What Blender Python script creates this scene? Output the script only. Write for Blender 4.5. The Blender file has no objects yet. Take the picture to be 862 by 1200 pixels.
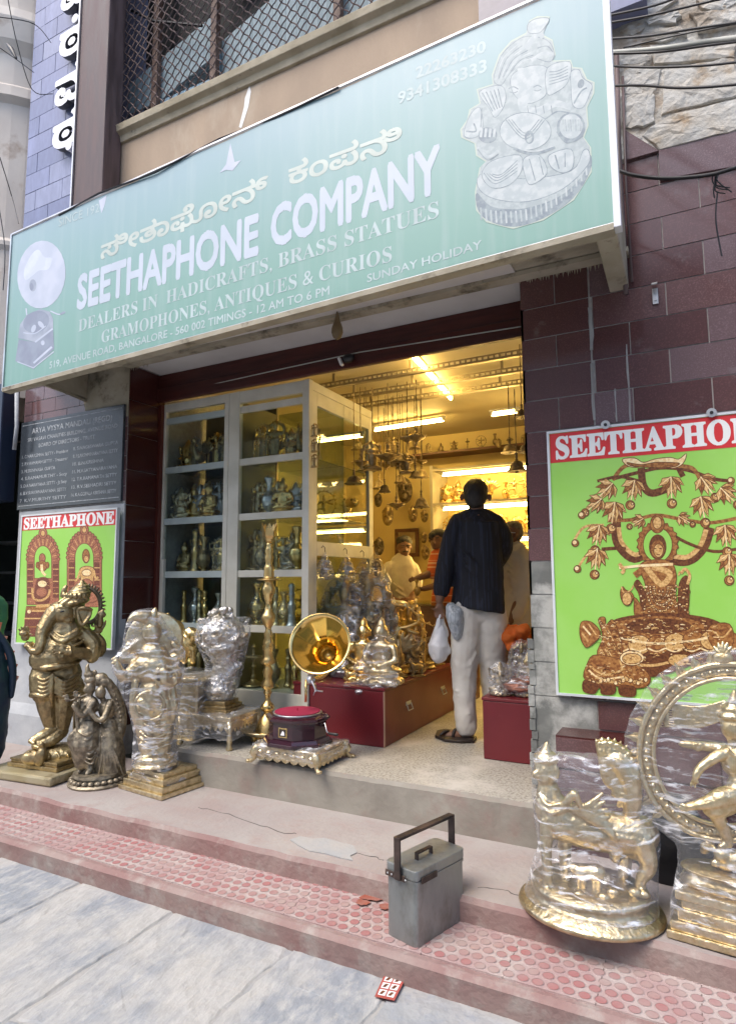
import bpy, bmesh, math, random
from mathutils import Vector, Matrix, Euler
from math import sin, cos, pi, radians as rad
random.seed(7)
SC = bpy.context.scene
COL = SC.collection

# ------------------------------------------------------------------ camera
CAM = Vector((0, 0, 1.45))
YAW, PIT, ROL = rad(-27.3), rad(6.18), rad(-0.33)
FPX = 733.0                                   # focal length in pixels of the 862 x 1200 photograph
fw = Vector((sin(YAW)*cos(PIT), cos(YAW)*cos(PIT), sin(PIT)))
rt = fw.cross(Vector((0, 0, 1))).normalized()
up = rt.cross(fw)
rt, up = rt*cos(ROL)+up*sin(ROL), up*cos(ROL)-rt*sin(ROL)
cd = bpy.data.cameras.new('camera')
cam = bpy.data.objects.new('camera', cd); COL.objects.link(cam)
m = Matrix((rt, up, -fw)).transposed().to_4x4(); m.translation = CAM
cam.matrix_world = m
cd.sensor_fit = 'VERTICAL'; cd.sensor_height = 36; cd.lens = FPX/1200*36
cd.clip_start = .05; cd.clip_end = 800
SC.camera = cam

# ------------------------------------------------------------------ world, sun, exposure
SUN_EL, SUN_AZ = rad(58), rad(205)            # soft daylight from high over the street behind the camera
w = bpy.data.worlds.new("World"); SC.world = w; w.use_nodes = True
wn = w.node_tree.nodes; wl = w.node_tree.links
sky = wn.new('ShaderNodeTexSky'); sky.sky_type = 'NISHITA'; sky.sun_disc = False
sky.sun_elevation = SUN_EL; sky.sun_rotation = SUN_AZ
sky.air_density = 1.0; sky.dust_density = 3.5
wl.new(sky.outputs[0], wn['Background'].inputs[0]); wn['Background'].inputs[1].default_value = .14
sl = bpy.data.lights.new('sun', 'SUN'); sl.energy = 1.0; sl.angle = rad(30); sl.color = (1, .96, .9)
so = bpy.data.objects.new('sun', sl); COL.objects.link(so)
sd = Vector((sin(SUN_AZ)*cos(SUN_EL), cos(SUN_AZ)*cos(SUN_EL), sin(SUN_EL)))
so.rotation_euler = sd.to_track_quat('Z', 'Y').to_euler(); so.location = (0, -4, 12)
SC.view_settings.view_transform = 'Standard'; SC.view_settings.look = 'None'
SC.view_settings.exposure = 1.2; SC.view_settings.gamma = 1
SC.cycles.max_bounces = 8; SC.cycles.transparent_max_bounces = 24
SC.cycles.diffuse_bounces = 4; SC.cycles.glossy_bounces = 4; SC.cycles.transmission_bounces = 4
SC.cycles.caustics_reflective = False; SC.cycles.caustics_refractive = False
SC.cycles.sample_clamp_indirect = 4; SC.cycles.use_denoising = True

# ------------------------------------------------------------------ measuring: a pixel of the photograph on a real plane
def rdir(px, py):
    return fw + rt*((px-431)/FPX) - up*((py-600)/FPX)
def at(px, py, x=None, y=None, z=None):
    d = rdir(px, py)
    t = (x-CAM.x)/d.x if x is not None else (y-CAM.y)/d.y if y is not None else (z-CAM.z)/d.z
    return CAM + d*t

# ------------------------------------------------------------------ materials
def M(name, col, rough=.6, metal=0, col2=None, vs=5, vlo=.35, vhi=.65, bump=.15, bs=40, spec=.5, coat=0,
      emit=0, rvar=0, detail=6, stretch=None, bumpd=.01, col3=None, vs3=1.2, t3=(.55, .7), alpha=None, sss=0):
    mt = bpy.data.materials.new(name); mt.use_nodes = True
    nt = mt.node_tree; N = nt.nodes; L = nt.links; b = N['Principled BSDF']
    c = lambda v: (v[0], v[1], v[2], 1)
    tc = N.new('ShaderNodeNewGeometry'); src = tc.outputs['Position']
    if stretch:
        mp = N.new('ShaderNodeMapping'); mp.inputs['Scale'].default_value = stretch
        L.new(src, mp.inputs[0]); src = mp.outputs[0]
    n1 = N.new('ShaderNodeTexNoise'); n1.inputs['Scale'].default_value = vs; n1.inputs['Detail'].default_value = detail
    L.new(src, n1.inputs[0])
    r1 = N.new('ShaderNodeMapRange'); r1.inputs[1].default_value = vlo; r1.inputs[2].default_value = vhi
    L.new(n1.outputs[0], r1.inputs[0])
    mx = N.new('ShaderNodeMix'); mx.data_type = 'RGBA'
    mx.inputs[6].default_value = c(col); mx.inputs[7].default_value = c(col2 or [x*.8 for x in col])
    L.new(r1.outputs[0], mx.inputs[0]); out = mx.outputs[2]
    if col3:
        n3 = N.new('ShaderNodeTexNoise'); n3.inputs['Scale'].default_value = vs3; n3.inputs['Detail'].default_value = 8
        n3.inputs['Roughness'].default_value = .65
        L.new(src, n3.inputs[0])
        r3 = N.new('ShaderNodeMapRange'); r3.inputs[1].default_value = t3[0]; r3.inputs[2].default_value = t3[1]
        L.new(n3.outputs[0], r3.inputs[0])
        m3 = N.new('ShaderNodeMix'); m3.data_type = 'RGBA'; m3.inputs[7].default_value = c(col3)
        L.new(out, m3.inputs[6]); L.new(r3.outputs[0], m3.inputs[0]); out = m3.outputs[2]
    L.new(out, b.inputs['Base Color'])
    b.inputs['Roughness'].default_value = rough; b.inputs['Metallic'].default_value = metal
    b.inputs['Specular IOR Level'].default_value = spec; b.inputs['Coat Weight'].default_value = coat
    if rvar:
        rr = N.new('ShaderNodeMapRange'); rr.inputs[1].default_value = vlo; rr.inputs[2].default_value = vhi
        rr.inputs[3].default_value = rough; rr.inputs[4].default_value = min(1, rough+rvar)
        L.new(n1.outputs[0], rr.inputs[0]); L.new(rr.outputs[0], b.inputs['Roughness'])
    if bump:
        n2 = N.new('ShaderNodeTexNoise'); n2.inputs['Scale'].default_value = bs; n2.inputs['Detail'].default_value = 5
        L.new(src, n2.inputs[0])
        bp = N.new('ShaderNodeBump'); bp.inputs['Strength'].default_value = bump; bp.inputs['Distance'].default_value = bumpd
        L.new(n2.outputs[0], bp.inputs['Height']); L.new(bp.outputs[0], b.inputs['Normal'])
    if emit:
        b.inputs['Emission Color'].default_value = c(col); b.inputs['Emission Strength'].default_value = emit
    if sss: b.inputs['Subsurface Weight'].default_value = sss; b.inputs['Subsurface Radius'].default_value = (.01, .004, .002)
    mt['n'] = 1
    return mt

def MLight(name, col, s):
    mt = bpy.data.materials.new(name); mt.use_nodes = True
    b = mt.node_tree.nodes['Principled BSDF']; b.inputs['Base Color'].default_value = (.8, .8, .8, 1)
    b.inputs['Emission Color'].default_value = (*col, 1); b.inputs['Emission Strength'].default_value = s
    return mt

def MGlass(name, tint=(.9, .95, .93), refl=.06):
    mt = bpy.data.materials.new(name); mt.use_nodes = True
    nt = mt.node_tree; N = nt.nodes; L = nt.links; N.remove(N['Principled BSDF'])
    tr = N.new('ShaderNodeBsdfTransparent'); tr.inputs[0].default_value = (*tint, 1)
    gl = N.new('ShaderNodeBsdfGlossy'); gl.inputs['Roughness'].default_value = .03
    lw = N.new('ShaderNodeLayerWeight'); lw.inputs[0].default_value = .5
    fr = N.new('ShaderNodeMath'); fr.operation = 'POWER'; fr.inputs[1].default_value = 4.5; L.new(lw.outputs['Facing'], fr.inputs[0])
    ad = N.new('ShaderNodeMath'); ad.operation = 'ADD'; ad.inputs[1].default_value = refl
    mx = N.new('ShaderNodeMixShader')
    L.new(fr.outputs[0], ad.inputs[0]); L.new(ad.outputs[0], mx.inputs[0])
    L.new(tr.outputs[0], mx.inputs[1]); L.new(gl.outputs[0], mx.inputs[2])
    L.new(mx.outputs[0], N['Material Output'].inputs[0])
    return mt

def MFilm(name, base=.07, streak=.8, col=(.95, .96, 1), scl=(1.8, 1.8, 15), rot=(.6, .9, .2), rough=.10, lo=.535, hi=.69):
    "thin clear stretch film: see-through, with pulled streaks, part milky, part painted white highlights, and sharp gloss on its creases"
    mt = bpy.data.materials.new(name); mt.use_nodes = True
    nt = mt.node_tree; N = nt.nodes; L = nt.links; N.remove(N['Principled BSDF'])
    tc = N.new('ShaderNodeTexCoord'); mp = N.new('ShaderNodeMapping')
    mp.inputs['Scale'].default_value = scl; mp.inputs['Rotation'].default_value = rot
    L.new(tc.outputs['Object'], mp.inputs[0])
    nb = N.new('ShaderNodeTexNoise'); nb.inputs['Scale'].default_value = 5; nb.inputs['Detail'].default_value = 2
    L.new(tc.outputs['Object'], nb.inputs[0])
    av = N.new('ShaderNodeVectorMath'); av.operation = 'MULTIPLY_ADD'; av.inputs[1].default_value = (1.3,)*3
    L.new(nb.outputs['Color'], av.inputs[0]); L.new(mp.outputs[0], av.inputs[2])
    n1 = N.new('ShaderNodeTexNoise'); n1.inputs['Scale'].default_value = 3.2; n1.inputs['Detail'].default_value = 7
    n1.inputs['Roughness'].default_value = .62
    L.new(av.outputs[0], n1.inputs[0])
    r1 = N.new('ShaderNodeMapRange'); r1.inputs[1].default_value = lo; r1.inputs[2].default_value = hi
    r1.inputs[3].default_value = base; r1.inputs[4].default_value = base+streak  # streaks also paint bright white highlights into the film
    L.new(n1.outputs[0], r1.inputs[0])
    lw = N.new('ShaderNodeLayerWeight'); lw.inputs[0].default_value = .25
    ad = N.new('ShaderNodeMath'); ad.operation = 'MULTIPLY_ADD'; ad.inputs[1].default_value = .16; ad.use_clamp = True
    L.new(lw.outputs['Facing'], ad.inputs[0]); L.new(r1.outputs[0], ad.inputs[2])
    bp = N.new('ShaderNodeBump'); bp.inputs['Strength'].default_value = .3; bp.inputs['Distance'].default_value = .006
    L.new(n1.outputs[0], bp.inputs['Height'])
    tr = N.new('ShaderNodeBsdfTransparent'); tr.inputs[0].default_value = (.97, .97, .97, 1)
    df = N.new('ShaderNodeBsdfDiffuse'); df.inputs[0].default_value = (*col, 1); L.new(bp.outputs[0], df.inputs['Normal'])
    gl = N.new('ShaderNodeBsdfGlossy'); gl.inputs['Roughness'].default_value = rough
    gl.inputs[0].default_value = (.95, .96, 1, 1); L.new(bp.outputs[0], gl.inputs['Normal'])
    m1 = N.new('ShaderNodeMixShader'); m1.inputs[0].default_value = .38
    L.new(df.outputs[0], m1.inputs[1]); L.new(gl.outputs[0], m1.inputs[2])
    m2 = N.new('ShaderNodeMixShader'); L.new(ad.outputs[0], m2.inputs[0])
    L.new(tr.outputs[0], m2.inputs[1]); L.new(m1.outputs[0], m2.inputs[2])
    L.new(m2.outputs[0], N['Material Output'].inputs[0])
    return mt

# ------------------------------------------------------------------ mesh building
class MB:
    def __init__(s): s.v = []; s.f = []; s.m = []
    def add(s, vs, fs, mi=0):
        o = len(s.v); s.v += [tuple(p) for p in vs]; s.f += [tuple(i+o for i in f) for f in fs]; s.m += [mi]*len(fs); return s
    def box(s, a, b, mi=0):
        (x0, y0, z0), (x1, y1, z1) = a, b
        x0, x1 = min(x0, x1), max(x0, x1); y0, y1 = min(y0, y1), max(y0, y1); z0, z1 = min(z0, z1), max(z0, z1)
        return s.add([(x0,y0,z0),(x1,y0,z0),(x1,y1,z0),(x0,y1,z0),(x0,y0,z1),(x1,y0,z1),(x1,y1,z1),(x0,y1,z1)],
              [(0,3,2,1),(4,5,6,7),(0,1,5,4),(1,2,6,5),(2,3,7,6),(3,0,4,7)], mi)
    def obox(s, c, size, R=None, mi=0):
        R = R or Matrix.Identity(3); c = Vector(c); h = [k/2 for k in size]
        vs = [c+R@Vector((sx*h[0], sy*h[1], sz*h[2])) for sz in (-1, 1) for sx, sy in ((-1,-1),(1,-1),(1,1),(-1,1))]
        return s.add(vs, [(0,3,2,1),(4,5,6,7),(0,1,5,4),(1,2,6,5),(2,3,7,6),(3,0,4,7)], mi)
    def ell(s, c, r, seg=14, ring=9, R=None, mi=0):
        if not hasattr(r, '__len__'): r = (r, r, r)
        c = Vector(c); vs = []; R = R or Matrix.Identity(3)
        vs.append(c+R@Vector((0, 0, -r[2])))
        for i in range(1, ring):
            a = -pi/2+pi*i/ring
            for j in range(seg):
                b = 2*pi*j/seg; vs.append(c+R@Vector((r[0]*cos(a)*cos(b), r[1]*cos(a)*sin(b), r[2]*sin(a))))
        vs.append(c+R@Vector((0, 0, r[2]))); fs = []
        for j in range(seg):
            k = (j+1) % seg; fs.append((0, 1+k, 1+j)); fs.append((len(vs)-1, 1+(ring-2)*seg+j, 1+(ring-2)*seg+k))
            for i in range(ring-2):
                a = 1+i*seg; fs.append((a+j, a+k, a+seg+k, a+seg+j))
        return s.add(vs, fs, mi)
    def tube(s, pts, r, seg=10, mi=0, dome=False, closed=False, flat=1.0, fu=1.0):
        pts = [Vector(p) for p in pts]; n = len(pts)
        rs = list(r) if hasattr(r, '__len__') else [r]*n
        if dome and not closed:
            a, b = pts[0]-pts[1], pts[-1]-pts[-2]
            if a.length > 0 and b.length > 0:
                a.normalize(); b.normalize()
                pts = [pts[0]+a*rs[0]*.95, pts[0]+a*rs[0]*.6]+pts+[pts[-1]+b*rs[-1]*.6, pts[-1]+b*rs[-1]*.95]
                rs = [rs[0]*.3, rs[0]*.78]+rs+[rs[-1]*.78, rs[-1]*.3]; n = len(pts)
        vs = []; ref = None
        for i in range(n):
            if closed: t = pts[(i+1) % n]-pts[i-1]
            else: t = pts[min(i+1, n-1)]-pts[max(i-1, 0)]
            if t.length < 1e-9: t = Vector((0, 0, 1))
            t.normalize()
            if ref is None:
                ref = Vector((0, 0, 1)) if abs(t.z) < .9 else Vector((0, 1, 0))
            u = (ref-t*ref.dot(t)); u = u.normalized() if u.length > 1e-6 else t.orthogonal().normalized()
            w_ = t.cross(u); ref = u
            for j in range(seg):
                a = 2*pi*j/seg; vs.append(pts[i]+(u*cos(a)*fu+w_*sin(a)*flat)*rs[i])
        fs = [(i*seg+j, i*seg+(j+1) % seg, ((i+1) % n)*seg+(j+1) % seg, ((i+1) % n)*seg+j) for i in range(n if closed else n-1) for j in range(seg)]
        if not closed:
            fs.append(tuple(range(seg))[::-1]); fs.append(tuple((n-1)*seg+j for j in range(seg)))
        return s.add(vs, fs, mi)
    def lathe(s, prof, c=(0, 0, 0), seg=24, mi=0, R=None, cap=True, rmod=None):
        c = Vector(c); R = R or Matrix.Identity(3); vs = []; n = len(prof)
        for k, (r, z) in enumerate(prof):
            for j in range(seg):
                a = 2*pi*j/seg; q = r*(rmod(a, k) if rmod else 1); vs.append(c+R@Vector((q*cos(a), q*sin(a), z)))
        fs = [(i*seg+j, i*seg+(j+1) % seg, (i+1)*seg+(j+1) % seg, (i+1)*seg+j) for i in range(n-1) for j in range(seg)]
        if cap: fs.append(tuple(range(seg))[::-1]); fs.append(tuple((n-1)*seg+j for j in range(seg)))
        return s.add(vs, fs, mi)
    def prism(s, pts, vec, mi=0):
        pts = [Vector(p) for p in pts]; vec = Vector(vec); n = len(pts)
        fs = [tuple(range(n))[::-1], tuple(range(n, 2*n))]+[(i, (i+1) % n, n+(i+1) % n, n+i) for i in range(n)]
        return s.add(pts+[p+vec for p in pts], fs, mi)
    def flat(s, pts, mi=0): return s.add(pts, [tuple(range(len(pts)))], mi)
    def mesh(s, name, mats, off=(0, 0, 0)):
        me = bpy.data.meshes.new(name); ox, oy, oz = off
        me.from_pydata([(x-ox, y-oy, z-oz) for x, y, z in s.v], [], s.f); me.validate(); me.update()
        for q in (mats if isinstance(mats, (list, tuple)) else [mats]): me.materials.append(q)
        if len(me.polygons) == len(s.m): me.polygons.foreach_set('material_index', s.m)
        return me

def wloc(o):
    v = Vector((0, 0, 0))
    while o: v += Vector(o.location); o = o.parent
    return v
def link(name, me, parent=None, loc=None, smooth=False, bevel=0):
    o = bpy.data.objects.new(name, me); COL.objects.link(o)
    if parent: o.parent = parent
    if loc is not None: o.location = loc
    if smooth: me.polygons.foreach_set('use_smooth', [True]*len(me.polygons)); me.update()
    if bevel:
        b = o.modifiers.new('bevel', 'BEVEL'); b.width = bevel; b.segments = 2; b.limit_method = 'ANGLE'; b.angle_limit = rad(35)
    return o
def put(name, mb, mats, parent=None, smooth=False, bevel=0, sm_angle=None):
    "link a builder authored in world coordinates as ONE mesh object, with a sensible origin"
    if parent is None:
        xs, ys, zs = zip(*mb.v); off = Vector(((min(xs)+max(xs))/2, (min(ys)+max(ys))/2, min(zs)))
        return link(name, mb.mesh(name, mats, off), None, off, smooth, bevel)
    off = wloc(parent)
    return link(name, mb.mesh(name, mats, off), parent, None, smooth, bevel)
def tag(o, label=None, cat=None, group=None, kind=None):
    if label: o['label'] = label
    if cat: o['category'] = cat
    if group: o['group'] = group
    if kind: o['kind'] = kind
    return o
def thing(name, label, cat, loc=(0, 0, 0), group=None):
    o = bpy.data.objects.new(name, None); COL.objects.link(o); o.location = loc; o.empty_display_size = .05
    return tag(o, label, cat, group)
def struct(name, mb, mats, **k):
    o = put(name, mb, mats, **k); o['kind'] = 'structure'; return o
def dup(root, loc=None, rz=None, s=None, parent=None):
    r = root.copy(); COL.objects.link(r)
    if parent: r.parent = parent
    if loc is not None: r.location = loc
    if rz is not None: r.rotation_euler = (0, 0, rz)
    if s is not None: r.scale = (s, s, s)
    for ch in root.children: dup(ch, parent=r)
    return r

def remesh(mb, voxel=.006, smooth=4, disp=0, dscale=.03, dec=None):
    "fuse overlapping closed shapes into one continuous skin"
    me = mb.mesh('tmp', [], (0, 0, 0)); o = bpy.data.objects.new('tmp', me); COL.objects.link(o)
    r = o.modifiers.new('r', 'REMESH'); r.mode = 'VOXEL'; r.voxel_size = voxel; r.use_smooth_shade = True
    if smooth:
        q = o.modifiers.new('s', 'SMOOTH'); q.factor = .5; q.iterations = smooth
    if disp:
        t = bpy.data.textures.new('t', 'CLOUDS'); t.noise_scale = dscale; t.noise_depth = 2
        d = o.modifiers.new('d', 'DISPLACE'); d.texture = t; d.strength = disp; d.mid_level = .5
    if dec:
        d = o.modifiers.new('d2', 'DECIMATE'); d.ratio = dec
    dg = bpy.context.evaluated_depsgraph_get()
    res = bpy.data.meshes.new_from_object(o.evaluated_get(dg))
    bpy.data.objects.remove(o); bpy.data.meshes.remove(me)
    return res
def blob(name, mb, mat, parent, voxel=.006, smooth=4, disp=0, dscale=.03, dec=None, zero=False):
    off = Vector((0, 0, 0)) if zero else wloc(parent)
    m2 = MB(); m2.v = [(x-off.x, y-off.y, z-off.z) for x, y, z in mb.v]; m2.f = mb.f; m2.m = mb.m
    me = remesh(m2, voxel, smooth, disp, dscale, dec); me.name = name; me.materials.clear(); me.materials.append(mat)
    return link(name, me, parent, None, True)
def hullmb(mb, pts):
    bm = bmesh.new()
    for p in pts: bm.verts.new(p)
    bmesh.ops.convex_hull(bm, input=bm.verts)
    bmesh.ops.delete(bm, geom=[v for v in bm.verts if not v.link_faces], context='VERTS')
    bm.verts.index_update()
    mb.add([v.co.copy() for v in bm.verts], [tuple(v.index for v in f.verts) for f in bm.faces]); bm.free()
def film(name, objs, bands, mat, parent, inflate=.008, voxel=.011, smooth=2, disp=.008, dscale=.04, extra=()):
    "stretch film pulled tight over the parts between pairs of heights (local z of the thing)"
    rnd = random.Random(3); pts = []
    for o in objs:
        vs = [(v.co+o.location, v.normal) for v in o.data.vertices]
        if len(vs) > 2600: vs = rnd.sample(vs, 2600)
        pts += [p+n*inflate for p, n in vs]
    mb = MB()
    for b in bands:
        z0, z1 = b[0], b[1]
        sel = [p for p in pts if z0 <= p.z <= z1 and (len(b) < 4 or b[2] <= p.x <= b[3])]
        sel += [Vector(e) for e in extra if z0 <= e[2] <= z1 and (len(b) < 4 or b[2] <= e[0] <= b[3])]
        if len(sel) > 8: hullmb(mb, sel)
    me = remesh(mb, voxel, smooth, disp, dscale); me.name = name; me.materials.clear(); me.materials.append(mat)
    return link(name, me, parent, None, True)

# ------------------------------------------------------------------ flat lettering
def font_mesh(body, bold=0, res=3, rows=44):
    "outlines of the lettering, filled by the non-zero rule as trapezoid strips"
    c = bpy.data.curves.new('t', 'FONT'); c.body = body; c.resolution_u = res; c.fill_mode = 'NONE'
    o = bpy.data.objects.new('t', c); COL.objects.link(o)
    me = bpy.data.meshes.new_from_object(o.evaluated_get(bpy.context.evaluated_depsgraph_get()))
    bpy.data.objects.remove(o); bpy.data.curves.remove(c)
    V = [(v.co.x, v.co.y) for v in me.vertices]; E = [tuple(e.vertices) for e in me.edges]; bpy.data.meshes.remove(me)
    # walk each contour so that its edges keep one direction
    nb = {}
    for a, b in E: nb.setdefault(a, []).append(b); nb.setdefault(b, []).append(a)
    seen = set(); ed = []
    for s0 in sorted(nb):
        if s0 in seen: continue
        loop = [s0]; seen.add(s0); prev, cur = None, s0
        nxt0 = s0+1 if s0+1 in nb[s0] else nb[s0][0]
        prev, cur = s0, nxt0
        while cur != s0 and cur not in seen:
            seen.add(cur); loop.append(cur); n_ = [q for q in nb[cur] if q != prev]
            if not n_: break
            prev, cur = cur, n_[0]
        ed += [(V[loop[i]], V[loop[(i+1) % len(loop)]]) for i in range(len(loop))]
    y0 = min(v[1] for v in V); y1 = max(v[1] for v in V); n = rows
    def spans(y):
        X = []
        for (ax, ay), (bx, by) in ed:
            if (ay <= y) != (by <= y): X.append((ax+(bx-ax)*(y-ay)/(by-ay), 1 if by > ay else -1))
        X.sort(); w_ = 0; out = []
        for x, d in X:
            if w_ == 0: st_ = x
            w_ += d
            if w_ == 0 and x-st_ > 1e-4: out.append((st_, x))
        return out
    def fat(y):
        if not bold: return spans(y)
        S = []
        for dy, e in ((0, 1), (-1, .35), (1, .35), (-.6, .8), (.6, .8)): S += [(a-bold*e, b+bold*e) for a, b in spans(y+bold*dy)]
        S.sort(); out = []
        for a, b in S:
            if out and a <= out[-1][1]: out[-1] = (out[-1][0], max(b, out[-1][1]))
            else: out.append((a, b))
        return out
    y0 -= bold; y1 += bold
    class R_: pass
    vs = []; fs = []; h_ = (y1-y0)/n; e_ = h_*.02
    for i in range(n):
        a, b = y0+i*h_, y0+(i+1)*h_; A_, B_ = fat(a+e_), fat(b-e_)
        if len(A_) != len(B_) or any(q[1] <= r[0] or r[1] <= q[0] for q, r in zip(A_, B_)): A_ = B_ = fat((a+b)/2)
        for (p, q), (r, t) in zip(A_, B_):
            k = len(vs); vs += [(p, a), (q, a), (t, b), (r, b)]; fs.append((k, k+1, k+2, k+3))
    r = R_(); r.V = vs; r.F = fs; return r
CAPH = None
def serif(s): return ''.join(chr(0x1D400+ord(c)-65) if 'A' <= c <= 'Z' else c for c in s)
def text(name, body, A, B, h, mat, parent, bold=0, off=.0015, perchar=False, depth=0):
    "letters in a plane that faces the street (-Y): baseline from A to B, capital height h"
    global CAPH
    if CAPH is None:
        q = font_mesh('H'); CAPH = max(v[1] for v in q.V)
    mb = MB()
    me = font_mesh(body, bold, rows=70 if perchar else 40); mb.add([(x, y, 0) for x, y in me.V], me.F)
    x0 = min(v[0] for v in mb.v); x1 = max(v[0] for v in mb.v)
    A, B = Vector(A), Vector(B); ex = (B-A)/(x1-x0); ez = Vector((0, 0, 1))*(h/CAPH)
    out = MB(); out.f = mb.f; out.m = mb.m
    out.v = [tuple(A+ex*(v[0]-x0)+ez*v[1]+Vector((0, -off-v[2]*.0004, 0))) for v in mb.v]
    if depth:
        o2 = MB()
        base = out.v; n = len(base); o2.v = base+[(x, y-depth, z) for x, y, z in base]
        o2.f = [tuple(i+n for i in f) for f in out.f]+list(out.f)
        cnt = {}
        for f in out.f:
            for a, b in zip(f, f[1:]+f[:1]): cnt[(a, b)] = 1
        for (a, b) in cnt:
            if (b, a) not in cnt: o2.f.append((a, b, b+n, a+n))
        o2.m = [0]*len(o2.f); k = len(out.f)
        for i in range(k, len(o2.f)): o2.m[i] = 1
        out = o2
    return put(name, out, mat, parent)

# ------------------------------------------------------------------ modelling a figure from its measured outline
class Fig:
    "u, v are pixels of an enlarged view of the photograph; d is depth in the same unit, positive away from the street camera"
    def __init__(s, base, view=(0, 0, 1)):
        s.o = Vector(base); h = Vector((s.o.x-CAM.x, s.o.y-CAM.y, 0)); s.D = h.length; s.n = h.normalized()
        s.zx, s.zy, s.k = view
        s.side = Vector((s.n.y, -s.n.x, 0))
        dirn = Vector(s.o-CAM); s.mpp = dirn.dot(fw)/FPX/s.k      # metres per view pixel
    def p(s, u, v, d=0):
        r = rdir(s.zx+u/s.k, s.zy+v/s.k); hd = r.x*s.n.x+r.y*s.n.y
        return CAM+r*((s.D+d*s.mpp)/hd)
    def r(s, q): return q*s.mpp
    def ell(s, mb, u, v, d, ru, rv, rd=None, roll=0, **k):
        rd = rd if rd is not None else (ru+rv)/2
        R = Matrix((s.side, s.n, Vector((0, 0, 1)))).transposed() @ Matrix.Rotation(rad(roll), 3, 'Y')
        return mb.ell(s.p(u, v, d), (ru*s.mpp, rd*s.mpp, rv*s.mpp), R=R, **k)
    def tube(s, mb, pts, r, smooth=True, **k):
        P = [s.p(*q) for q in pts]; R = [q*s.mpp for q in (r if hasattr(r, '__len__') else [r]*len(P))]
        if smooth and len(P) > 2: P, R = spline(P, R)
        k.setdefault('dome', True)
        return mb.tube(P, R, **k)
def spline(P, R, n=5):
    oP, oR = [], []
    for i in range(len(P)-1):
        a, b, c, d = P[max(i-1, 0)], P[i], P[i+1], P[min(i+2, len(P)-1)]
        for j in range(n):
            t = j/n; t2 = t*t; t3 = t2*t
            oP.append(.5*((2*b)+(c-a)*t+(2*a-5*b+4*c-d)*t2+(3*b-a-3*c+d)*t3)); oR.append(R[i]*(1-t)+R[i+1]*t)
    return oP+[P[-1]], oR+[R[-1]]
def rotz(a): return Matrix.Rotation(a, 3, 'Z')
# ================================================================== materials
W = 3.3
m_street = M('granite_flag', (.385,.38,.365), .8, vs=2.2, col2=(.25,.27,.295), vlo=.42, vhi=.58, bump=.9, bs=14, bumpd=.02, col3=(.43,.425,.41), vs3=13, t3=(.46,.72), stretch=(1.6,.8,1), detail=10)
m_street2 = M('granite_flag_worn', (.38,.37,.355), .8, vs=2.0, col2=(.27,.29,.31), vlo=.4, vhi=.6, bump=.9, bs=12, bumpd=.02, col3=(.27,.29,.32), vs3=18, t3=(.5,.7), detail=10)
m_joint = M('joint_dirt', (.29,.30,.31), .95, vs=8, col2=(.36,.35,.33), bump=.4, bs=50)
m_step = M('oxide_cement', (.31,.26,.245), .75, vs=3, col2=(.36,.33,.31), vlo=.35, vhi=.65, bump=.5, bs=40, col3=(.33,.26,.24), vs3=9, t3=(.5,.75), detail=12)
m_stepf = M('oxide_cement_face', (.24,.14,.13), .8, vs=4, col2=(.29,.22,.20), vlo=.35, vhi=.65, bump=.6, bs=34, col3=(.36,.33,.30), vs3=9, t3=(.5,.75), detail=12)
m_slab = M('terrazzo', (.40,.38,.33), .55, vs=70, col2=(.24,.22,.19), vlo=.45, vhi=.6, bump=.1, bs=60, col3=(.50,.47,.42), vs3=3, t3=(.5,.65))
m_riser = M('cement_riser', (.30,.28,.24), .85, vs=4, col2=(.22,.20,.17), bump=.4, bs=30, col3=(.25,.17,.15), vs3=5, t3=(.5,.8), detail=12)
m_tilep = M('pink_tile', (.37,.26,.25), .85, vs=7, col2=(.42,.35,.33), vlo=.4, vhi=.6, bump=.3, bs=80)
m_disc = M('red_disc', (.34,.15,.145), .8, vs=5, col2=(.34,.22,.21), vlo=.42, vhi=.6, bump=.2, bs=80)
m_disc2 = M('worn_disc', (.34,.19,.18), .8, vs=5, col2=(.36,.27,.25), vlo=.38, vhi=.6, bump=.2, bs=80)
m_red = [M('granite_tile_%s' % k, c, .13, vs=160, col2=[q*1.7 for q in c], vlo=.5, vhi=.75, bump=.02, bs=10, spec=.5, rvar=.12, col3=[.2+q*.5 for q in c], vs3=4, t3=(.62,.85))
         for k, c in (('a', (.100,.048,.048)), ('b', (.120,.064,.064)), ('c', (.135,.088,.095)), ('d', (.084,.038,.038)))]
m_dkred = M('dark_granite', (.055,.014,.012), .2, vs=160, col2=(.09,.03,.028), vlo=.5, vhi=.75, bump=.02, rvar=.1)
m_purple = [M('violet_tile_%s' % k, c, .22, vs=30, col2=[q*1.15 for q in c], bump=.02, col3=[q*1.5 for q in c], vs3=3, stretch=(1,1,.3)) for k, c in (('a', (.15,.17,.28)), ('b', (.18,.20,.32)), ('c', (.21,.23,.34)))]
m_grout = M('grout', (.46,.44,.42), .9, vs=30, bump=.3)
m_cement = M('grey_cement', (.23,.235,.215), .9, vs=9, col2=(.15,.155,.145), vlo=.4, vhi=.6, bump=.45, bs=22, col3=(.44,.44,.41), vs3=4, t3=(.52,.66), detail=9)
m_white = M('whitewash', (.42,.44,.46), .85, vs=5, col2=(.34,.36,.39), bump=.5, bs=18, col3=(.28,.26,.24), vs3=5, t3=(.6,.68), detail=9)
m_beige = M('beige_plaster', (.42,.32,.23), .85, vs=3, col2=(.34,.26,.19), bump=.25, bs=60, col3=(.50,.42,.32), vs3=2, t3=(.5,.7), stretch=(1,1,.35), detail=9)
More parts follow.
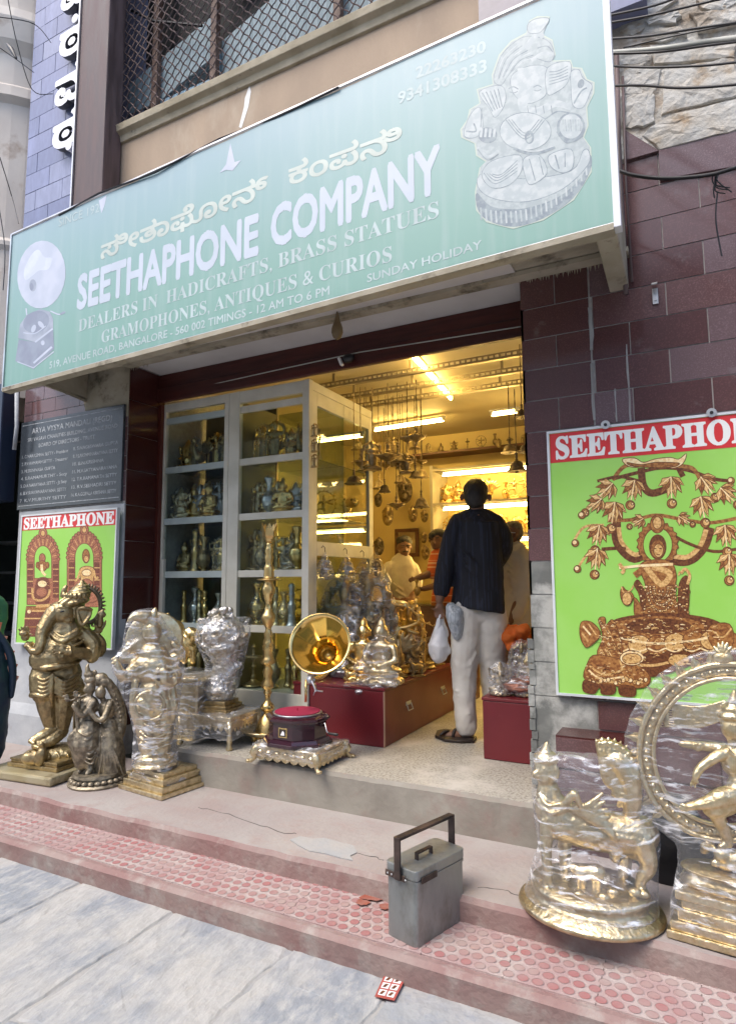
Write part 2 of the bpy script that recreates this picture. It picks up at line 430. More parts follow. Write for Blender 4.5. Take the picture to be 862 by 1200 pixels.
m_sill = M('sill_plaster', (.47,.41,.30), .8, vs=6, col2=(.34,.29,.2), bump=.3, bs=40, col3=(.14,.12,.1), vs3=9, t3=(.62,.7), detail=8)
m_conc = M('stained_concrete', (.42,.38,.30), .85, vs=5, col2=(.30,.27,.20), bump=.45, bs=24, col3=(.10,.085,.06), vs3=6, t3=(.56,.7), detail=9)
m_soffit = M('white_soffit', (.66,.65,.64), .85, vs=3, col2=(.58,.56,.55), bump=.1, col3=(.4,.35,.3), vs3=3, t3=(.68,.8))
m_lintel = M('shutter_red', (.075,.014,.010), .35, vs=8, col2=(.045,.010,.008), bump=.1, rvar=.25, stretch=(.3,1,3))
m_column = M('dark_cladding', (.075,.05,.05), .5, vs=8, col2=(.13,.09,.09), vlo=.4, vhi=.6, bump=.1, stretch=(2,2,.3), rvar=.2, spec=.5)
m_alu = M('aluminium', (.6,.61,.62), .35, 1, vs=8, bump=.05, rvar=.15)
m_cream = M('cream_paint', (.60,.56,.46), .5, vs=7, col2=(.50,.46,.36), bump=.1, bs=30, col3=(.30,.25,.17), vs3=7, t3=(.64,.75))
m_frame = M('cabinet_paint', (.66,.64,.55), .42, vs=6, col2=(.56,.54,.45), bump=.05, col3=(.36,.32,.24), vs3=5, t3=(.66,.76))
m_wire = M('grille_wire', (.07,.05,.05), .6, .3, vs=20, col2=(.16,.11,.10), bump=.2)
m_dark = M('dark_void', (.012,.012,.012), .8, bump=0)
m_curt = M('blue_sheet', (.34,.43,.47), .6, vs=5, col2=(.22,.30,.33), stretch=(14,1,.3), bump=.3, bs=6)
m_post = M('brown_post', (.10,.05,.035), .6, vs=10, col2=(.18,.11,.08), bump=.1)
m_stone = M('rough_stone', (.38,.36,.32), .95, vs=7, col2=(.30,.24,.18), vlo=.38, vhi=.62, bump=1, bs=16, bumpd=.03, col3=(.60,.60,.57), vs3=6, t3=(.44,.6), detail=12)
m_stonew = M('limewashed_stone', (.46,.455,.43), .95, vs=8, col2=(.46,.42,.36), vlo=.4, vhi=.62, bump=1, bs=18, bumpd=.02, col3=(.33,.25,.17), vs3=8, t3=(.57,.7), detail=12)
m_cable = M('black_cable', (.015,.015,.018), .45, bump=0)
m_pale = M('pale_cable', (.45,.46,.42), .5, bump=0)
m_building = M('cream_render', (.66,.61,.55), .85, vs=2, col2=(.56,.51,.46), bump=.2, bs=14, col3=(.42,.34,.28), vs3=2.5, t3=(.6,.72), detail=9)
m_lred = M('letter_white', (.86,.87,.9), .4, bump=0, vs=5, col2=(.8,.8,.84))
m_lside = M('letter_side', (.10,.10,.11), .5, bump=0)
m_warm = M('shop_wall_paint', (.76,.62,.28), .6, vs=2, col2=(.68,.54,.23), bump=.05)
m_ceil = M('shop_ceiling_paint', (.66,.58,.38), .7, vs=2, col2=(.60,.52,.32), bump=.05)
m_slot = M('slotted_steel', (.42,.36,.24), .4, .6, vs=20, bump=.05)
m_tube = MLight('tube_light', (1, .66, .20), 22)
m_wood = M('picture_wood', (.14,.06,.03), .5, stretch=(1,1,6), vs=12, bump=.1)

# ================================================================== street, kerb strip, steps
g = MB().box((-60, -40, -.5), (60, 2.255, -.0015)); street = struct('street', g, m_joint)
rnd = random.Random(11)
def slab_piece(name, x0, x1, y0, y1, z0, h, mat, parent, j=.016, n=16, amp=.004):
    "one worn flagstone: wavy edges, slightly domed"
    mb = MB(); cx, cy = (x0+x1)/2, (y0+y1)/2; ring = []
    for (ax, ay, bx, by) in ((x0,y0,x1,y0),(x1,y0,x1,y1),(x1,y1,x0,y1),(x0,y1,x0,y0)):
        for k in range(n):
            t = k/n; ring.append((ax+(bx-ax)*t+rnd.uniform(-j, j)*.6, ay+(by-ay)*t+rnd.uniform(-j, j)*.6))
    q = len(ring); lv = [(1.0, z0-h), (1.0, -.001), (.975, z0), (.55, z0+amp*rnd.random())]
    vs = [(cx+(x-cx)*s_, cy+(y-cy)*s_, z+(rnd.uniform(-.0015,.0015) if s_ < 1 else 0)) for s_, z in lv for x, y in ring]
    fs = [(k*q+i, k*q+(i+1) % q, (k+1)*q+(i+1) % q, (k+1)*q+i) for k in range(3) for i in range(q)]+[tuple(range(3*q, 4*q))]
    mb.add(vs, fs); return put(name, mb, mat, parent, smooth=False)
xs = [-5.1,-4.5,-3.95,-3.33,-2.7,-2.1,-1.49,-1.03,-.5,.1,.68,1.3]
for i in range(len(xs)-1):
    y = 2.245
    cuts = [y]
    while y > -2.2:
        y -= rnd.uniform(.75, 1.25); cuts.append(y)
    for a, b in zip(cuts, cuts[1:]):
        slab_piece('paving_slab', xs[i]+.007, xs[i+1]-.007, b+.007, a-.007, rnd.uniform(.002, .006), .05, rnd.choice([m_street, m_street2, m_street]), street)

kerb = MB(); kerb.prism([(-9, 2.20, -.02), (-9, 2.19, .085), (-9, 2.215, .098), (-9, 2.56, .098), (-9, 2.56, -.02)], (12, 0, 0))
kerb = struct('kerb_strip', kerb, m_stepf)
TS = .30
def tile_proto(kind):
    mb = MB(); h = TS/2-.0015
    mb.box((-h, -h, -.02), (h, h, .004))
    n = 6; p = TS/n
    for i in range(n):
        for j in range(n):
            cx = -TS/2+p*(i+.5)+(p/4 if j % 2 else -p/4); cy = -TS/2+p*(j+.5)
            r = p*.45; k = 12
            ring = [(cx+cos(2*pi*t/k)*r, cy+sin(2*pi*t/k)*r) for t in range(k)]
            vs = [(x, y, .0041) for x, y in ring]+[(cx+(x-cx)*.9, cy+(y-cy)*.9, .0060) for x, y in ring]
            mb.add(vs, [(a, (a+1) % k, k+(a+1) % k, k+a) for a in range(k)], 0)
            mb.add([(cx+(x-cx)*.82, cy+(y-cy)*.82, .0062) for x, y in ring], [tuple(range(k))], 1 if rnd.random() < (.85 if kind == 0 else .45) else 2)
    return mb.mesh('paving_tile', [m_tilep, m_disc, m_disc2])
tp = [tile_proto(0), tile_proto(1), tile_proto(1)]
for i in range(24):
    for j in range(1):
        o = link('paving_tile', tp[rnd.choice([0,0,1,2]) if i > 12 else rnd.choice([1,2,0])], kerb, Vector((-5.6+i*TS, 2.235+TS/2, .1))-wloc(kerb)); o.rotation_euler.z = rnd.choice([0, pi])

st = MB()
def wavy_top(mb, x0, x1, yf, yb, z0, z1, nx=70, amp=.006, seed=1, mi_top=0, mi_face=1):
    "a cast step with a chipped, wandering front edge"
    r = random.Random(seed); P = []
    off = 0
    for i in range(nx+1):
        off = off*.7+r.uniform(-amp, amp); P.append((x0+(x1-x0)*i/nx, off))
    for i in range(nx):
        (xa, oa), (xb, ob) = P[i], P[i+1]
        dz = lambda o_: min(0, o_)*.8
        mb.add([(xa, yf+oa*.3, z0), (xb, yf+ob*.3, z0), (xb, yf+ob, z1-.02), (xa, yf+oa, z1-.02)], [(0,1,2,3)], mi_face)
        mb.add([(xa, yf+oa, z1-.02), (xb, yf+ob, z1-.02), (xb, yf+.014+ob, z1+dz(ob)*.5), (xa, yf+.014+oa, z1+dz(oa)*.5)], [(0,1,2,3)], mi_face)
        mb.add([(xa, yf+.014+oa, z1+dz(oa)*.5), (xb, yf+.014+ob, z1+dz(ob)*.5), (xb, yf+.09, z1), (xa, yf+.09, z1)], [(0,1,2,3)], mi_top)
        mb.add([(xa, yf+.09, z1), (xb, yf+.09, z1), (xb, yb, z1), (xa, yb, z1)], [(0,1,2,3)], mi_top)
wavy_top(st, -9, 3, 2.50, 3.31, -.02, .2, nx=150, amp=.006)
step = struct('step', st, [m_step, m_stepf])
# cracks and a broken cement repair on the step
cr = MB()
for P_ in (((232,946),(262,952),(300,966),(332,976),(352,978)),((418,1000),(440,1004),(452,1010)),((560,1040),(590,1043),(612,1052)),((120,905),(150,914),(182,930))):
    Q_ = []
    for (a0, b0), (a1, b1) in zip(P_, P_[1:]):
        for k in range(5): t = k/5; Q_.append(at(a0+(a1-a0)*t+rnd.uniform(-1.5,1.5), b0+(b1-b0)*t+rnd.uniform(-1,1), z=.2))
    cr.tube(Q_, [rnd.uniform(.0012,.003) for _ in Q_], 5)
put('crack', cr, M('crack_dirt', (.08,.07,.065), .9), step)
rp = MB()
ring = [at(x, y, z=.2) for x, y in ((340,985),(352,981),(366,984),(380,983),(398,988),(414,992),(418,1000),(410,1004),(413,1009),(398,1006),(380,1001),(362,998),(350,992))]
rp.prism([(p.x, p.y, .201) for p in ring], (0, 0, .004)); put('cement_patch', rp, M('cement_patch', (.38,.365,.35), .8, vs=9, col2=(.34,.35,.36), bump=.4), step)
th = MB(); wavy_top(th, -2.95, -.70, 3.075, 3.70, .19, .4, nx=50, amp=.004, seed=4)
th.box((-2.95, 3.08, .19), (-2.93, 3.66, .395), 1)
threshold = struct('threshold_slab', th, [m_slab, m_riser])
fl = MB().box((-3.76, 3.70, .1), (-.55, 6.75, .4)); struct('shop_floor', fl, m_slab)
# ledge of maroon granite and rubble base right of the door
lb = MB(); lb.box((-.62, 3.12, .19), (1.8, 3.31, .715)); 
o = struct('wall_ledge', lb, m_dkred)

# ================================================================== tiled facade
def tile(parent, x0, x1, z0, z1, y, mat, t=.012, g=.0028):
    "one granite tile standing 3 mm proud of its mortar"
    global _tc
    key = (round(x1-x0, 3), round(z1-z0, 3), mat.name)
    if key not in tile.c:
        mb = MB(); a = (x1-x0)/2-g; b = (z1-z0)/2-g
        mb.box((-a, 0, -b), (a, t, b)); tile.c[key] = mb.mesh('tile', mat)
    return link('tile', tile.c[key], parent, Vector(((x0+x1)/2, y+rnd.uniform(-.0012, .0012), (z0+z1)/2))-wloc(parent))
tile.c = {}
def tiles(parent, x0, x1, z0, z1, y, mats, w_, h_, phase, skip=None, pick=None):
    r = 0; z = z0
    k0 = math.floor((z0-2.393)/h_+.5)
    k = k0
    while 2.393+k*h_ < z1-.01:
        za, zb = max(z0, 2.393+k*h_), min(z1, 2.393+(k+1)*h_)
        x = phase+(w_/2 if k % 2 else 0); x -= math.ceil((x-x0)/w_)*w_
        while x < x1-.01:
            xa, xb = max(x0, x), min(x1, x+w_)
            if xb-xa > .02 and zb-za > .02 and not (skip and skip((xa+xb)/2, (za+zb)/2)):
                mt = pick((xa+xb)/2, (za+zb)/2) if pick else rnd.choice(mats)
                tile(parent, xa, xb, za, zb, y, mt)
            x += w_
        k += 1
TW, TH = .345, .1705
rw = thing('tiled_wall', 'maroon granite tiled shop wall right of the doorway, its joints streaked with pale cement', 'wall', (.3, 3.3, .2))
rc = MB(); rc.box((-.76, 3.303, .19), (1.9, 3.66, 3.62)); rc.box((-.76, 3.303, .19), (-.742, 6.7, 3.12)); put('mortar', rc, m_grout, rw)
def rskip(x, z): return z < .86 and x < 1.9
def rpick(x, z):
    if x < -.57 and z < 1.62: return m_cement
    return rnd.choice(m_red if x > -.45 else m_red[:2]+[m_red[3]])
m_smear = M('cement_smear', (.26,.25,.24), .8, vs=6, col2=(.35,.36,.36), bump=.3, stretch=(4,1,.6))
tiles(rw, -.76, -.405, .86, 3.10, 3.298, m_red, .345, TH, -.405+.0, rskip, rpick)
tiles(rw, -.401, 1.9, .86, 3.60, 3.298, m_red, TW, TH, -.045, rskip, rpick)
sm = MB()
for (x, z0, z1, w_) in ((-.405, 2.25, 2.55, .012), (-.235, 2.2, 2.62, .009), (-.40, 2.62, 2.85, .016), (-.30, 2.23, 2.40, .006)):
    pts = [(x+rnd.uniform(-w_, w_)*.3-w_/2, 3.2972, z0+(z1-z0)*i/6) for i in range(7)]+[(x+w_/2+rnd.uniform(-w_, w_)*.3, 3.2972, z0+(z1-z0)*i/6) for i in range(6, -1, -1)]
    sm.prism(pts, (0, .003, 0))
put('cement_smear', sm, m_smear, rw)
# bare cement and the few maroon tiles under the poster
lc = MB(); lc.prism([(-.76,3.299,.3),(-.452,3.299,.3),(-.452,3.299,.858),(-.76,3.299,.858)], (0,.05,0)); put('bare_cement', lc, m_cement, rw)
tile(rw, -.45, -.2, .72, .858, 3.296, m_red[0]); tile(rw, -.2, .15, .72, .858, 3.296, m_red[0])
tile(rw, -.62, -.28, .57, .71, 3.108, m_red[1]); tile(rw, -.28, .06, .57, .71, 3.108, m_red[0]); tile(rw, .06, .4, .57, .71, 3.108, m_red[2])
tile(rw, -.62, -.28, .4, .565, 3.108, m_red[2]); tile(rw, -.28, .06, .4, .565, 3.108, m_red[1])
# broken cement arris at the doorway corner
ar = MB(); z = .42; 
while z < 1.1:
    h_ = rnd.uniform(.03, .09); ar.obox((-.765+rnd.uniform(-.006,.006), 3.31, z+h_/2), (.03, .04, h_*.9), rotz(rnd.uniform(-.3,.3))); z += h_
put('broken_arris', ar, m_cement, rw)

# bracket hook and small cement patch on the right wall
hk = thing('wall_bracket', 'small bent galvanised steel bracket screwed to the maroon wall right of the banner', 'bracket', at(767, 350, y=W-.01))
b1 = MB(); p = at(767, 345, y=3.29); b1.box((p.x-.013, 3.286, p.z-.05), (p.x+.013, 3.296, p.z+.03)); b1.obox((p.x, 3.262, p.z+.045), (.026, .06, .005), Matrix.Rotation(.5, 3, 'X')); b1.tube([(p.x,3.29,p.z-.03),(p.x,3.28,p.z-.03)], .006); put('plate', b1, m_alu, hk, bevel=.001)

# ---- upper right: rough stone wall above the tiles
sw = thing('stone_wall', 'rough limewashed rubble stone wall above the maroon tiles, crossed by cables', 'wall', (.8, 3.3, 3.62))
sb = MB(); nx, nz = 70, 60; x0, x1, z0, z1 = -.27, 2.4, 3.60, 6.2
from mathutils import noise as NZ
def sh(x, z):
    v = Vector((x*2.2, 0, z*2.2)); q = NZ.noise(v)+.5*NZ.noise(v*2.3)+.25*NZ.noise(v*6); c = NZ.cell(Vector((x*1.3+NZ.noise(v)*.5, 3, z*2+NZ.noise(v*.7)*.6)))
    return -.02-.025*c-.02*q
vs = [(x0+(x1-x0)*i/nx, 3.31+sh(x0+(x1-x0)*i/nx, z0+(z1-z0)*k/nz), z0+(z1-z0)*k/nz) for k in range(nz+1) for i in range(nx+1)]
sb.add(vs, [(k*(nx+1)+i, k*(nx+1)+i+1, (k+1)*(nx+1)+i+1, (k+1)*(nx+1)+i) for k in range(nz) for i in range(nx)])
sb.box((x0, 3.36, z0), (x1, 3.66, z1)); put('render', sb, m_stone, sw, smooth=False)
def stone(poly, h_, mat):
    c = sum((Vector((p[0], 0, p[1])) for p in poly), Vector())/len(poly); mb = MB(); n = len(poly)
    P2 = []
    for i in range(n):
        a, b = poly[i], poly[(i+1) % n]
        for t in (0, .33, .66): P2.append((a[0]+(b[0]-a[0])*t+rnd.uniform(-.008,.008), a[1]+(b[1]-a[1])*t+rnd.uniform(-.008,.008)))
    m_ = len(P2); vs = []
    for s_, y in ((1, 3.31), (1, 3.284-h_*.05), (.97, 3.279-h_*.2), (.5, 3.276-h_*.25)):
        vs += [(c.x+(x-c.x)*s_, y+rnd.uniform(-.004,.004), c.z+(z-c.z)*s_) for x, z in P2]
    mb.add(vs, [(k*m_+i, k*m_+(i+1) % m_, (k+1)*m_+(i+1) % m_, (k+1)*m_+i) for k in range(3) for i in range(m_)]+[tuple(range(3*m_, 4*m_))])
    put('stone', mb, mat, sw)
def stpx(pl, h_, mat): stone([(q.x, q.z) for q in (at(700+x/4, y/4, y=3.28) for x, y in pl)], h_, mat)
stpx([(105,480),(245,430),(275,450),(265,575),(180,600),(115,605)], .03, m_stonew)
stpx([(120,330),(200,310),(290,330),(270,430),(140,450),(115,410)], .02, m_stonew)
stpx([(300,330),(480,300),(640,270),(680,440),(560,470),(300,540)], .018, m_stonew)
stpx([(290,560),(480,500),(690,455),(700,600),(560,630),(290,700),(200,640)], .02, m_stonew)
stpx([(110,120),(210,95),(220,140),(170,170),(110,160)], .04, m_stone)
stpx([(230,100),(360,50),(400,70),(360,110),(240,120)], .03, m_stonew)
stpx([(130,180),(240,140),(380,120),(420,150),(300,200),(140,225)], .022, m_stone)
stpx([(430,60),(520,60),(600,20),(660,25),(690,110),(470,140)], .03, m_stone)
stpx([(460,10),(600,-30),(660,10),(590,55),(500,50)], .045, m_stonew)
stpx([(110,-40),(300,-90),(380,0),(230,90),(120,100)], .02, m_stone)
stpx([(85,240),(230,225),(240,290),(90,310)], .02, m_stonew)
stpx([(250,215),(640,190),(640,265),(260,300)], .015, m_stonew)
# sloping purple tile off-cuts at the top of the tiling
for poly in ([(120,605),(285,705),(130,750)], [(285,705),(635,615),(690,620),(690,770),(290,840)]):
    q = [at(700+x/4, y/4, y=3.28) for x, y in poly]; mb = MB(); mb.prism([(v.x, 3.280, v.z) for v in q], (0, .025, 0)); put('tile', mb, m_red[2], rw)
# violet slab and conduit beside the banner
vp = MB(); q0, q1 = at(700, 60, y=3.2), at(729, 0, y=3.2)
vp.box((-.46, 3.16, 4.33), (-.05, 3.32, 5.2)); tag(put('violet_panel', vp, m_purple[0]), 'violet stone fascia piece above the top right corner of the banner', 'panel')
cdt = MB(); cdt.tube([at(722, 60, y=3.24), at(724, 160, y=3.24), at(731, 300, y=3.24), at(733, 345, y=3.24)], .012, 8)
cdt.tube([at(729, 90, y=3.26), at(733, 220, y=3.26), at(740, 330, y=3.27)], .007, 6)
tag(put('conduit', cdt, m_column, smooth=True), 'dark drain conduit running down beside the right end of the banner', 'pipe')

# ---- left pilaster
lw = thing('tiled_wall', 'narrow shop pier left of the glass cabinet, maroon tiles above and flaking whitewash below', 'wall', (-4.35, 3.3, .2))
lb = MB(); lb.box((-5.0, 3.303, .19), (-3.752, 4.6, 3.13)); put('mortar', lb, m_grout, lw)
lb = MB(); lb.prism([(-5.0,3.297,.19),(-5.02,3.24,.3),(-4.98,3.285,.55),(-4.97,3.29,2.02),(-3.76,3.29,2.02),(-3.765,3.29,.5),(-3.74,3.25,.3),(-3.73,3.24,.19)][::-1], (0,.02,0))
lb = MB(); 
prof = [(.19, .10), (.42, .085), (.5, .045), (.75, .02), (1.2, .012), (2.03, .008)]
for (za, da), (zb, db) in zip(prof, prof[1:]):
    lb.add([(-4.97-da, 3.3-da, za), (-3.748+da*.4, 3.3-da, za), (-3.748+db*.4, 3.3-db, zb), (-4.97-db, 3.3-db, zb)], [(0,1,2,3)])
    lb.add([(-3.748+da*.4, 3.3-da, za), (-3.748+da*.4, 3.34, za), (-3.748+db*.4, 3.34, zb), (-3.748+db*.4, 3.3-db, zb)], [(0,1,2,3)])
    lb.add([(-4.97-da, 3.5, za), (-4.97-da, 3.3-da, za), (-4.97-db, 3.3-db, zb), (-4.97-db, 3.5, zb)], [(0,1,2,3)])
put('whitewashed_base', lb, m_white, lw)
tiles(lw, -5.0, -4.2, 2.035, 3.12, 3.298, m_red, .30, .115, -4.6, lambda x, z: x > -4.22 and z > 2.7, lambda x, z: rnd.choice([m_red[1], m_red[2]]))
tiles(lw, -4.2, -3.752, 2.035, 2.70, 3.298, m_red, .30, .115, -4.6, None, lambda x, z: rnd.choice([m_red[1], m_red[2]]))
pc = MB(); pc.prism([(-4.24,3.299,2.87),(-4.2,3.299,2.70),(-3.75,3.299,2.70),(-3.75,3.299,3.12),(-4.66,3.299,3.12),(-4.24,3.28,2.9)], (0,.03,0)); put('concrete_patch', pc, m_conc, lw)
for q in ((.62,.95),(.42,.6)):
    tile(lw, -4.55, -4.28, q[0], q[1], 3.268-(.03 if q[0]<.5 else 0), m_red[0])
# its dark granite return into the doorway
z = .4
while z < 3.1:
    h_ = .27; mb = MB(); mb.box((-3.752, 3.304, z+.002), (-3.743, 3.66, min(z+h_, 3.12)-.002)); put('tile', mb, m_dkred, lw); z += h_
bk = MB(); bk.box((-3.76, 3.60, .4), (-3.715, 3.68, 2.86)); put('door_jamb', bk, M('jamb_red', (.10,.02,.012), .4, vs=9, stretch=(3,3,.4), bump=.1), lw, bevel=.004)

# ---- upper storey
uw = thing('upper_wall', 'beige plastered upper storey wall with a moulded sill under the wire grille', 'wall', (-2.4, 3.3, 3.2))
ub = MB(); ub.box((-4.1, 3.3, 3.13), (-.95, 3.6, 5.08)); ub.box((-.95, 3.3, 3.13), (-.3, 3.6, 5.6)); put('plaster', ub, m_beige, uw)
ub = MB(); ub.prism([(-4.09, 3.31, 4.98), (-4.09, 3.28, 4.985), (-4.09, 3.27, 5.03), (-4.09, 3.235, 5.05), (-4.09, 3.225, 5.10), (-4.09, 3.31, 5.12)], (3.9, 0, 0)); put('sill', ub, m_sill, uw, bevel=.004)
ub = MB(); ub.box((-.945, 3.29, 4.5), (-.62, 3.3, 5.6)); put('violet_strip', ub, M('violet_stone', (.17,.15,.19), .35, vs=12, bump=.05), uw)
gr = thing('window_grille', 'big diamond mesh wire grille over the upstairs window, rusty brown', 'grille', (-2.6, 3.3, 5.12))
fb = MB(); fb.box((-4.09, 3.26, 5.11), (-4.02, 3.32, 7.4)); fb.box((-4.02, 3.27, 5.11), (-.6, 3.31, 5.135)); put('frame', fb, m_sill, gr, bevel=.003)
gx0, gx1, gz0, gz1 = -4.02, -.7, 5.13, 7.3
def wire(px_, sgn):
    pts = []; t = 0; st_ = .0225; sl_ = 1.15
    x, z = px_, gz0; k = 0
    while z < gz1:
        if gx0 <= x <= gx1:
            kink = .006*(1 if k % 4 in (0, 1) else -1)
            pts.append((x+kink*sgn*.9, 3.285+(.004 if (k//2) % 2 else -.004)*sgn, z+kink*.4))
        z += st_; x += st_/sl_*sgn; k += 1
    if len(pts) > 3: mb = MB(); mb.tube(pts, .0052, 4); put('wire', mb, m_wire, gr)
x = gx0-1.9
while x < gx1:
    if x+1.9 > gx0: wire(x, 1)
    x += .083
x = gx0
while x < gx1+1.9: wire(x, -1); x += .083
bw = thing('upstairs_window', 'blue grey sheets hung behind the upstairs grille between brown posts', 'window', (-2.6, 3.55, 5.12))
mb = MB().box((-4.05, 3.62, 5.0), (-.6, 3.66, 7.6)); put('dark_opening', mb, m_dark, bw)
mb = MB(); mb.prism([at(138,140,y=3.5), at(247,92,y=3.5), at(247,40,y=3.5)+Vector((0,0,.15)), at(138,110,y=3.5)][::-1], (0,.012,0)); put('sheet', mb, m_curt, bw)
mb = MB(); mb.prism([(-3.1,3.52,5.0),(-.7,3.52,5.0),(-.7,3.52,6.35),(-1.9,3.52,6.1),(-3.1,3.52,5.72)], (0,.012,0)); put('sheet', mb, m_curt, bw)
mb = MB(); mb.prism([(-4.05,3.5,5.0),(-3.1,3.5,5.0),(-3.1,3.5,5.62),(-4.05,3.5,5.35)], (0,.012,0)); put('sheet', mb, M('blue_sheet_bright', (.25,.42,.55), .5, vs=5, stretch=(12,1,.3), bump=.3), bw)
mb = MB(); mb.prism([(-3.0,3.53,6.1),(-2.1,3.53,6.4),(-2.1,3.53,7.3),(-3.0,3.53,7.3)], (0,.012,0)); put('sheet', mb, m_curt, bw)
for x in (-3.12, -3.75, -2.0, -1.2):
    mb = MB().box((x-.03, 3.44, 5.0), (x+.03, 3.49, 7.4)); put('post', mb, m_post, bw, bevel=.004)
mb = MB(); mb.tube([(-4.0,3.4,6.3),(-3.7,3.38,6.05),(-3.2,3.4,5.8)], .012, 6); put('hose', mb, m_cable, bw)

dc = thing('clad_column', 'tall dark brown clad column left of the grille with a pale metal edge', 'column', (-4.27, 3.2, 3.1))
mb = MB().box((-4.262, 3.12, 3.1), (-3.925, 3.29, 9.5)); put('cladding', mb, m_column, dc, bevel=.01)
mb = MB().box((-4.275, 3.105, 3.1), (-4.262, 3.15, 9.5)); put('edge_strip', mb, m_alu, dc)
pw = thing('tiled_wall', 'upper wall of glossy violet tiles behind the white raised letters', 'wall', (-4.8, 3.3, 3.1))
mb = MB().box((-5.16, 3.304, 3.14), (-4.11, 3.8, 9.5)); put('mortar', mb, M('violet_grout', (.12,.11,.16), .8), pw)
tiles(pw, -5.16, -4.11, 3.15, 8.6, 3.298, m_purple, .36, .18, -4.83, None, lambda x, z: rnd.choice(m_purple))
# raised letters
ls = thing('letter_sign', 'column of white raised letters with dark edges beside the brown column', 'sign', (-4.5, 3.2, 5.0))
for ch, x, zb, h_, w_ in (('\u0CA0', -4.70, 5.13, .26, .34), ('\u0CB5', -4.70, 5.54, .28, .34), ('\u0CA0', -4.67, 5.98, .27, .32), ('\u0CB5', -4.68, 6.44, .28, .34)):
    text('letter', ch, (x, 3.27, zb), (x+w_, 3.27, zb), h_, [m_lred, m_lside], ls, bold=.035, depth=.05)
for z in (5.10, 6.28):
    mb = MB(); mb.tube([(-4.47, 3.26, z), (-4.47, 3.21, z)], .04, 14); put('letter', mb, m_lred, ls)

# ---- cream neighbour at the far left
nb = thing('neighbour_building', 'weathered cream building at the left edge with a moulded cornice', 'building', (-7, 3.3, 0))
mb = MB(); z0 = 3.1
mb.lathe([(1.0, z0), (1.0, 4.46), (1.03, 4.5), (1.03, 4.54), (1.0, 4.58), (1.0, 5.9), (1.06, 5.95), (1.05, 6.05), (1.0, 6.1), (1.0, 6.4), (1.08, 6.5), (1.12, 6.7), (1.1, 6.8), (1.0, 6.85), (1.0, 9.5)], c=(-6.13, 4.0, 0), seg=48)
mb.box((-12, 3.05, z0), (-6.1, 6, 9.5)); put('wall', mb, m_building, nb, smooth=False)
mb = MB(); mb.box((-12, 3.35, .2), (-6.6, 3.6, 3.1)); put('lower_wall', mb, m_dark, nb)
# neighbour's dark blue shop sign and dim shop
ns = thing('shop_sign', 'dark navy shop sign board at the left edge of the photo', 'sign', (-5.6, 3.2, 1.95))
mb = MB().box((-7.2, 3.15, 2.12), (-5.07, 3.3, 3.12)); put('board', mb, M('navy_panel', (.012,.022,.05), .3, bump=0), ns, bevel=.01)
mb = MB().box((-7.2, 3.13, 2.12), (-5.07, 3.15, 2.19)); put('lower_trim', mb, M('teal_trim', (.02,.03,.04), .4), ns)
nd = MB(); nd.box((-7.5, 3.4, .2), (-5.02, 3.45, 2.1)); nd.box((-7.5, 4.2, .2), (-5.02, 4.25, 2.1))
ni = thing('neighbour_shop', 'dim open shopfront beyond the left pier', 'shopfront', (-6, 4.0, .2))
mb = MB().box((-7.5, 4.6, .2), (-4.99, 4.65, 3.1)); put('back_wall', mb, M('dim_green_wall', (.03,.045,.04), .8), ni)
for i in range(5):
    mb = MB().box((-7.0, 4.25, .55+i*.33), (-5.02, 4.55, .57+i*.33)); put('shelf', mb, m_alu, ni)
# white downpipe at the left edge of the pier
mb = MB(); mb.tube([at(20,458,y=3.2), at(20,500,y=3.2), at(17,527,y=3.2)], .016, 8); tag(put('pipe_stub', mb, m_white, smooth=True), 'short broken white pipe hanging at the top left of the pier', 'pipe')

# ---- canopy slab, soffit, shutter lintel
ca = thing('canopy', 'stained concrete canopy slab with a white soffit over the shop door, behind the banner', 'canopy', (-2.2, 3.1, 3.1))
mb = MB(); mb.box((-4.2, 2.70, 3.10), (-.27, 3.3, 3.22)); put('slab', mb, m_conc, ca)
mb = MB(); mb.box((-4.2, 2.66, 2.93), (-.27, 2.80, 3.10)); put('edge_beam', mb, m_conc, ca, bevel=.006)
mb = MB(); mb.box((-3.74, 3.302, 3.105), (-.765, 3.70, 3.2)); put('soffit', mb, m_soffit, ca)
mb = MB(); mb.box((-3.74, 2.8, 3.092), (-.765, 3.30, 3.1)); put('soffit', mb, m_soffit, ca)
mb = MB(); mb.box((-3.74, 3.22, 3.07), (-.2, 3.3, 3.094)); put('drip_strip', mb, m_conc, ca)
dr = MB()
for i in range(60):
    x = rnd.uniform(-.76, -.30) if i < 40 else rnd.uniform(-3.9, -3.5); l_ = rnd.uniform(.008, .035); dr.add([(x-.005, 3.295, 3.075), (x+.005, 3.295, 3.075), (x, 3.293, 3.07-l_)], [(0,1,2)]); dr.add([(x-.005, 3.297, 3.075), (x, 3.293, 3.07-l_), (x+.005, 3.297, 3.075)], [(0,1,2)])
tag(put('lime_drips', dr, m_conc, ca), kind='stuff')
for (xa, xb) in ((-.30, -.21), (-4.28, -4.2)):
    mb = MB(); mb.prism([(xa, 2.68, 2.93), (xa, 3.29, 2.90), (xa, 3.29, 3.22), (xa, 2.68, 3.22)][::-1], (xb-xa, 0, 0)); put('bracket', mb, m_conc, ca, bevel=.008)
mb = MB(); mb.prism([(-4.68,3.288,3.12),(-4.2,3.288,2.86),(-4.2,2.68,2.93),(-4.25,2.68,3.12)], (0,0,.02)); put('bracket', mb, m_conc, ca)
li = thing('shutter_box', 'dark red rolling shutter box and lintel across the top of the door', 'shutter', (-2.2, 3.65, 2.87))
mb = MB(); mb.box((-3.75, 3.60, 2.99), (-.765, 3.70, 3.105)); put('box', mb, m_lintel, li, bevel=.01)
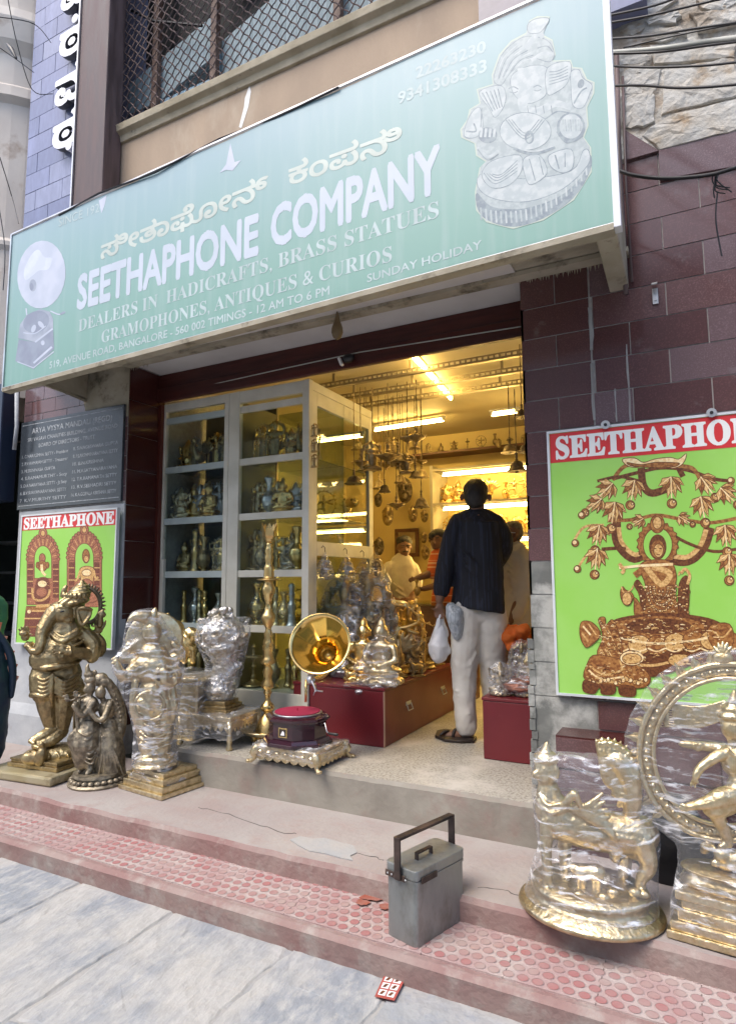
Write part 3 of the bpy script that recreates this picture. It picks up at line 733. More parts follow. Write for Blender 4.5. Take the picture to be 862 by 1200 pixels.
mb = MB(); mb.box((-3.75, 3.58, 2.875), (-.765, 3.62, 2.985)); put('lower_slat', mb, m_lintel, li, bevel=.006)
mb = MB(); mb.tube([(-3.7, 3.595, 2.93), (-2.6, 3.572, 2.95), (-1.9, 3.575, 2.965), (-.8, 3.575, 2.93)], .004, 5); put('wire', mb, m_pale, li)
cc = thing('security_camera', 'small dome camera with a white cap fixed under the red shutter box', 'camera', at(405, 420, y=3.55))
p = at(408, 420, y=3.54); mb = MB().ell(p, (.045, .03, .03)); put('housing', mb, m_cable, cc, smooth=True)
p = at(399, 424, y=3.52); mb = MB().obox(p, (.018, .03, .06), Matrix.Rotation(-.4, 3, 'Y')); put('cap', mb, M('white_plastic', (.8,.8,.8), .3, bump=0), cc, bevel=.004)
# hanging gourd charm
gd = thing('hanging_gourd', 'brown ash gourd charm hanging from the soffit at the middle of the door', 'charm', at(395, 385, y=3.2))
p = at(395, 386, y=3.2); mb = MB().lathe([(.005, .11), (.012, .08), (.02, .05), (.034, .01), (.036, -.02), (.026, -.05), (.006, -.065)], p, 14); put('gourd', mb, M('gourd_skin', (.13,.09,.045), .6, vs=9, col2=(.2,.15,.08)), gd, smooth=True)
mb = MB().tube([p+Vector((0,0,.1)), Vector((p.x, p.y, 3.095))], .003, 5); put('string', mb, m_cable, gd)

# ================================================================== opposite side of the lane (only ever seen mirrored)
m_pale_wall = M('pale_render', (.78,.76,.72), .8, vs=2, bump=.1)
ob = thing('opposite_building', 'plain rendered building across the lane, behind the camera', 'building', (0, -6, 0))
mb = MB().box((-14, -9, 0), (12, -6, 7.5)); put('wall', mb, m_pale_wall, ob)
for i in range(9):
    for k in range(2):
        mb = MB().box((-12.6+i*2.7, -5.99, 1.2+k*3.2), (-11.2+i*2.7, -5.95, 2.9+k*3.2)); mb.box((-12.7+i*2.7, -5.98, 1.1+k*3.2), (-11.1+i*2.7, -5.9, 1.2+k*3.2)); put('window', mb, m_curt, ob)
# ================================================================== the long shop banner
BY = 2.611
from mathutils.geometry import tessellate_polygon
def grad_mat(name, stops, z0, z1, rough=.35, veil=.0, axis='Z', bump=.05):
    "vinyl whose colour runs through several tints from bottom to top"
    mt = M(name, stops[0], rough, bump=bump, bs=3); nt = mt.node_tree; N = nt.nodes; L = nt.links
    tc = N.new('ShaderNodeTexCoord'); sp = N.new('ShaderNodeSeparateXYZ'); L.new(tc.outputs['Object'], sp.inputs[0])
    mr = N.new('ShaderNodeMapRange'); mr.inputs[1].default_value = z0; mr.inputs[2].default_value = z1; L.new(sp.outputs[axis], mr.inputs[0])
    nn = N.new('ShaderNodeTexNoise'); nn.inputs['Scale'].default_value = 1.6; nn.inputs['Detail'].default_value = 4; L.new(tc.outputs['Object'], nn.inputs[0])
    ma = N.new('ShaderNodeMath'); ma.operation = 'MULTIPLY_ADD'; ma.inputs[1].default_value = .35; L.new(nn.outputs[0], ma.inputs[0])
    sb_ = N.new('ShaderNodeMath'); sb_.operation = 'SUBTRACT'; sb_.inputs[1].default_value = .17; L.new(mr.outputs[0], sb_.inputs[0]); L.new(sb_.outputs[0], ma.inputs[2])
    cr = N.new('ShaderNodeValToRGB'); L.new(ma.outputs[0], cr.inputs[0])
    e = cr.color_ramp.elements; e[0].color = (*stops[0], 1); e[1].color = (*stops[-1], 1)
    for i, s_ in enumerate(stops[1:-1]): q = e.new((i+1)/(len(stops)-1)); q.color = (*s_, 1)
    mp = N.new('ShaderNodeMapping'); mp.inputs['Scale'].default_value = (9, 1, .8); L.new(tc.outputs['Object'], mp.inputs[0])
    n4 = N.new('ShaderNodeTexNoise'); n4.inputs['Scale'].default_value = 2; n4.inputs['Detail'].default_value = 9; L.new(mp.outputs[0], n4.inputs[0])
    r4 = N.new('ShaderNodeMapRange'); r4.inputs[1].default_value = .48; r4.inputs[2].default_value = .8; r4.inputs[4].default_value = .3; L.new(n4.outputs[0], r4.inputs[0])
    m4 = N.new('ShaderNodeMix'); m4.data_type = 'RGBA'; m4.inputs[7].default_value = (.42, .52, .52, 1); L.new(cr.outputs[0], m4.inputs[6]); L.new(r4.outputs[0], m4.inputs[0])
    L.new(m4.outputs[2], N['Principled BSDF'].inputs['Base Color']); return mt
m_ban = grad_mat('banner_vinyl', [(.20,.37,.32), (.22,.39,.345), (.25,.405,.40), (.29,.42,.46)], 0, 1.1, rough=.4)
m_btxt = M('banner_white_ink', (.53,.59,.68), .45, bump=0, col2=(.48,.54,.62))
m_btxt2 = M('banner_cream_ink', (.56,.63,.58), .45, bump=0)
m_btxt3 = M('banner_faint_ink', (.50,.61,.62), .45, bump=0)
bn = thing('shop_banner', 'long faded blue green shop banner with white English and Kannada lettering above the door', 'banner', (-2.2, BY, 2.79))
bx0, bx1 = -4.2, -.21
BYv = BY+.0007
ztop = lambda t: 3.925+.117*t
mb = MB(); nx, nz = 60, 10; z_at = lambda t: 2.792+.099*t
for k in range(nz+1):
    for i in range(nx+1):
        t = i/nx; z0 = 2.792+.098*t; z1 = ztop(t)
        mb.v.append((bx0+(bx1-bx0)*t, BYv+.0006*sin(t*23+k*.5)*(k/nz), z0+(z1-z0)*k/nz+(-.012*sin(pi*((t*5) % 1)) if k == nz else 0)))
for k in range(nz):
    for i in range(nx): mb.f.append((k*(nx+1)+i, k*(nx+1)+i+1, (k+1)*(nx+1)+i+1, (k+1)*(nx+1)+i)); mb.m.append(0)
put('vinyl', mb, m_ban, bn, smooth=True)
mb = MB(); mb.prism([(bx0,BY+.02,2.79),(bx1,BY+.02,2.888),(bx1,BY+.02,ztop(1)-.005),(bx0,BY+.02,ztop(0)-.01)], (0,.012,0)); put('backing', mb, M('banner_back', (.3,.3,.3), .7), bn)
mb = MB(); mb.prism([(bx0,BY-.012,2.765),(bx0,BY+.05,2.765),(bx0,BY+.05,2.792),(bx0,BY-.012,2.792)], (bx1-bx0,0,.098)); put('bottom_rail', mb, m_conc, bn)
mb = MB(); mb.prism([(bx0,BY-.008,2.785),(bx0,BY,2.785),(bx0,BY,2.797),(bx0,BY-.008,2.797)], (bx1-bx0,0,.098)); put('bottom_rim', mb, m_alu, bn)
mb = MB(); mb.box((bx1,BY-.012,2.87),(bx1+.028,BY+.045,ztop(1)+.02)); put('end_rail', mb, M('white_metal', (.82,.84,.88), .3, bump=0), bn, bevel=.002)
mb = MB(); mb.box((bx0-.012,BY-.008,2.775),(bx0,BY+.04,3.93)); put('end_rail', mb, m_alu, bn)
mb = MB(); mb.tube([(bx0+(bx1-bx0)*k/8, BY, ztop(k/8)+.002) for k in range(9)], .009, 6); put('top_rod', mb, m_alu, bn)
mb = MB(); mb.tube([(-3.7,BY,3.93),(-3.3,BY-.01,3.962),(-2.8,BY-.01,3.945),(-2.3,BY,4.0),(-1.9,BY,3.985),(-1.5,BY-.01,4.0)], .006, 5); tag(put('cable', mb, m_cable), 'loose black cable lying along the top edge of the banner', 'cable')
def bt(name, body, A, B, T, mat, **k):
    a, b, t = at(*A, y=BY), at(*B, y=BY), at(*T, y=BY); return text(name, body, a, b, (t.z-b.z), mat, bn, off=k.pop('off', .0003), **k)
bt('lettering', 'SINCE 1924', (69,266), (122,246), (122,236), m_btxt3)
bt('kannada_lettering', '\u0CB8\u0CC0\u0CA4\u0CBE\u0CAB\u0CCB\u0CA8\u0CCD', (118,304), (314,228), (314,206), m_btxt2, perchar=True, bold=.022)
bt('kannada_lettering', '\u0C95\u0C82\u0CAA\u0CA8\u0CBF', (338,217), (471,172), (471,148), m_btxt2, perchar=True, bold=.022)
bt('lettering', 'SEETHAPHONE', (90,362), (303,296), (303,252), m_btxt, bold=.035)
bt('lettering', 'COMPANY', (317,289), (516,222), (516,171), m_btxt, bold=.035)
bt('lettering', serif('DEALERS IN  HADICRAFTS, BRASS STATUES'), (92,389), (514,254), (514,235), m_btxt3)
bt('lettering', serif('GRAMOPHONES, ANTIQUES & CURIOS'), (119,402), (459,306), (459,288), m_btxt3)
bt('lettering', '519, AVENUE ROAD, BANGALORE - 560 002 TIMINGS - 12 AM TO 6 PM', (58,432), (386,345), (386,335), m_btxt3, bold=.012)
bt('lettering', 'SUNDAY HOLIDAY', (430,331), (564,291), (564,281), m_btxt3, bold=.01)
bt('lettering', '22263230', (487,92), (569,60), (569,47), m_btxt3, bold=.025)
bt('lettering', '9341308333', (466,122), (570,83), (570,69), m_btxt3, bold=.025)

class Print:
    "flat printed artwork: thin ink shapes stacked a fraction of a millimetre apart on a sheet that faces the street"
    def __init__(s, parent, Y, view, name='printed_picture', step=.00003, start=.0006):
        s.pa = parent; s.Y = Y; s.zx, s.zy, s.k = view; s.n = 0; s.outline = None; s.ow = 3; s.step = step; s.start = start; s.mb = MB(); s.mats = []; s.name = name
    def q(s, u, v): return at(s.zx+u/s.k, s.zy+v/s.k, y=s.Y-s.start-s.n*s.step)
    def mi(s, mat):
        if mat not in s.mats: s.mats.append(mat)
        return s.mats.index(mat)
    def poly(s, pts, mat, sm=False):
        if sm: pts = loop_spline(pts)
        s.n += 1; P = [s.q(*p) for p in pts]
        T = tessellate_polygon([[Vector((x, y, 0)) for x, y in pts]])
        s.mb.add(P, [tuple(t) for t in T], s.mi(mat))
        if s.outline and mat is not s.outline and len(pts) > 4: s.line(list(pts)+[pts[0]], s.ow, s.outline, False)
    def ell(s, u, v, a, b, mat, rot=0, n=26, wob=0, r=None):
        c, d = cos(rad(rot)), sin(rad(rot)); P = []
        for i in range(n):
            t = 2*pi*i/n; w_ = 1+(wob*(1 if i % 2 else -1)); x, y = a*cos(t)*w_, b*sin(t)*w_; P.append((u+x*c-y*d, v+x*d+y*c))
        s.poly(P, mat)
    def line(s, pts, w_, mat, sm=True, taper=None):
        if sm and len(pts) > 2: pts = open_spline(pts)
        L_, R_ = [], []; n = len(pts)
        for i, (x, y) in enumerate(pts):
            a, b = pts[max(i-1, 0)], pts[min(i+1, n-1)]; dx, dy = b[0]-a[0], b[1]-a[1]; l_ = math.hypot(dx, dy) or 1
            ww = w_/2*((1-(i/(n-1))*(1-taper)) if taper is not None else 1)
            L_.append((x-dy/l_*ww, y+dx/l_*ww)); R_.append((x+dy/l_*ww, y-dx/l_*ww))
        s.n += 1
        vs = [s.q(*p) for p in L_+R_]; s.mb.add(vs, [(i, i+1, n+i+1, n+i) for i in range(n-1)], s.mi(mat))
    def done(s): 
        return put(s.name, s.mb, s.mats, s.pa)
def open_spline(p, n=5):
    V = [Vector((a, b, 0)) for a, b in p]; P, _ = spline(V, [0]*len(V), n); return [(v.x, v.y) for v in P]
def loop_spline(p, n=4):
    N_ = len(p); out = []
    for i in range(N_):
        a, b, c, d = [Vector(p[(i+k-1) % N_]) for k in range(4)]
        for j in range(n):
            t = j/n; v = .5*((2*b)+(c-a)*t+(2*a-5*b+4*c-d)*t*t+(3*b-a-3*c+d)*t**3); out.append((v.x, v.y))
    return out

inkp = lambda n_, c, c2=None, vs=30, **k: M(n_, c, .45, vs=vs, col2=c2 or c, bump=0, vlo=.42, vhi=.58, **k)
# printed gramophone, left end of the banner (view: 6.315x from 0,260)
i_w = inkp('ink_pale', (.53,.57,.67), (.46,.51,.61), 5); i_g = inkp('ink_grey', (.30,.34,.42), (.38,.42,.50), 8); i_g2 = inkp('ink_dark_grey', (.24,.27,.35), (.28,.32,.4), 8)
P = Print(bn, BY, (0, 260, 6.315), 'printed_gramophone', step=.00001, start=.0003)
P.line([(195,640),(200,690)], 10, i_w, False)
P.ell(308, 390, 178, 252, i_w, 5)
P.poly([(180,360),(230,250),(285,205),(330,260),(385,270),(360,350),(290,360),(240,400),(190,430)], inkp('ink_shade', (.54,.59,.69), (.60,.65,.75), 9), True)
P.ell(245, 470, 26, 45, i_g, 0); P.ell(235, 480, 14, 28, i_g2)
P.poly([(150,760),(200,690),(300,645),(370,665),(395,720),(395,790),(260,890),(135,860)], i_g, False)
P.ell(270, 740, 100, 78, i_g2, -25); P.line([(175,820),(260,825),(340,770)], 7, i_w)
P.ell(250, 790, 16, 30, i_w, 20); P.ell(305, 760, 16, 30, i_w, -40)
P.poly([(140,870),(260,890),(395,795),(402,940),(250,1090),(115,1030)], i_g2)
P.line([(262,890),(392,790)], 12, i_w, False); P.line([(250,1045),(385,925)], 14, i_w, False); P.line([(130,1035),(250,1080),(400,960)], 8, i_w, False)
P.line([(375,660),(440,685),(485,665)], 9, i_w); P.ell(465, 675, 22, 9, i_g2, -25); P.ell(318, 895, 14, 18, i_w)
P.done()
# printed seated idol with a turban, right end of the banner (view: 4.31x from 520,10)
i_o = inkp('ink_outline', (.46,.53,.46)); i_a = inkp('ink_stone', (.34,.40,.42), (.42,.48,.49), 40); i_b = inkp('ink_stone_shade', (.20,.25,.29), (.28,.34,.37), 40); i_c = inkp('ink_stone_light', (.49,.54,.55), (.40,.46,.48), 30)
P = Print(bn, BY, (520, 10, 4.31), 'printed_idol', step=.000006, start=.0003); P.outline = None
sil = [(430,70),(470,48),(532,50),(495,140),(545,165),(560,240),(545,268),(635,265),(645,300),(690,305),(715,360),(752,375),(750,430),(715,500),(722,590),(700,650),(735,700),(738,820),(650,960),(500,1060),(350,1103),(220,1070),(168,1010),(162,920),(185,800),(215,770),(168,740),(160,680),(95,650),(90,610),(125,560),(135,510),(185,480),(170,410),(250,385),(245,340),(280,240),(340,170),(415,130)]
P.poly([(450+(x-450)*1.025, 570+(y-570)*1.02) for x, y in sil], i_o, False); P.poly(sil, i_a, False)
P.outline = i_b; P.ow = 4
P.poly([(165,930),(240,1000),(400,1010),(580,950),(700,840),(738,740),(738,820),(650,960),(500,1060),(350,1103),(220,1070),(168,1010)], i_b, True)
for k in range(22):
    t = k/21; x = 185+t*530; y = 985+60*sin(t*pi*.8)-t*t*250+20; P.line([(x, y), (x+4, y+62-t*10)], 9, i_c if k % 2 else i_a, False)
P.poly([(170,900),(200,830),(400,860),(640,820),(700,720),(730,720),(725,790),(600,910),(420,975),(250,960)], i_c, True)
P.poly([(250,360),(285,245),(345,178),(420,140),(520,160),(555,225),(530,270),(430,250),(330,330),(290,385)], i_a, True)
for k in range(7): P.line([(262+k*12,360-k*4),(300+k*16,250+k*3),(380+k*14,175+k*12)], 5, i_b if k % 2 else i_c)
P.line([(410,200),(470,130),(500,145)], 26, i_c); P.line([(440,262),(500,225),(545,235)], 16, i_c); P.line([(470,200),(520,190),(548,220)], 6, i_b)
P.poly([(425,75),(470,50),(530,52),(495,110),(470,125),(425,120)], i_c, True)
P.poly([(340,340),(430,290),(520,300),(520,400),(500,450),(420,480),(350,430)], i_c, True); P.line([(325,405),(350,395),(375,408)], 6, i_b); P.line([(330,420),(352,426),(372,418)], 4, i_b); P.line([(450,398),(472,388),(492,398)], 6, i_b); P.line([(454,412),(472,416),(490,408)], 4, i_b)
P.line([(400,300),(405,400),(400,500),(470,520),(560,480),(640,500)], 62, i_c, taper=.45); P.line([(410,545),(500,560),(570,520),(640,530)], 7, i_b)
for k in range(4): P.line([(420+k*40,490),(425+k*40,530)], 4, i_b, False)
P.poly([(178,420),(290,390),(310,470),(260,550),(225,500)], i_c, True)
for k in range(5): P.line([(192+k*20,425-k*5),(245+k*12,520-k*6)], 6, i_b, True)
P.poly([(520,300),(635,270),(625,370),(570,420),(520,430)], i_c, True)
for k in range(5): P.line([(530,320+k*16),(575,315+k*14),(625,290+k*16)], 5, i_b)
P.poly([(640,320),(680,310),(700,350),(745,385),(735,430),(700,500),(650,490),(640,400)], i_c, True); P.line([(655,480),(690,420),(720,400)], 8, i_b); P.ell(690,380,16,24,i_b,20)
P.poly([(130,540),(180,500),(195,600),(160,650),(100,640)], i_c, True); P.line([(110,620),(160,620),(150,580)], 8, i_b); P.line([(190,500),(185,600)], 5, i_b)
P.ell(410,620,130,95,i_c); P.ell(430,650,24,34,i_b); P.ell(430,655,16,24,i_a)
for r_ in (70,85,100): P.line([(410-r_,560),(410,560+r_),(410+r_,560)], 5, i_b)
P.ell(640,600,72,76,i_b,10); P.ell(640,595,60,64,i_c,10)
for k in range(4): P.line([(605+k*24,620),(600+k*26,560)], 13, i_a); P.line([(617+k*24,620),(612+k*26,560)], 4, i_b)
P.line([(570,620),(620,675),(700,640)], 12, i_b); P.ell(220,640,48,40,i_b)
for k in range(4): P.line([(185+k*22,650),(190+k*22,605)], 12, i_c)
P.line([(170,700),(220,750),(275,720)], 16, i_c); P.line([(170,712),(220,765),(275,735)], 5, i_b)
P.poly([(190,840),(240,770),(380,740),(390,820),(330,890),(240,905)], i_c, True)
for k in range(4): P.line([(200+k*14,830+k*2),(260+k*10,885-k*16),(370,820-k*18)], 5, i_b)
P.poly([(400,760),(480,740),(520,830),(440,890),(410,850)], i_c, True); P.line([(430,760),(460,870)], 6, i_b); P.line([(480,750),(500,840)], 5, i_b)
P.poly([(530,740),(640,710),(650,800),(600,830),(540,800)], i_c, True); P.line([(560,740),(580,810)], 8, i_b); P.line([(610,730),(610,800)], 6, i_b)
P.line([(350,705),(450,735),(560,700)], 14, i_b); P.line([(350,695),(450,722),(560,690)], 8, i_c)
P.done()
# small bird-like white tears in the vinyl and paint drips above
P = Print(bn, BY, (0,0,2), 'torn_patch', start=.0004); P.poly([(515,405),(530,385),(540,335),(550,380),(565,375),(545,400),(530,398)], i_w); P.poly([(232,470),(250,458),(246,480),(238,500)], i_w); P.done()
P = Print(uw, 3.299, (0,0,2), 'paint_drip'); P.poly([(585,198),(588,215),(582,250),(566,300),(560,298),(572,250),(574,230)], inkp('drip_white', (.7,.7,.68))); P.done()

# ================================================================== posters
i_green = inkp('poster_green', (.30,.62,.10), (.33,.64,.13), 3); i_redb = inkp('poster_red', (.62,.03,.035)); i_wht = inkp('poster_white', (.82,.82,.80))
i_c1 = inkp('bronze_mid', (.40,.18,.05), (.22,.075,.02), 78); i_c2 = inkp('bronze_dark', (.10,.028,.010), (.18,.065,.02), 90); i_c3 = inkp('bronze_light', (.74,.48,.19), (.52,.28,.09), 102); i_c4 = inkp('bronze_bright', (.92,.76,.44), (.82,.56,.26), 84); i_r1 = inkp('copper_mid', (.46,.19,.10), (.30,.10,.05), 102); i_r2 = inkp('copper_dark', (.13,.03,.018), (.22,.07,.035), 90)
m_pframe = M('poster_edge', (.70,.73,.76), .4, bump=0)
def poster(name, label, cx, quad, Y, band):
    "quad in photo pixels: tl, tr, br, bl"
    q = [at(*p, y=Y) for p in quad]; t = thing(name, label, 'poster', (cx, Y, min(v.z for v in q)))
    x0 = (q[0].x+q[3].x)/2; x1 = (q[1].x+q[2].x)/2; z1 = (q[0].z+q[1].z)/2; z0 = (q[3].z+q[2].z)/2
    mb = MB(); mb.box((x0, Y, z0), (x1, Y+.02, z1)); put('board', mb, i_green, t)
    w_ = .012
    mb = MB(); mb.box((x0-w_, Y-.006, z0-w_), (x0, Y+.022, z1+w_)); mb.box((x1, Y-.006, z0-w_), (x1+w_, Y+.022, z1+w_)); mb.box((x0, Y-.006, z1), (x1, Y+.022, z1+w_)); mb.box((x0, Y-.006, z0-w_), (x1, Y+.022, z0)); put('frame', mb, m_pframe, t)
    mb = MB(); mb.flat([(x0+.002, Y-.001, z1-band), (x1-.002, Y-.001, z1-band), (x1-.002, Y-.001, z1-.002), (x0+.002, Y-.001, z1-.002)]); put('red_band', mb, i_redb, t)
    return t, x0, x1, z0, z1
# right poster
p1, x0, x1, z0, z1 = poster('poster', 'large green poster of a bronze flute player under a fruit tree on the right wall', 0, ((645,508),(964,474),(964,834),(652,812)), 3.27, .155)
def fancy(body, x0, x1, zb, h_, Y, par):
    "display capitals, each with curled spurs"
    text('lettering', serif(body), (x0, Y, zb), (x1, Y, zb), h_, i_wht, par, bold=.03, off=.0018)
fancy('SEETHAPHONE', x0+.03, x0+.03+(x1-x0)*.86, z1-.133, .108, 3.27, p1)
a = at(658,540,y=3.27)
P = Print(p1, 3.27, (640,520,3.883), 'printed_statue', step=.000005, start=.0006); P.outline = i_c2; P.ow = 3.5
def leafbunch(u, v, s_, ang=90, fr=True, mat=None):
    ca, sa = cos(rad(ang)), sin(rad(ang)); T = lambda x, y: (u+(x*ca-y*sa)*s_, v+(x*sa+y*ca)*s_)
    for k, (o, l_) in enumerate(((-55,72),(-32,90),(-11,100),(11,100),(32,90),(55,72))):
        c, d = cos(rad(o)), sin(rad(o)); b = 12
        P.poly([T(0,0), T(l_*.35*c-b*d, l_*.35*d+b*c), T(l_*.5*c-b*1.5*d,l_*.5*d+b*1.5*c), T(l_*.68*c-b*.7*d,l_*.68*d+b*.7*c), T(l_*c, l_*d), T(l_*.7*c+b*.8*d, l_*.7*d-b*.8*c), T(l_*.5*c+b*1.4*d, l_*.5*d-b*1.4*c), T(l_*.3*c+b*d, l_*.3*d-b*c)], (i_c3, i_c1, i_c3)[k % 3])
        P.line([T(0,0), T(l_*.85*c, l_*.85*d)], 3*s_, i_c4 if k % 2 else i_c2, False)
    P.line([T(0,0), T(110,0)], 6*s_, i_c4, False)
    if fr: P.ell(*T(122,0), 22*s_, 22*s_, i_c1); P.ell(*T(120,-4), 16*s_, 16*s_, i_c3); P.ell(*T(114,-9), 6*s_, 6*s_, i_c4)
# tree
P.line([(480,470),(400,520),(330,460),(315,380),(320,300)], 46, i_c2); P.line([(480,460),(405,505),(342,450),(328,380)], 20, i_c3)
P.line([(540,520),(640,530),(710,470),(740,380)], 50, i_c2); P.line([(560,508),(640,515),(700,460),(725,390)], 22, i_c3)
P.line([(280,350),(400,345),(500,325),(620,345),(740,360),(862,340)], 16, i_c1)
P.line([(430,110),(440,190),(480,225),(560,200)], 34, i_c2); P.line([(620,150),(600,110)], 26, i_c2)
P.line([(300,160),(420,130),(520,110),(640,120),(760,160),(850,170)], 16, i_c2); P.line([(300,165),(360,100),(480,90)], 18, i_c1); P.line([(560,100),(660,110),(700,170)], 18, i_c1)
P.line([(230,170),(330,150),(420,170)], 14, i_c2); P.line([(120,450),(170,380),(260,370)], 12, i_c3); P.line([(140,570),(180,510),(240,480)], 12, i_c3); P.line([(155,325),(230,250),(300,200)], 13, i_c3)
P.line([(250,480),(330,475),(360,480)], 16, i_c2); P.line([(580,420),(660,460),(760,490),(862,480)], 14, i_c2)
P.poly([(345,70),(400,65),(440,85),(490,70),(560,62),(600,70),(635,45),(620,90),(570,112),(480,100),(400,108),(360,95)], i_c4, True); P.poly([(365,85),(430,95),(490,85),(560,85),(605,90),(560,108),(400,104)], i_c1, True)
for (u, v, s_, an) in ((400,165,.95,100),(565,150,1.0,88),(700,150,.95,55),(300,180,.9,135),(310,265,1.0,98),(700,240,1.0,80),(240,370,.95,100),(230,480,.95,96),(440,340,.6,150),(600,330,.6,30),(810,370,1.0,85),(830,500,1.0,90),(790,200,.9,45),(250,250,.8,140)):
    leafbunch(u, v, s_, an)
for (u, v) in ((160,325),(130,452),(140,570),(838,168)): P.ell(u, v, 16, 16, i_c1); P.ell(u-3, v-3, 11, 11, i_c4)
# arch, player
P.ell(505, 455, 92, 100, i_c1, wob=.05, n=40); P.ell(505, 460, 66, 78, i_green); P.ell(503,365,32,42,i_c1); P.ell(503,360,20,28,i_c3)
P.ell(505,470,40,58,i_c2); P.ell(505,480,32,42,i_c1); P.ell(508,486,22,30,i_c3); P.line([(488,478),(498,476)],5,i_c2,False); P.line([(512,476),(524,478)],5,i_c2,False); P.line([(500,505),(514,505)],4,i_c2,False)
P.poly([(420,560),(470,530),(560,535),(590,600),(580,680),(600,760),(560,840),(450,850),(430,760),(450,650)], i_c1, True)
P.line([(450,560),(520,640),(560,590),(480,560)], 26, i_c3); P.line([(330,565),(430,555),(575,548)], 12, i_c4, False); P.line([(330,545),(350,575),(340,590)], 16, i_c3); P.line([(400,600),(440,570)], 30, i_c1)
for r_ in (40,62,82):
    for k in range(22):
        t = pi*k/21; P.ell(520+cos(t)*r_*.8, 650+sin(t)*r_*1.35, 5.5, 5.5, i_c4 if k % 2 else i_c3, n=8)
P.poly([(430,780),(420,690),(395,640),(420,620),(455,700)], i_c2, True); P.poly([(600,640),(640,600),(650,680),(640,780),(600,800)], i_c2, True)
P.line([(610,590),(630,570),(650,600),(640,640)], 14, i_c3); P.line([(600,600),(605,580)], 8, i_c3)
rr = random.Random(5)
for k in range(90):
    u, v = rr.uniform(420, 650), rr.uniform(640, 850); P.ell(u, v, rr.uniform(3,8), rr.uniform(3,7), rr.choice([i_c3, i_c4, i_c2, i_c1]), n=7)
P.poly([(345,650),(335,680),(345,720),(375,735),(400,700),(430,740),(440,780),(400,780),(395,690),(360,665)], i_c1, True); P.line([(340,650),(350,675),(380,668),(395,645)], 6, i_c3); P.ell(365,705,22,30,i_c3)
P.line([(520,820),(560,830),(600,860)], 18, i_c3); P.line([(480,830),(520,870)], 20, i_c1)
# base and birds
P.poly([(290,830),(340,790),(520,770),(700,785),(800,820),(850,880),(850,1040),(700,1000),(500,1060),(330,1040),(280,960)], i_c2, True)
P.ell(510,835,210,52,i_c1,n=36,wob=.02); P.ell(510,830,150,36,i_c2)
for k in range(7): P.ell(340+k*82, 905+12*sin(k), 52, 44, (i_c1, i_c3)[k % 2]); P.line([(300+k*80,930),(340+k*80,945),(380+k*80,930)], 7, i_c4)
P.line([(320,880),(500,910),(700,890),(800,850)], 10, i_c4); P.line([(330,975),(470,1010),(640,970)], 12, i_c3)
P.poly([(160,810),(210,815),(245,870),(190,925),(165,910),(150,860)], i_c1, True); P.line([(165,830),(200,870)], 8, i_c4); P.line([(190,820),(225,870)], 7, i_c3); P.line([(160,860),(190,900)], 8, i_c3)
P.poly([(235,800),(265,790),(270,825),(300,800),(330,870),(345,960),(300,1010),(230,960),(255,880)], i_c1, True)
for k in range(30): u, v = rr.uniform(255, 335), rr.uniform(840, 980); P.line([(u, v), (u+8, v+14)], 4, rr.choice([i_c3, i_c4, i_c2]), False)
P.line([(240,805),(255,830)], 6, i_c4); P.poly([(185,1000),(230,960),(400,1000),(470,1060),(440,1110),(300,1100),(175,1075)], i_c1, True)
P.ell(388,975,55,34,i_c4); P.ell(388,978,44,24,i_c3); P.ell(600,985,48,28,i_c3)
P.line([(195,1010),(260,1050),(340,1030),(330,985)], 9, i_c3); P.line([(190,1030),(250,1070),(350,1060)], 8, i_c4)
for k in range(16): P.ell(195+k*17, 1080+8*sin(k*1.1), 9, 11, i_c4 if k % 2 else i_c3, n=9)
P.poly([(170,1075),(230,1090),(310,1100),(305,1140),(250,1140),(240,1110),(215,1140),(165,1125)], i_c2, True); P.poly([(330,1100),(400,1105),(400,1150),(335,1145)], i_c2, True)
P.poly([(740,830),(830,820),(850,900),(800,960),(740,900)], i_c1, True); P.line([(750,850),(800,880),(840,840)], 8, i_c3)
for k in range(120): u, v = rr.uniform(300, 800), rr.uniform(800, 1010); P.line([(u, v), (u+rr.uniform(8,26), v+rr.uniform(-4,4))], rr.uniform(2,5), rr.choice([i_c3, i_c4, i_c2, i_c2]), False)
P.done()
P = Print(p1, 3.27, (640,520,3.883), 'print_highlights', step=.000004, start=.0045)
for k in range(420):
    b_ = rr.choice([(330,800,820,1000),(180,440,1000,1090),(235,340,810,960),(425,640,640,850),(330,800,820,1000)]); u, v = rr.uniform(b_[0], b_[1]), rr.uniform(b_[2], b_[3]); a_ = rr.uniform(3, 9)
    P.line([(u-a_, v+rr.uniform(-4,4)), (u, v-rr.uniform(1,5)), (u+a_, v+rr.uniform(-3,3))], rr.uniform(2,4.5), rr.choice([i_c4, i_c3, i_c3, i_c2, i_c2]))
P.done()
for (u, v) in ((709,498),(833,484)):
    p = at(u, v, y=3.262); mb = MB(); mb.tube([p, p+Vector((0,-.008,0))], .022, 12); mb.tube([p+Vector((0,-.008,0)), p+Vector((0,-.012,0))], .008, 8, mi=1); put('fixing', mb, [m_alu, m_cable], p1)
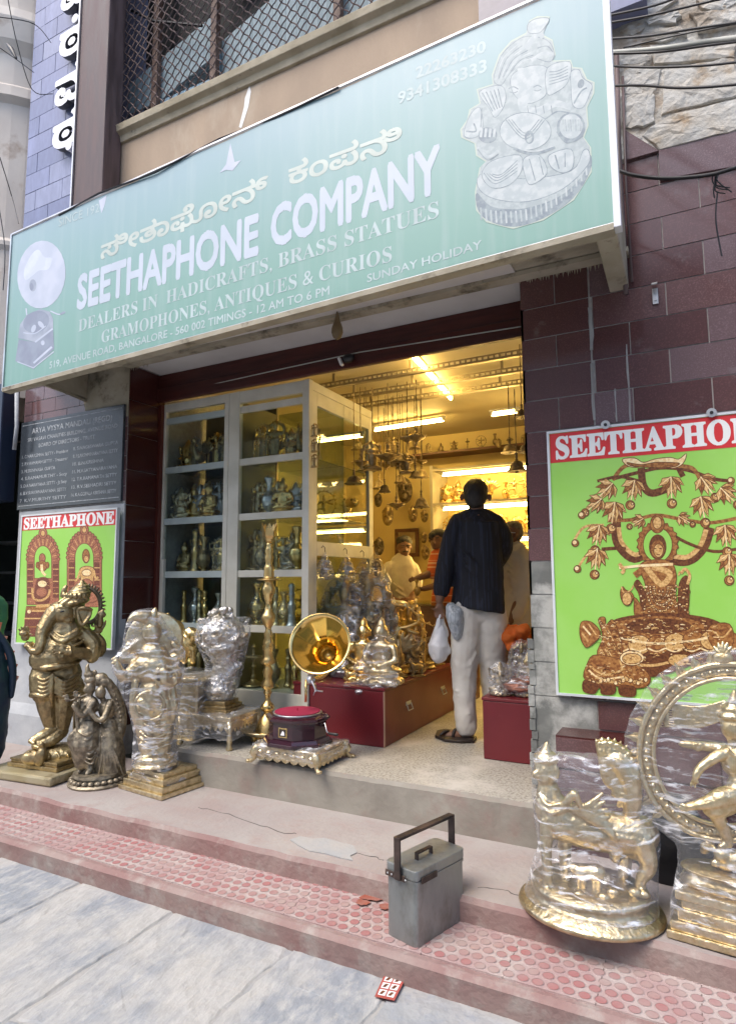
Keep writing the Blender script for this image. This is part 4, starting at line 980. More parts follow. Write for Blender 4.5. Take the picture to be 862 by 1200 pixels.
# left poster
p2, x0, x1, z0, z1 = poster('poster', 'small green poster of two bronze idols in arches behind the tall elephant headed statue', 0, ((23,605),(134,598),(134,750),(23,762)), 3.235, .115)
fancy('SEETHAPHONE', x0+.02, x1-.02, z1-.103, .088, 3.235, p2)
P = Print(p2, 3.235, (10,590,6.157), 'printed_statue', step=.000008, start=.0006); P.outline = i_r2; P.ow = 5
def arch(u, v, s_):
    out = [(u+cos(t)*115*s_, v-sin(t)*(175 if sin(t) > 0 else 60)*s_) for t in [pi*k/16 for k in range(17)]]
    P.poly([(u-115*s_, v+330*s_)]+[(2*u-x, y) for x, y in out]+[(u+115*s_, v+330*s_)], i_r1)
    P.poly([(u-62*s_, v+140*s_)]+[(u-62*s_*cos(t), v-sin(t)*95*s_) for t in [pi*k/12 for k in range(13)]]+[(u+62*s_, v+140*s_)], i_green)
    for k in range(19):
        t = pi*k/18; P.ell(u-cos(t)*112*s_, v-sin(t)*172*s_, 11, 13, i_r1, n=8); P.line([(u-cos(t)*68*s_, v-sin(t)*102*s_), (u-cos(t)*100*s_, v-sin(t)*155*s_)], 4, i_c3 if k % 2 else i_r2, False)
    P.ell(u, v-185*s_, 30, 38, i_r1); P.ell(u, v-185*s_, 16, 22, i_c3)
    for sgn in (-1, 1):
        P.line([(u+sgn*90, v+20), (u+sgn*92, v+280)], 40, i_r2, False)
        for k in range(6): P.line([(u+sgn*72, v+30+k*44), (u+sgn*112, v+30+k*44)], 8, i_c3 if k % 2 else i_r1, False)
arch(250, 400, 1.0); arch(548, 390, 1.08)
P.ell(245,395,22,34,i_r1); P.ell(245,450,34,38,i_c1); P.line([(240,440),(245,490),(270,520)], 18, i_c4); P.ell(212,445,12,22,i_c1); P.ell(282,445,12,22,i_c1)
P.poly([(190,620),(215,540),(285,540),(300,620),(290,720),(200,720)], i_r2, True); P.ell(245,580,34,26,i_c4); P.line([(175,610),(180,680),(235,700),(285,670),(300,620)], 16, i_c3); P.ell(240,640,40,34,i_r1)
P.poly([(130,740),(370,740),(370,800),(345,830),(360,960),(110,960),(120,800)], i_r2); P.line([(130,760),(360,760)], 26, i_c1, False); P.line([(150,775),(330,778)], 12, i_c3, False); P.line([(115,830),(350,830)], 10, i_c3, False); P.line([(200,742),(300,735)], 22, i_c3, False); P.ell(150,780,16,16,i_c4); P.line([(110,890),(330,890)], 10, i_c1, False)
P.ell(560,380,26,50,i_c1); P.ell(562,400,18,24,i_c3); P.poly([(515,480),(545,455),(590,455),(620,480),(610,560),(590,610),(540,610),(525,560)], i_c3, True); P.line([(520,480),(500,540),(480,560)], 16, i_c3); P.line([(615,480),(630,540),(650,530)], 16, i_c3); P.ell(565,500,34,24,i_c4)
P.poly([(530,560),(600,560),(640,700),(500,700)], i_r1, True)
for k in range(60): u, v = rr.uniform(140,360), rr.uniform(560,930); P.line([(u,v),(u+rr.uniform(5,14),v+rr.uniform(-3,3))], 3, rr.choice([i_c3, i_r2, i_r1]), False)
P.done()

# ================================================================== engraved granite plaque
q0, q1 = at(25, 497, y=3.275), at(141, 587, y=3.275)
pl = thing('plaque', 'black granite plaque engraved with two columns of names on the left pier', 'plaque', ((q0.x+q1.x)/2, 3.275, q1.z))
X0, X1, Z0, Z1 = q0.x, q1.x, q1.z-.0, q0.z+.01
mb = MB(); mb.box((X0, 3.278, Z0), (X1, 3.3, Z1)); put('slab', mb, M('black_granite', (.035,.045,.055), .25, vs=120, col2=(.06,.07,.085), bump=0), pl, bevel=.003)
i_eng = inkp('engraving', (.46,.49,.52), (.26,.28,.30), 40)
wd = X1-X0; hh = Z1-Z0
def eng(body, a, b, v, h_): text('lettering', body, (X0+wd*a, 3.278, Z1-hh*v), (X0+wd*b, 3.278, Z1-hh*v), h_, i_eng, pl, bold=.01, off=.001)
eng('ARYA VYSYA MANDALI (REGD)', .12, .9, .15, .045); eng('SRI VASAVI CHARITIES BUILDING, AVENUE ROAD', .08, .95, .235, .03); eng('BOARD OF DIRECTORS - TRUST', .2, .75, .315, .03)
LN = ['1. G.NARASIMHA SETTY - President', '2. P.V.RAMAIAH SETTY - Treasurer', '3. M.SRINIVASA GUPTA', '4. S.RAMAMURTHY - Secy', '5. D.A.NARAYANA SETTY - Jt Secy', '6. B.V.SURYANARAYANA SETTY', '7. K.V.MURTHY SETTY']
RN = ['8. S.NAGESWARA GUPTA', '9. P.LAKSHMINARAYANA SETTY', '10. B.N.KRISHNA', '11. M.V.SATYANARAYANA', '12. T.R.RAMANATH SETTY', '13. R.V.SESHADRI SETTY', '14. K.A.GOPALA KRISHNA SETTY']
for k in range(7):
    eng(LN[k], .03, .5-(.12 if k in (2,) else 0), .42+k*.083, .026); eng(RN[k], .55, .96-(.12 if k == 2 else 0), .41+k*.083, .026)
P = Print(pl, 3.278, (0,0,1), 'border', start=.0008); 
for (a, b) in (((X0+.02,Z0+.03),(X1-.02,Z0+.03)),((X0+.02,Z1-.03),(X1-.02,Z1-.03)),((X0+.02,Z0+.03),(X0+.02,Z1-.03)),((X1-.02,Z0+.03),(X1-.02,Z1-.03))):
    dx, dz = (.0, .0025) if a[1] == b[1] else (.0025, 0)
    P.mb.add([(a[0]-dx,3.2765,a[1]-dz),(b[0]+dx if dx else b[0],3.2765,b[1]-dz),(b[0]+dx,3.2765,b[1]+dz),(a[0]-dx if dx else a[0],3.2765,a[1]+dz)], [(0,1,2,3)], P.mi(i_eng))
P.done()

# ================================================================== overhead cables at the upper right
def cable(name, pts, r, mat, label):
    V = [at(x, y, y=d) for x, y, d in pts]; V.append(V[-1]+(V[-1]-V[-2])*8); V, _ = spline(V, [0]*len(V), 6); mb = MB().tube(V, r, 6); return tag(put(name, mb, mat, smooth=True), label, 'cable', 'overhead cables at the upper right')
cable('cable', [(704,20,3.0),(760,8,2.9),(800,-6,2.8),(900,-50,2.6)], .0055, m_cable, 'topmost black cable crossing the stone wall above the banner corner')
cable('cable', [(706,28,3.0),(762,18,2.9),(830,2,2.8),(930,-20,2.6)], .0055, m_cable, 'second black cable from the top, crossing the stone wall at a slant')
cable('cable', [(708,46,3.0),(760,42,2.9),(810,34,2.8),(870,25,2.7),(960,10,2.5)], .006, m_cable, 'third black cable from the top on the stone wall, sagging to the banner')
cable('cable', [(730,56,3.1),(790,42,3.0),(850,30,2.9),(930,15,2.7)], .004, m_cable, 'thin dark cable crossing just under the third one on the stone wall')
cable('cable', [(706,62,3.0),(770,57,2.9),(830,48,2.8),(870,43,2.7),(960,30,2.5)], .011, m_pale, 'thick pale grey cable running beside a black one on the stone wall')
cable('cable', [(709,63,2.95),(770,61,2.9),(830,53,2.8),(870,48,2.7),(960,36,2.5)], .006, m_cable, 'black cable strapped beneath the thick pale one')
cable('cable', [(710,77,3.0),(760,79,2.9),(820,77,2.8),(870,72,2.7),(960,62,2.5)], .0055, m_cable, 'nearly level black cable below the pale one on the stone wall')
cable('cable', [(711,101,3.0),(750,100,2.9),(800,103,2.8),(870,98,2.7),(960,84,2.5)], .006, m_cable, 'wavy black cable across the lower stone wall')
cable('cable', [(717,196,3.0),(740,205,2.95),(780,209,2.9),(830,205,2.8),(870,194,2.7),(960,170,2.5)], .0085, m_cable, 'thick sagging black cable across the violet tiles beside the banner')
mb = MB(); 
for k in range(6): V = [at(838+rnd.uniform(-4,4), 203+q, y=2.8) for q in (0, 10+k*2, 22+rnd.uniform(-6,10))]; V[-1] += Vector((rnd.uniform(0,.07),0,0)); mb.tube(spline(V,[0]*3,4)[0], .0028, 4)
V = [at(x, y, y=2.8) for x, y in ((840,224),(838,258),(845,300))]; mb.tube(spline(V,[0]*3,4)[0], .003, 4)
tag(put('cable_knot', mb, m_cable), 'tangle of thin wire tied to the thick sagging cable', 'wire')
GL = 'thin wires in front of the cream building'
for pts, lb_ in (([(0,20,2.6),(40,28,2.8),(60,50,3.2)], 'upper thin wire curving across the cream building at the left edge'), ([(8,-10,2.6),(20,50,2.8),(38,105,3.0),(62,110,3.2)], 'steep thin wire falling across the cream building to the violet tiles'), ([(0,56,2.6),(20,70,2.8),(40,85,3.1)], 'short thin wire beside the black insulator on the cream building'), ([(0,184,2.6),(14,230,2.8),(22,262,2.7)], 'thin wire reaching the left end of the banner'), ([(-2,236,2.6),(6,290,2.62),(4,340,2.6)], 'lowest thin wire hanging beside the left end of the banner')):
    V = [at(x, y, y=d) for x, y, d in pts]; V, _ = spline(V, [0]*len(V), 6); tag(put('wire', MB().tube(V, .0035, 5), m_cable), lb_, 'wire', GL)
V = [at(x, y, y=2.7) for x, y in ((9,52),(14,58),(19,68))]; tag(put('insulator', MB().tube(V, [.012,.02,.01], 8, dome=True), m_cable, smooth=True), 'black cable clamp hanging on the wires by the cream building', 'clamp')
# ================================================================== brass, film and other object materials
m_brass = M('polished_brass', (.78,.58,.26), .22, 1, vs=14, col2=(.60,.42,.17), bump=.12, bs=60, rvar=.2)
m_brassp = M('pale_brass', (.72,.62,.42), .3, 1, vs=34, col2=(.54,.43,.25), vlo=.38, vhi=.66, bump=.6, bs=42, rvar=.2, col3=(.40,.32,.19), vs3=6, t3=(.55,.7))
m_brassd = M('antique_brass', (.40,.31,.17), .38, 1, vs=38, col2=(.27,.21,.12), vlo=.35, vhi=.65, bump=.5, bs=45, rvar=.15, col3=(.62,.51,.29), vs3=7, t3=(.50,.68))
m_film_w = MFilm('milky_film', .07, .75, lo=.51, hi=.66, scl=(2,2,12), rot=(.9,.7,.1))
m_pair = M('dull_bronze', (.36,.31,.23), .5, .75, vs=30, col2=(.17,.145,.11), vlo=.4, vhi=.62, bump=.5, bs=45, col3=(.50,.42,.28), vs3=8, t3=(.55,.7))
m_bronze = M('dark_bronze', (.24,.19,.13), .45, .9, vs=30, col2=(.12,.10,.07), bump=.35, bs=60, rvar=.15, col3=(.42,.33,.2), vs3=9, t3=(.56,.7))
m_silver = M('silvered_metal', (.66,.67,.7), .28, 1, vs=12, col2=(.45,.46,.5), bump=.2, rvar=.2)
m_film = MFilm('clear_film'); m_film2 = MFilm('tight_film', .08, .7, scl=(4, 4, 18), rot=(.2, .9, .4)); m_film3 = MFilm('dim_film', .04, .45, col=(.7, .7, .7), scl=(6, 6, 16))
m_glass = MGlass('cabinet_glass', refl=.015); m_gshelf = MGlass('shelf_glass', (.75,.82,.78), .1)
m_maroon = M('maroon_laminate', (.16,.016,.022), .3, vs=3, col2=(.13,.012,.018), bump=.03, rvar=.1, col3=(.24,.06,.06), vs3=7, t3=(.66,.8))
m_skin = M('skin', (.22,.11,.065), .5, vs=8, col2=(.17,.085,.05), bump=.1, bs=80, sss=.05)
m_hair = M('black_hair', (.012,.010,.009), .5, vs=40, col2=(.03,.026,.022), bump=.6, bs=90, stretch=(1,1,.3))
m_ghair = M('grey_hair', (.10,.075,.05), .6, vs=40, col2=(.2,.16,.11), bump=.6, bs=90)

# ================================================================== small idols and ornaments, unit height, facing the street
def A(mb, *a): return mb
def uarm(mb, P, r0=.035, r1=.028): return mb.tube(spline([Vector(p) for p in P], [r0]*(len(P)-1)+[r1], 3)[0], .03, 8, dome=True)
def lotus(mb, r=.3, z=0, h=.12, n=12):
    mb.lathe([(r*.95, z), (r, z+.02), (r*.85, z+h*.5), (r*.98, z+h*.85), (r*.95, z+h)], seg=20)
    for k in range(n): a = 2*pi*k/n; mb.ell((cos(a)*r*.93, sin(a)*r*.93, z+h*.45), (.05, .05, h*.4), 8, 6)
def seated_elephant(mb):
    lotus(mb, .33); mb.ell((0,0,.34), (.21,.19,.2)); mb.ell((0,-.02,.5), (.16,.13,.14))
    for s in (-1, 1):
        mb.tube([(s*.12,.0,.2), (s*.3,-.08,.19), (s*.1,-.22,.17)], [.09,.075,.05], 9, dome=True)
        uarm(mb, [(s*.15,0,.55), (s*.27,-.02,.45), (s*.2,-.16,.42)]); uarm(mb, [(s*.15,.03,.56), (s*.3,.04,.55), (s*.32,.0,.72)]); mb.ell((s*.32,0,.76), (.05,.03,.06))
        mb.ell((s*.16,0,.72), (.09,.025,.1))
    mb.ell((0,-.03,.7), (.11,.12,.12)); mb.tube(*spline([Vector(p) for p in ((0,-.12,.7),(0,-.19,.58),(.04,-.2,.46),(.11,-.2,.42))], [.06,.05,.038,.025], 4), 9, dome=True)
    mb.lathe([(.11,.77),(.12,.8),(.09,.84),(.08,.89),(.045,.93),(.04,.96),(.005,1.0)], seg=14)
def standing_deity(mb, arch=True, arms=4):
    mb.box((-.2,-.15,0), (.2,.15,.06)); lotus(mb, .17, .06, .07, 10)
    for s in (-1, 1):
        mb.tube([(s*.05,0,.12), (s*.06,-.01,.3), (s*.05,0,.46)], [.04,.045,.065], 8, dome=True)
        uarm(mb, [(s*.1,0,.68), (s*.17,0,.55), (s*.13,-.1,.5)])
        if arms == 4: uarm(mb, [(s*.1,.02,.69), (s*.2,.02,.66), (s*.2,0,.78)]); mb.ell((s*.2,0,.82), (.04,.025,.05))
    mb.ell((0,0,.5), (.11,.08,.07)); mb.ell((0,0,.62), (.09,.06,.12)); mb.ell((0,-.01,.79), (.055,.06,.065)); mb.lathe([(.06,.82),(.065,.85),(.05,.89),(.035,.93),(.03,.95),(.004,1.0)], seg=12)
    mb.ell((0,-.05,.32), (.03,.03,.16))
    if arch:
        for s in (-1, 1): mb.tube([(s*.25,.07,.0), (s*.25,.07,.4)], .03, 8)
        P = [(cos(t)*.25, .07, .5+sin(t)*.42) for t in [pi*k/14 for k in range(15)]]
        mb.tube([(.25,.07,.3)]+P+[(-.25,.07,.3)], .032, 8)
        for k in range(11): t = pi*k/10; mb.ell((cos(t)*.29, .07, .5+sin(t)*.47), (.03,.02,.04), 7, 5)
def buddha(mb):
    lotus(mb, .32, 0, .1); mb.ell((0,0,.2), (.33,.24,.09)); mb.ell((0,.02,.4), (.17,.13,.22)); mb.ell((0,0,.55), (.2,.11,.09))
    for s in (-1, 1): mb.tube([(s*.2,0,.55), (s*.27,-.05,.36), (s*.06,-.2,.28)], [.065,.055,.04], 9, dome=True); mb.ell((s*.11,.0,.74), (.02,.03,.06))
    mb.ell((0,-.01,.64), (.06,.06,.08)); mb.ell((0,-.01,.77), (.1,.11,.13)); mb.ell((0,0,.9), (.06,.06,.07)); mb.ell((0,0,.96), (.025,.025,.04)); mb.ell((0,-.12,.76), (.015,.02,.03))
def dancer_ring(mb):
    mb.lathe([(.25,0),(.27,.03),(.2,.07),(.24,.12),(.2,.15)], seg=20)
    mb.tube([(cos(t)*.38, 0, .58+sin(t)*.4) for t in [2*pi*k/28 for k in range(28)]], .025, 7, closed=True)
    for k in range(20): t = 2*pi*k/20; mb.ell((cos(t)*.43, 0, .58+sin(t)*.44), (.025,.02,.035), 6, 5)
    mb.tube([(0,0,.15), (.05,-.03,.3), (0,0,.45)], [.03,.04,.05], 8, dome=True); mb.tube([(0,0,.43), (-.16,-.06,.42), (-.2,-.08,.3)], [.05,.04,.025], 8, dome=True)
    mb.ell((0,0,.56), (.07,.05,.12)); mb.ell((0,-.01,.74), (.05,.05,.06)); mb.lathe([(.05,.78),(.03,.84),(.004,.9)], seg=10)
    for s, e in ((-1, .1), (1, .1), (-1, -.08), (1, -.05)): uarm(mb, [(s*.06,0,.65), (s*.18,-.02,.62+e*.5), (s*.3,-.02,.62+e)])
def peacock(mb):
    mb.lathe([(.2,0),(.2,.04),(.06,.08),(.04,.2)], seg=16); mb.ell((0,0,.36), (.13,.2,.16)); mb.tube(*spline([Vector(p) for p in ((0,-.12,.42),(0,-.2,.6),(0,-.16,.75),(0,-.2,.82))], [.09,.055,.045,.05], 4), 9, dome=True)
    mb.tube([(0,-.24,.83),(0,-.32,.8)], [.02,.008], 6); 
    for k in range(3): mb.tube([(0,-.18,.86),((k-1)*.05,-.16,.98)], .012, 5, dome=True)
    for k in range(9): a = -1.1+2.2*k/8; mb.ell((sin(a)*.28, .16, .42+cos(a)*.28), (.05,.03,.2), 8, 6, R=Matrix.Rotation(a, 3, 'Y'))
def cow(mb):
    mb.box((-.42,-.2,0), (.42,.2,.06)); mb.ell((0,0,.48), (.36,.15,.17)); mb.ell((-.25,0,.52), (.15,.14,.19))
    for x in (-.26,.26):
        for s in (-1, 1): mb.tube([(x,s*.08,.45), (x+.01,s*.08,.25), (x,s*.08,.06)], [.07,.045,.04], 8, dome=True)
    mb.tube([(-.3,0,.6), (-.4,-.02,.78)], [.11,.08], 9, dome=True); mb.ell((-.46,-.02,.8), (.12,.07,.08)); 
    for s in (-1, 1): mb.tube([(-.4,s*.05,.86), (-.38,s*.1,.96), (-.36,s*.06,1.0)], [.025,.018,.008], 6, dome=True); mb.ell((-.36,s*.1,.82), (.03,.06,.03))
    mb.tube([(.34,0,.55), (.42,0,.4), (.4,0,.2)], .02, 6, dome=True)
def prof_mb(prof, seg=20):
    return lambda mb: mb.lathe(prof, seg=seg)
vase = prof_mb([(.14,0),(.15,.02),(.08,.08),(.06,.12),(.16,.26),(.2,.38),(.18,.5),(.08,.64),(.06,.74),(.07,.82),(.13,.95),(.14,1.0),(.12,1.0)])
bottle = prof_mb([(.13,0),(.14,.03),(.1,.1),(.08,.3),(.1,.5),(.06,.6),(.06,.7),(.09,.74),(.06,.78),(.07,.9),(.09,.93),(.06,1.0)])
stemlamp = prof_mb([(.26,0),(.28,.03),(.14,.08),(.05,.14),(.07,.2),(.04,.26),(.04,.4),(.07,.45),(.035,.5),(.035,.62),(.2,.66),(.22,.70),(.04,.71),(.05,.78),(.03,.85),(.06,.9),(.005,1.0)])
bellf = lambda mb: mb.lathe([(.3,0),(.3,.03),(.25,.08),(.21,.2),(.18,.36),(.12,.46),(.04,.5),(.05,.56),(.03,.6),(.045,.68),(.03,.75),(.05,.83),(.02,.92),(.03,1.0)], seg=18) and mb.ell((0,0,-.03), (.05,.05,.06), 8, 6)
def hanglamp(mb):
    mb.lathe([(.02,0),(.06,.03),(.03,.08),(.2,.2),(.3,.3),(.3,.34),(.05,.32),(.04,.45),(.08,.5),(.04,.56),(.06,.7),(.03,.76),(.02,1.0)], seg=18)
    for k in range(5): a = 2*pi*k/5; mb.ell((cos(a)*.3, sin(a)*.3, .32), (.08,.08,.05), 8, 5)
def relief(mb):
    mb.ell((0,.02,.5), (.3,.05,.48)); mb.ell((0,-.04,.72), (.14,.08,.16)); mb.tube([(0,-.1,.7),(.02,-.14,.52),(.1,-.12,.42)], [.06,.05,.03], 8, dome=True); mb.ell((-.2,-.03,.7), (.1,.03,.12)); mb.ell((.2,-.03,.7), (.1,.03,.12)); mb.ell((0,-.04,.3), (.18,.1,.18)); mb.lathe([(.1,.84),(.06,.95),(.01,1.03)], seg=10)
PROTO = {}
def proto(kind, fn, vox=.022, sm=2):
    mb = MB(); fn(mb); me = remesh(mb, vox, sm); PROTO[kind] = me; me.name = kind; me.polygons.foreach_set('use_smooth', [True]*len(me.polygons))
for k, f in (('seated_elephant_idol', seated_elephant), ('standing_idol', standing_deity), ('seated_idol', buddha), ('dancing_idol', dancer_ring), ('peacock_ornament', peacock), ('cow_ornament', cow), ('vase', vase), ('bottle', bottle), ('oil_lamp', stemlamp), ('bell', bellf), ('hanging_lamp', hanglamp), ('wall_relief', relief)): proto(k, f)
# a loose plastic bag gathered round an idol
def bagfilm(me, seed=0):
    r = random.Random(seed); mb = MB(); pts = [v.co*1.06 for v in me.vertices]; pts = r.sample(pts, min(700, len(pts)))
    for z0, z1 in ((-.1,.35),(.25,.62),(.5,.85),(.75,1.2)):
        s = [p for p in pts if z0 <= p.z <= z1]
        if len(s) > 8: hullmb(mb, s)
    return remesh(mb, .035, 1, .05, .12)
BAG = {k: bagfilm(PROTO[k], i) for i, k in enumerate(('seated_elephant_idol', 'standing_idol', 'seated_idol', 'vase', 'bottle', 'peacock_ornament'))}
_mcache = {}
def matmesh(me, mat):
    k = (me.name, mat.name)
    if k not in _mcache: m_ = me.copy(); m_.name = me.name; m_.materials.clear(); m_.materials.append(mat); _mcache[k] = m_
    return _mcache[k]
NICE = {'seated_elephant_idol': 'seated elephant headed idol', 'standing_idol': 'arched standing idol', 'seated_idol': 'seated meditating idol', 'dancing_idol': 'dancing idol in a ring', 'peacock_ornament': 'peacock ornament', 'cow_ornament': 'cow ornament', 'vase': 'vase', 'bottle': 'slim vase', 'oil_lamp': 'stem oil lamp', 'bell': 'temple bell', 'hanging_lamp': 'hanging oil lamp', 'wall_relief': 'mask relief'}
CATS = {'seated_elephant_idol': 'statue', 'standing_idol': 'statue', 'seated_idol': 'statue', 'dancing_idol': 'statue', 'peacock_ornament': 'ornament', 'cow_ornament': 'ornament', 'vase': 'vase', 'bottle': 'vase', 'oil_lamp': 'lamp', 'bell': 'bell', 'hanging_lamp': 'lamp', 'wall_relief': 'ornament'}
def small(kind, loc, h, label, mat, group=None, rz=0, bag=None):
    o = link(kind, matmesh(PROTO[kind], mat), None, loc); o.scale = (h, h, h); o.rotation_euler.z = rz
    tag(o, label, CATS[kind], group)
    if bag and kind in BAG: b = link('plastic_bag', matmesh(BAG[kind], bag), o)
    return o
ORD = ['first', 'second', 'third', 'fourth', 'fifth', 'sixth', 'seventh', 'eighth', 'ninth', 'tenth', 'eleventh', 'twelfth', 'thirteenth', 'fourteenth']

# ================================================================== the shop room
mb = MB(); mb.box((-3.76, 6.7, .3), (-.6, 6.8, 3.2)); mb.box((-3.86, 3.7, .3), (-3.76, 6.8, 3.2)); 
room = struct('shop_wall', mb, m_warm)
mb = MB(); mb.box((-.742, 3.66, .3), (-.70, 6.7, 3.12)); struct('shop_side_wall', mb, m_warm)
mb = MB().box((-3.76, 3.71, 3.107), (-.7, 6.8, 3.2)); struct('shop_ceiling', mb, m_ceil)
# three slotted steel rails
for i, (y, x0, x1) in enumerate(((4.23, -2.9, -.76), (4.57, -2.9, -1.02), (4.88, -2.9, -1.12))):
    mb = MB(); z = 3.0
    mb.box((x0, y, z), (x1, y+.004, z+.012)); mb.box((x0, y, z+.030), (x1, y+.004, z+.042)); mb.box((x0, y, z-.004), (x1, y+.038, z)); x = x0
    while x < x1: mb.box((x, y+.0005, z+.012), (x+.014, y+.0035, z+.030)); x += .042
    t = thing('slotted_rail', ('nearest', 'middle', 'farthest')[i]+' of the three slotted steel rails under the shop ceiling', 'rail', ((x0+x1)/2, y, z), 'slotted ceiling rails'); put('rail', mb, m_slot, t)
    mb = MB()
    for x in (x0+.4, (x0+x1)/2, x1-.2): mb.box((x, y+.005, z+.042), (x+.02, y+.02, 3.107))
    put('bracket', mb, m_slot, t)
def tubelight(a, b, r, label, base=True):
    a, b = Vector(a), Vector(b); t = thing('tube_light', label, 'lamp', (a+b)/2, 'lit tube lamps'); mb = MB().tube([a, b], r, 10); put('tube', mb, m_tube, t, smooth=True)
    d = (b-a).normalized(); mb = MB()
    up_ = Vector((0, 0, .03)); R = d.to_track_quat('X', 'Z').to_matrix(); mb.obox((a+b)/2+up_, ((b-a).length+.04, .04, .02), R)
    for e in (a, b): mb.obox(e+up_*.4, (.02, .035, .04), R)
    put('fitting', mb, M('fitting_white', (.7,.7,.65), .5, bump=0) if 'fitting_white' not in bpy.data.materials else bpy.data.materials['fitting_white'], t); return t
tubelight((-1.73,4.05,3.075), (-1.86,5.25,3.075), .014, 'tube lamp running back along the ceiling behind the slotted rails')
tubelight((-2.93,5.85,3.04), (-2.14,5.80,3.04), .018, 'horizontal tube lamp at the back of the ceiling, behind the hanging bells')
q = at(592,484,y=5.3); tubelight((q.x-.12,5.3,q.z), (q.x+.1,5.3,q.z), .015, 'short tube lamp at the right, beside the right hand bells')
# back shelving
SY = 6.2
sh = thing('wall_shelves', 'cream painted shelving unit at the back right of the shop, packed with brass', 'shelves', (-1.7, SY+.2, .4))
xl = at(507,600,y=SY).x; xr = -.78
zb = [at(540,y_,y=SY).z for y_ in (548, 589, 628, 668, 710)]
mb = MB(); mb.box((xl-.03, SY, .4), (xl, 6.69, zb[0]+.05)); put('side_panel', mb, m_cream, sh)
mb = MB(); mb.box((xl, 6.66, .4), (xr, 6.69, zb[0])); put('back_panel', mb, m_warm, sh)
for i, z in enumerate(zb):
    mb = MB(); mb.box((xl, SY, z-.012), (xr, 6.66, z+.012)); put('shelf', mb, m_cream, sh)
    if i < 4: tubelight((xl+.1, SY+.05, z-.05), (xr-.05, SY+.05, z-.05), .018, 'long tube lamp under the %s board of the back shelves' % ('top', 'second', 'third', 'fourth')[i])
mb = MB(); mb.box((-3.1, 6.45, at(500,533,y=6.45).z), (-.78, 6.7, at(500,533,y=6.45).z+.025)); put('display_ledge', mb, m_wood, sh)
kinds = ['seated_elephant_idol', 'standing_idol', 'dancing_idol', 'seated_idol', 'peacock_ornament', 'oil_lamp', 'standing_idol', 'vase']
rs = random.Random(21)
for i, (z, h_, n) in enumerate(((zb[1]+.012, .27, 13), (zb[2]+.012, .26, 13), (zb[3]+.012, .25, 12))):
    lv = ('top', 'second', 'third')[i]
    for k in range(n):
        kd = kinds[(k*3+i*2) % 8]; x = xl+.09+(xr-xl-.15)*k/(n-1)
        small(kd, (x+rs.uniform(-.02,.02), SY+.16+rs.uniform(0,.1), z), h_*rs.uniform(.75,1.05), 'brass %s, %s back shelf, %s from the left' % (NICE[kd], lv, ORD[k]), m_brass, 'brass on the back shelves', rs.uniform(-.4,.4))
zl = at(500,533,y=6.45).z+.025
for k in range(12):
    kd = kinds[(k*5+1) % 8]; x = -2.75+k*.155; small(kd, (x, 6.52, zl), .13*rs.uniform(.8,1.2), 'little brass %s on the high dark ledge, %s from left' % (NICE[kd], ORD[k]), m_brassd, 'small brass on the high ledge', rs.uniform(-.4,.4))
# framed picture and calendar on the back wall
q0, q1 = at(462,620,y=6.6), at(490,652,y=6.6)
fp = thing('framed_picture', 'dark wooden framed picture on the back wall behind the man in the white shirt', 'picture', (q0.x, 6.6, q1.z))
mb = MB(); f = .04
mb.box((q0.x, 6.6, q0.z-f), (q1.x, 6.63, q0.z)); mb.box((q0.x, 6.6, q1.z), (q1.x, 6.63, q1.z+f)); mb.box((q0.x, 6.6, q1.z+f), (q0.x+f, 6.63, q0.z-f)); mb.box((q1.x-f, 6.6, q1.z+f), (q1.x, 6.63, q0.z-f)); put('frame', mb, m_wood, fp, bevel=.004)
mb = MB(); mb.box((q0.x+f, 6.615, q1.z+f), (q1.x-f, 6.625, q0.z-f)); put('print', mb, M('old_print', (.5,.42,.22), .5, vs=5, col2=(.26,.18,.08), bump=0), fp)

# ---- hanging wares (view 3.079x from 360,400)
def hang(u, vt, v0, v1, kind, y, label, mat=m_brassd, wide=1.0):
    "a ware whose bottom is at v1 and top at v0, hung on a chain from the rail"
    a, b, c = at(360+u/3.079, 400+v1/3.079, y=y), at(360+u/3.079, 400+v0/3.079, y=y), at(360+u/3.079, 400+vt/3.079, y=y)
    h_ = b.z-a.z; t = thing(kind, label, CATS[kind], a, 'wares hanging from the ceiling rails')
    o = link(kind+'_body' if kind != 'bell' else 'bell_body', matmesh(PROTO[kind], mat), t); o.scale = (h_*wide*1.3, h_*wide*1.3, h_); o.rotation_euler.z = rs.uniform(-1,1)
    mb = MB(); L = max(c.z-b.z, .02); n = max(2, int(L/.035)); 
    mb.tube([(a.x, a.y, b.z+L*k/n) for k in range(n+1)], [.0045 if k % 2 else .003 for k in range(n+1)], 5); put('chain', mb, m_bronze, t); return t
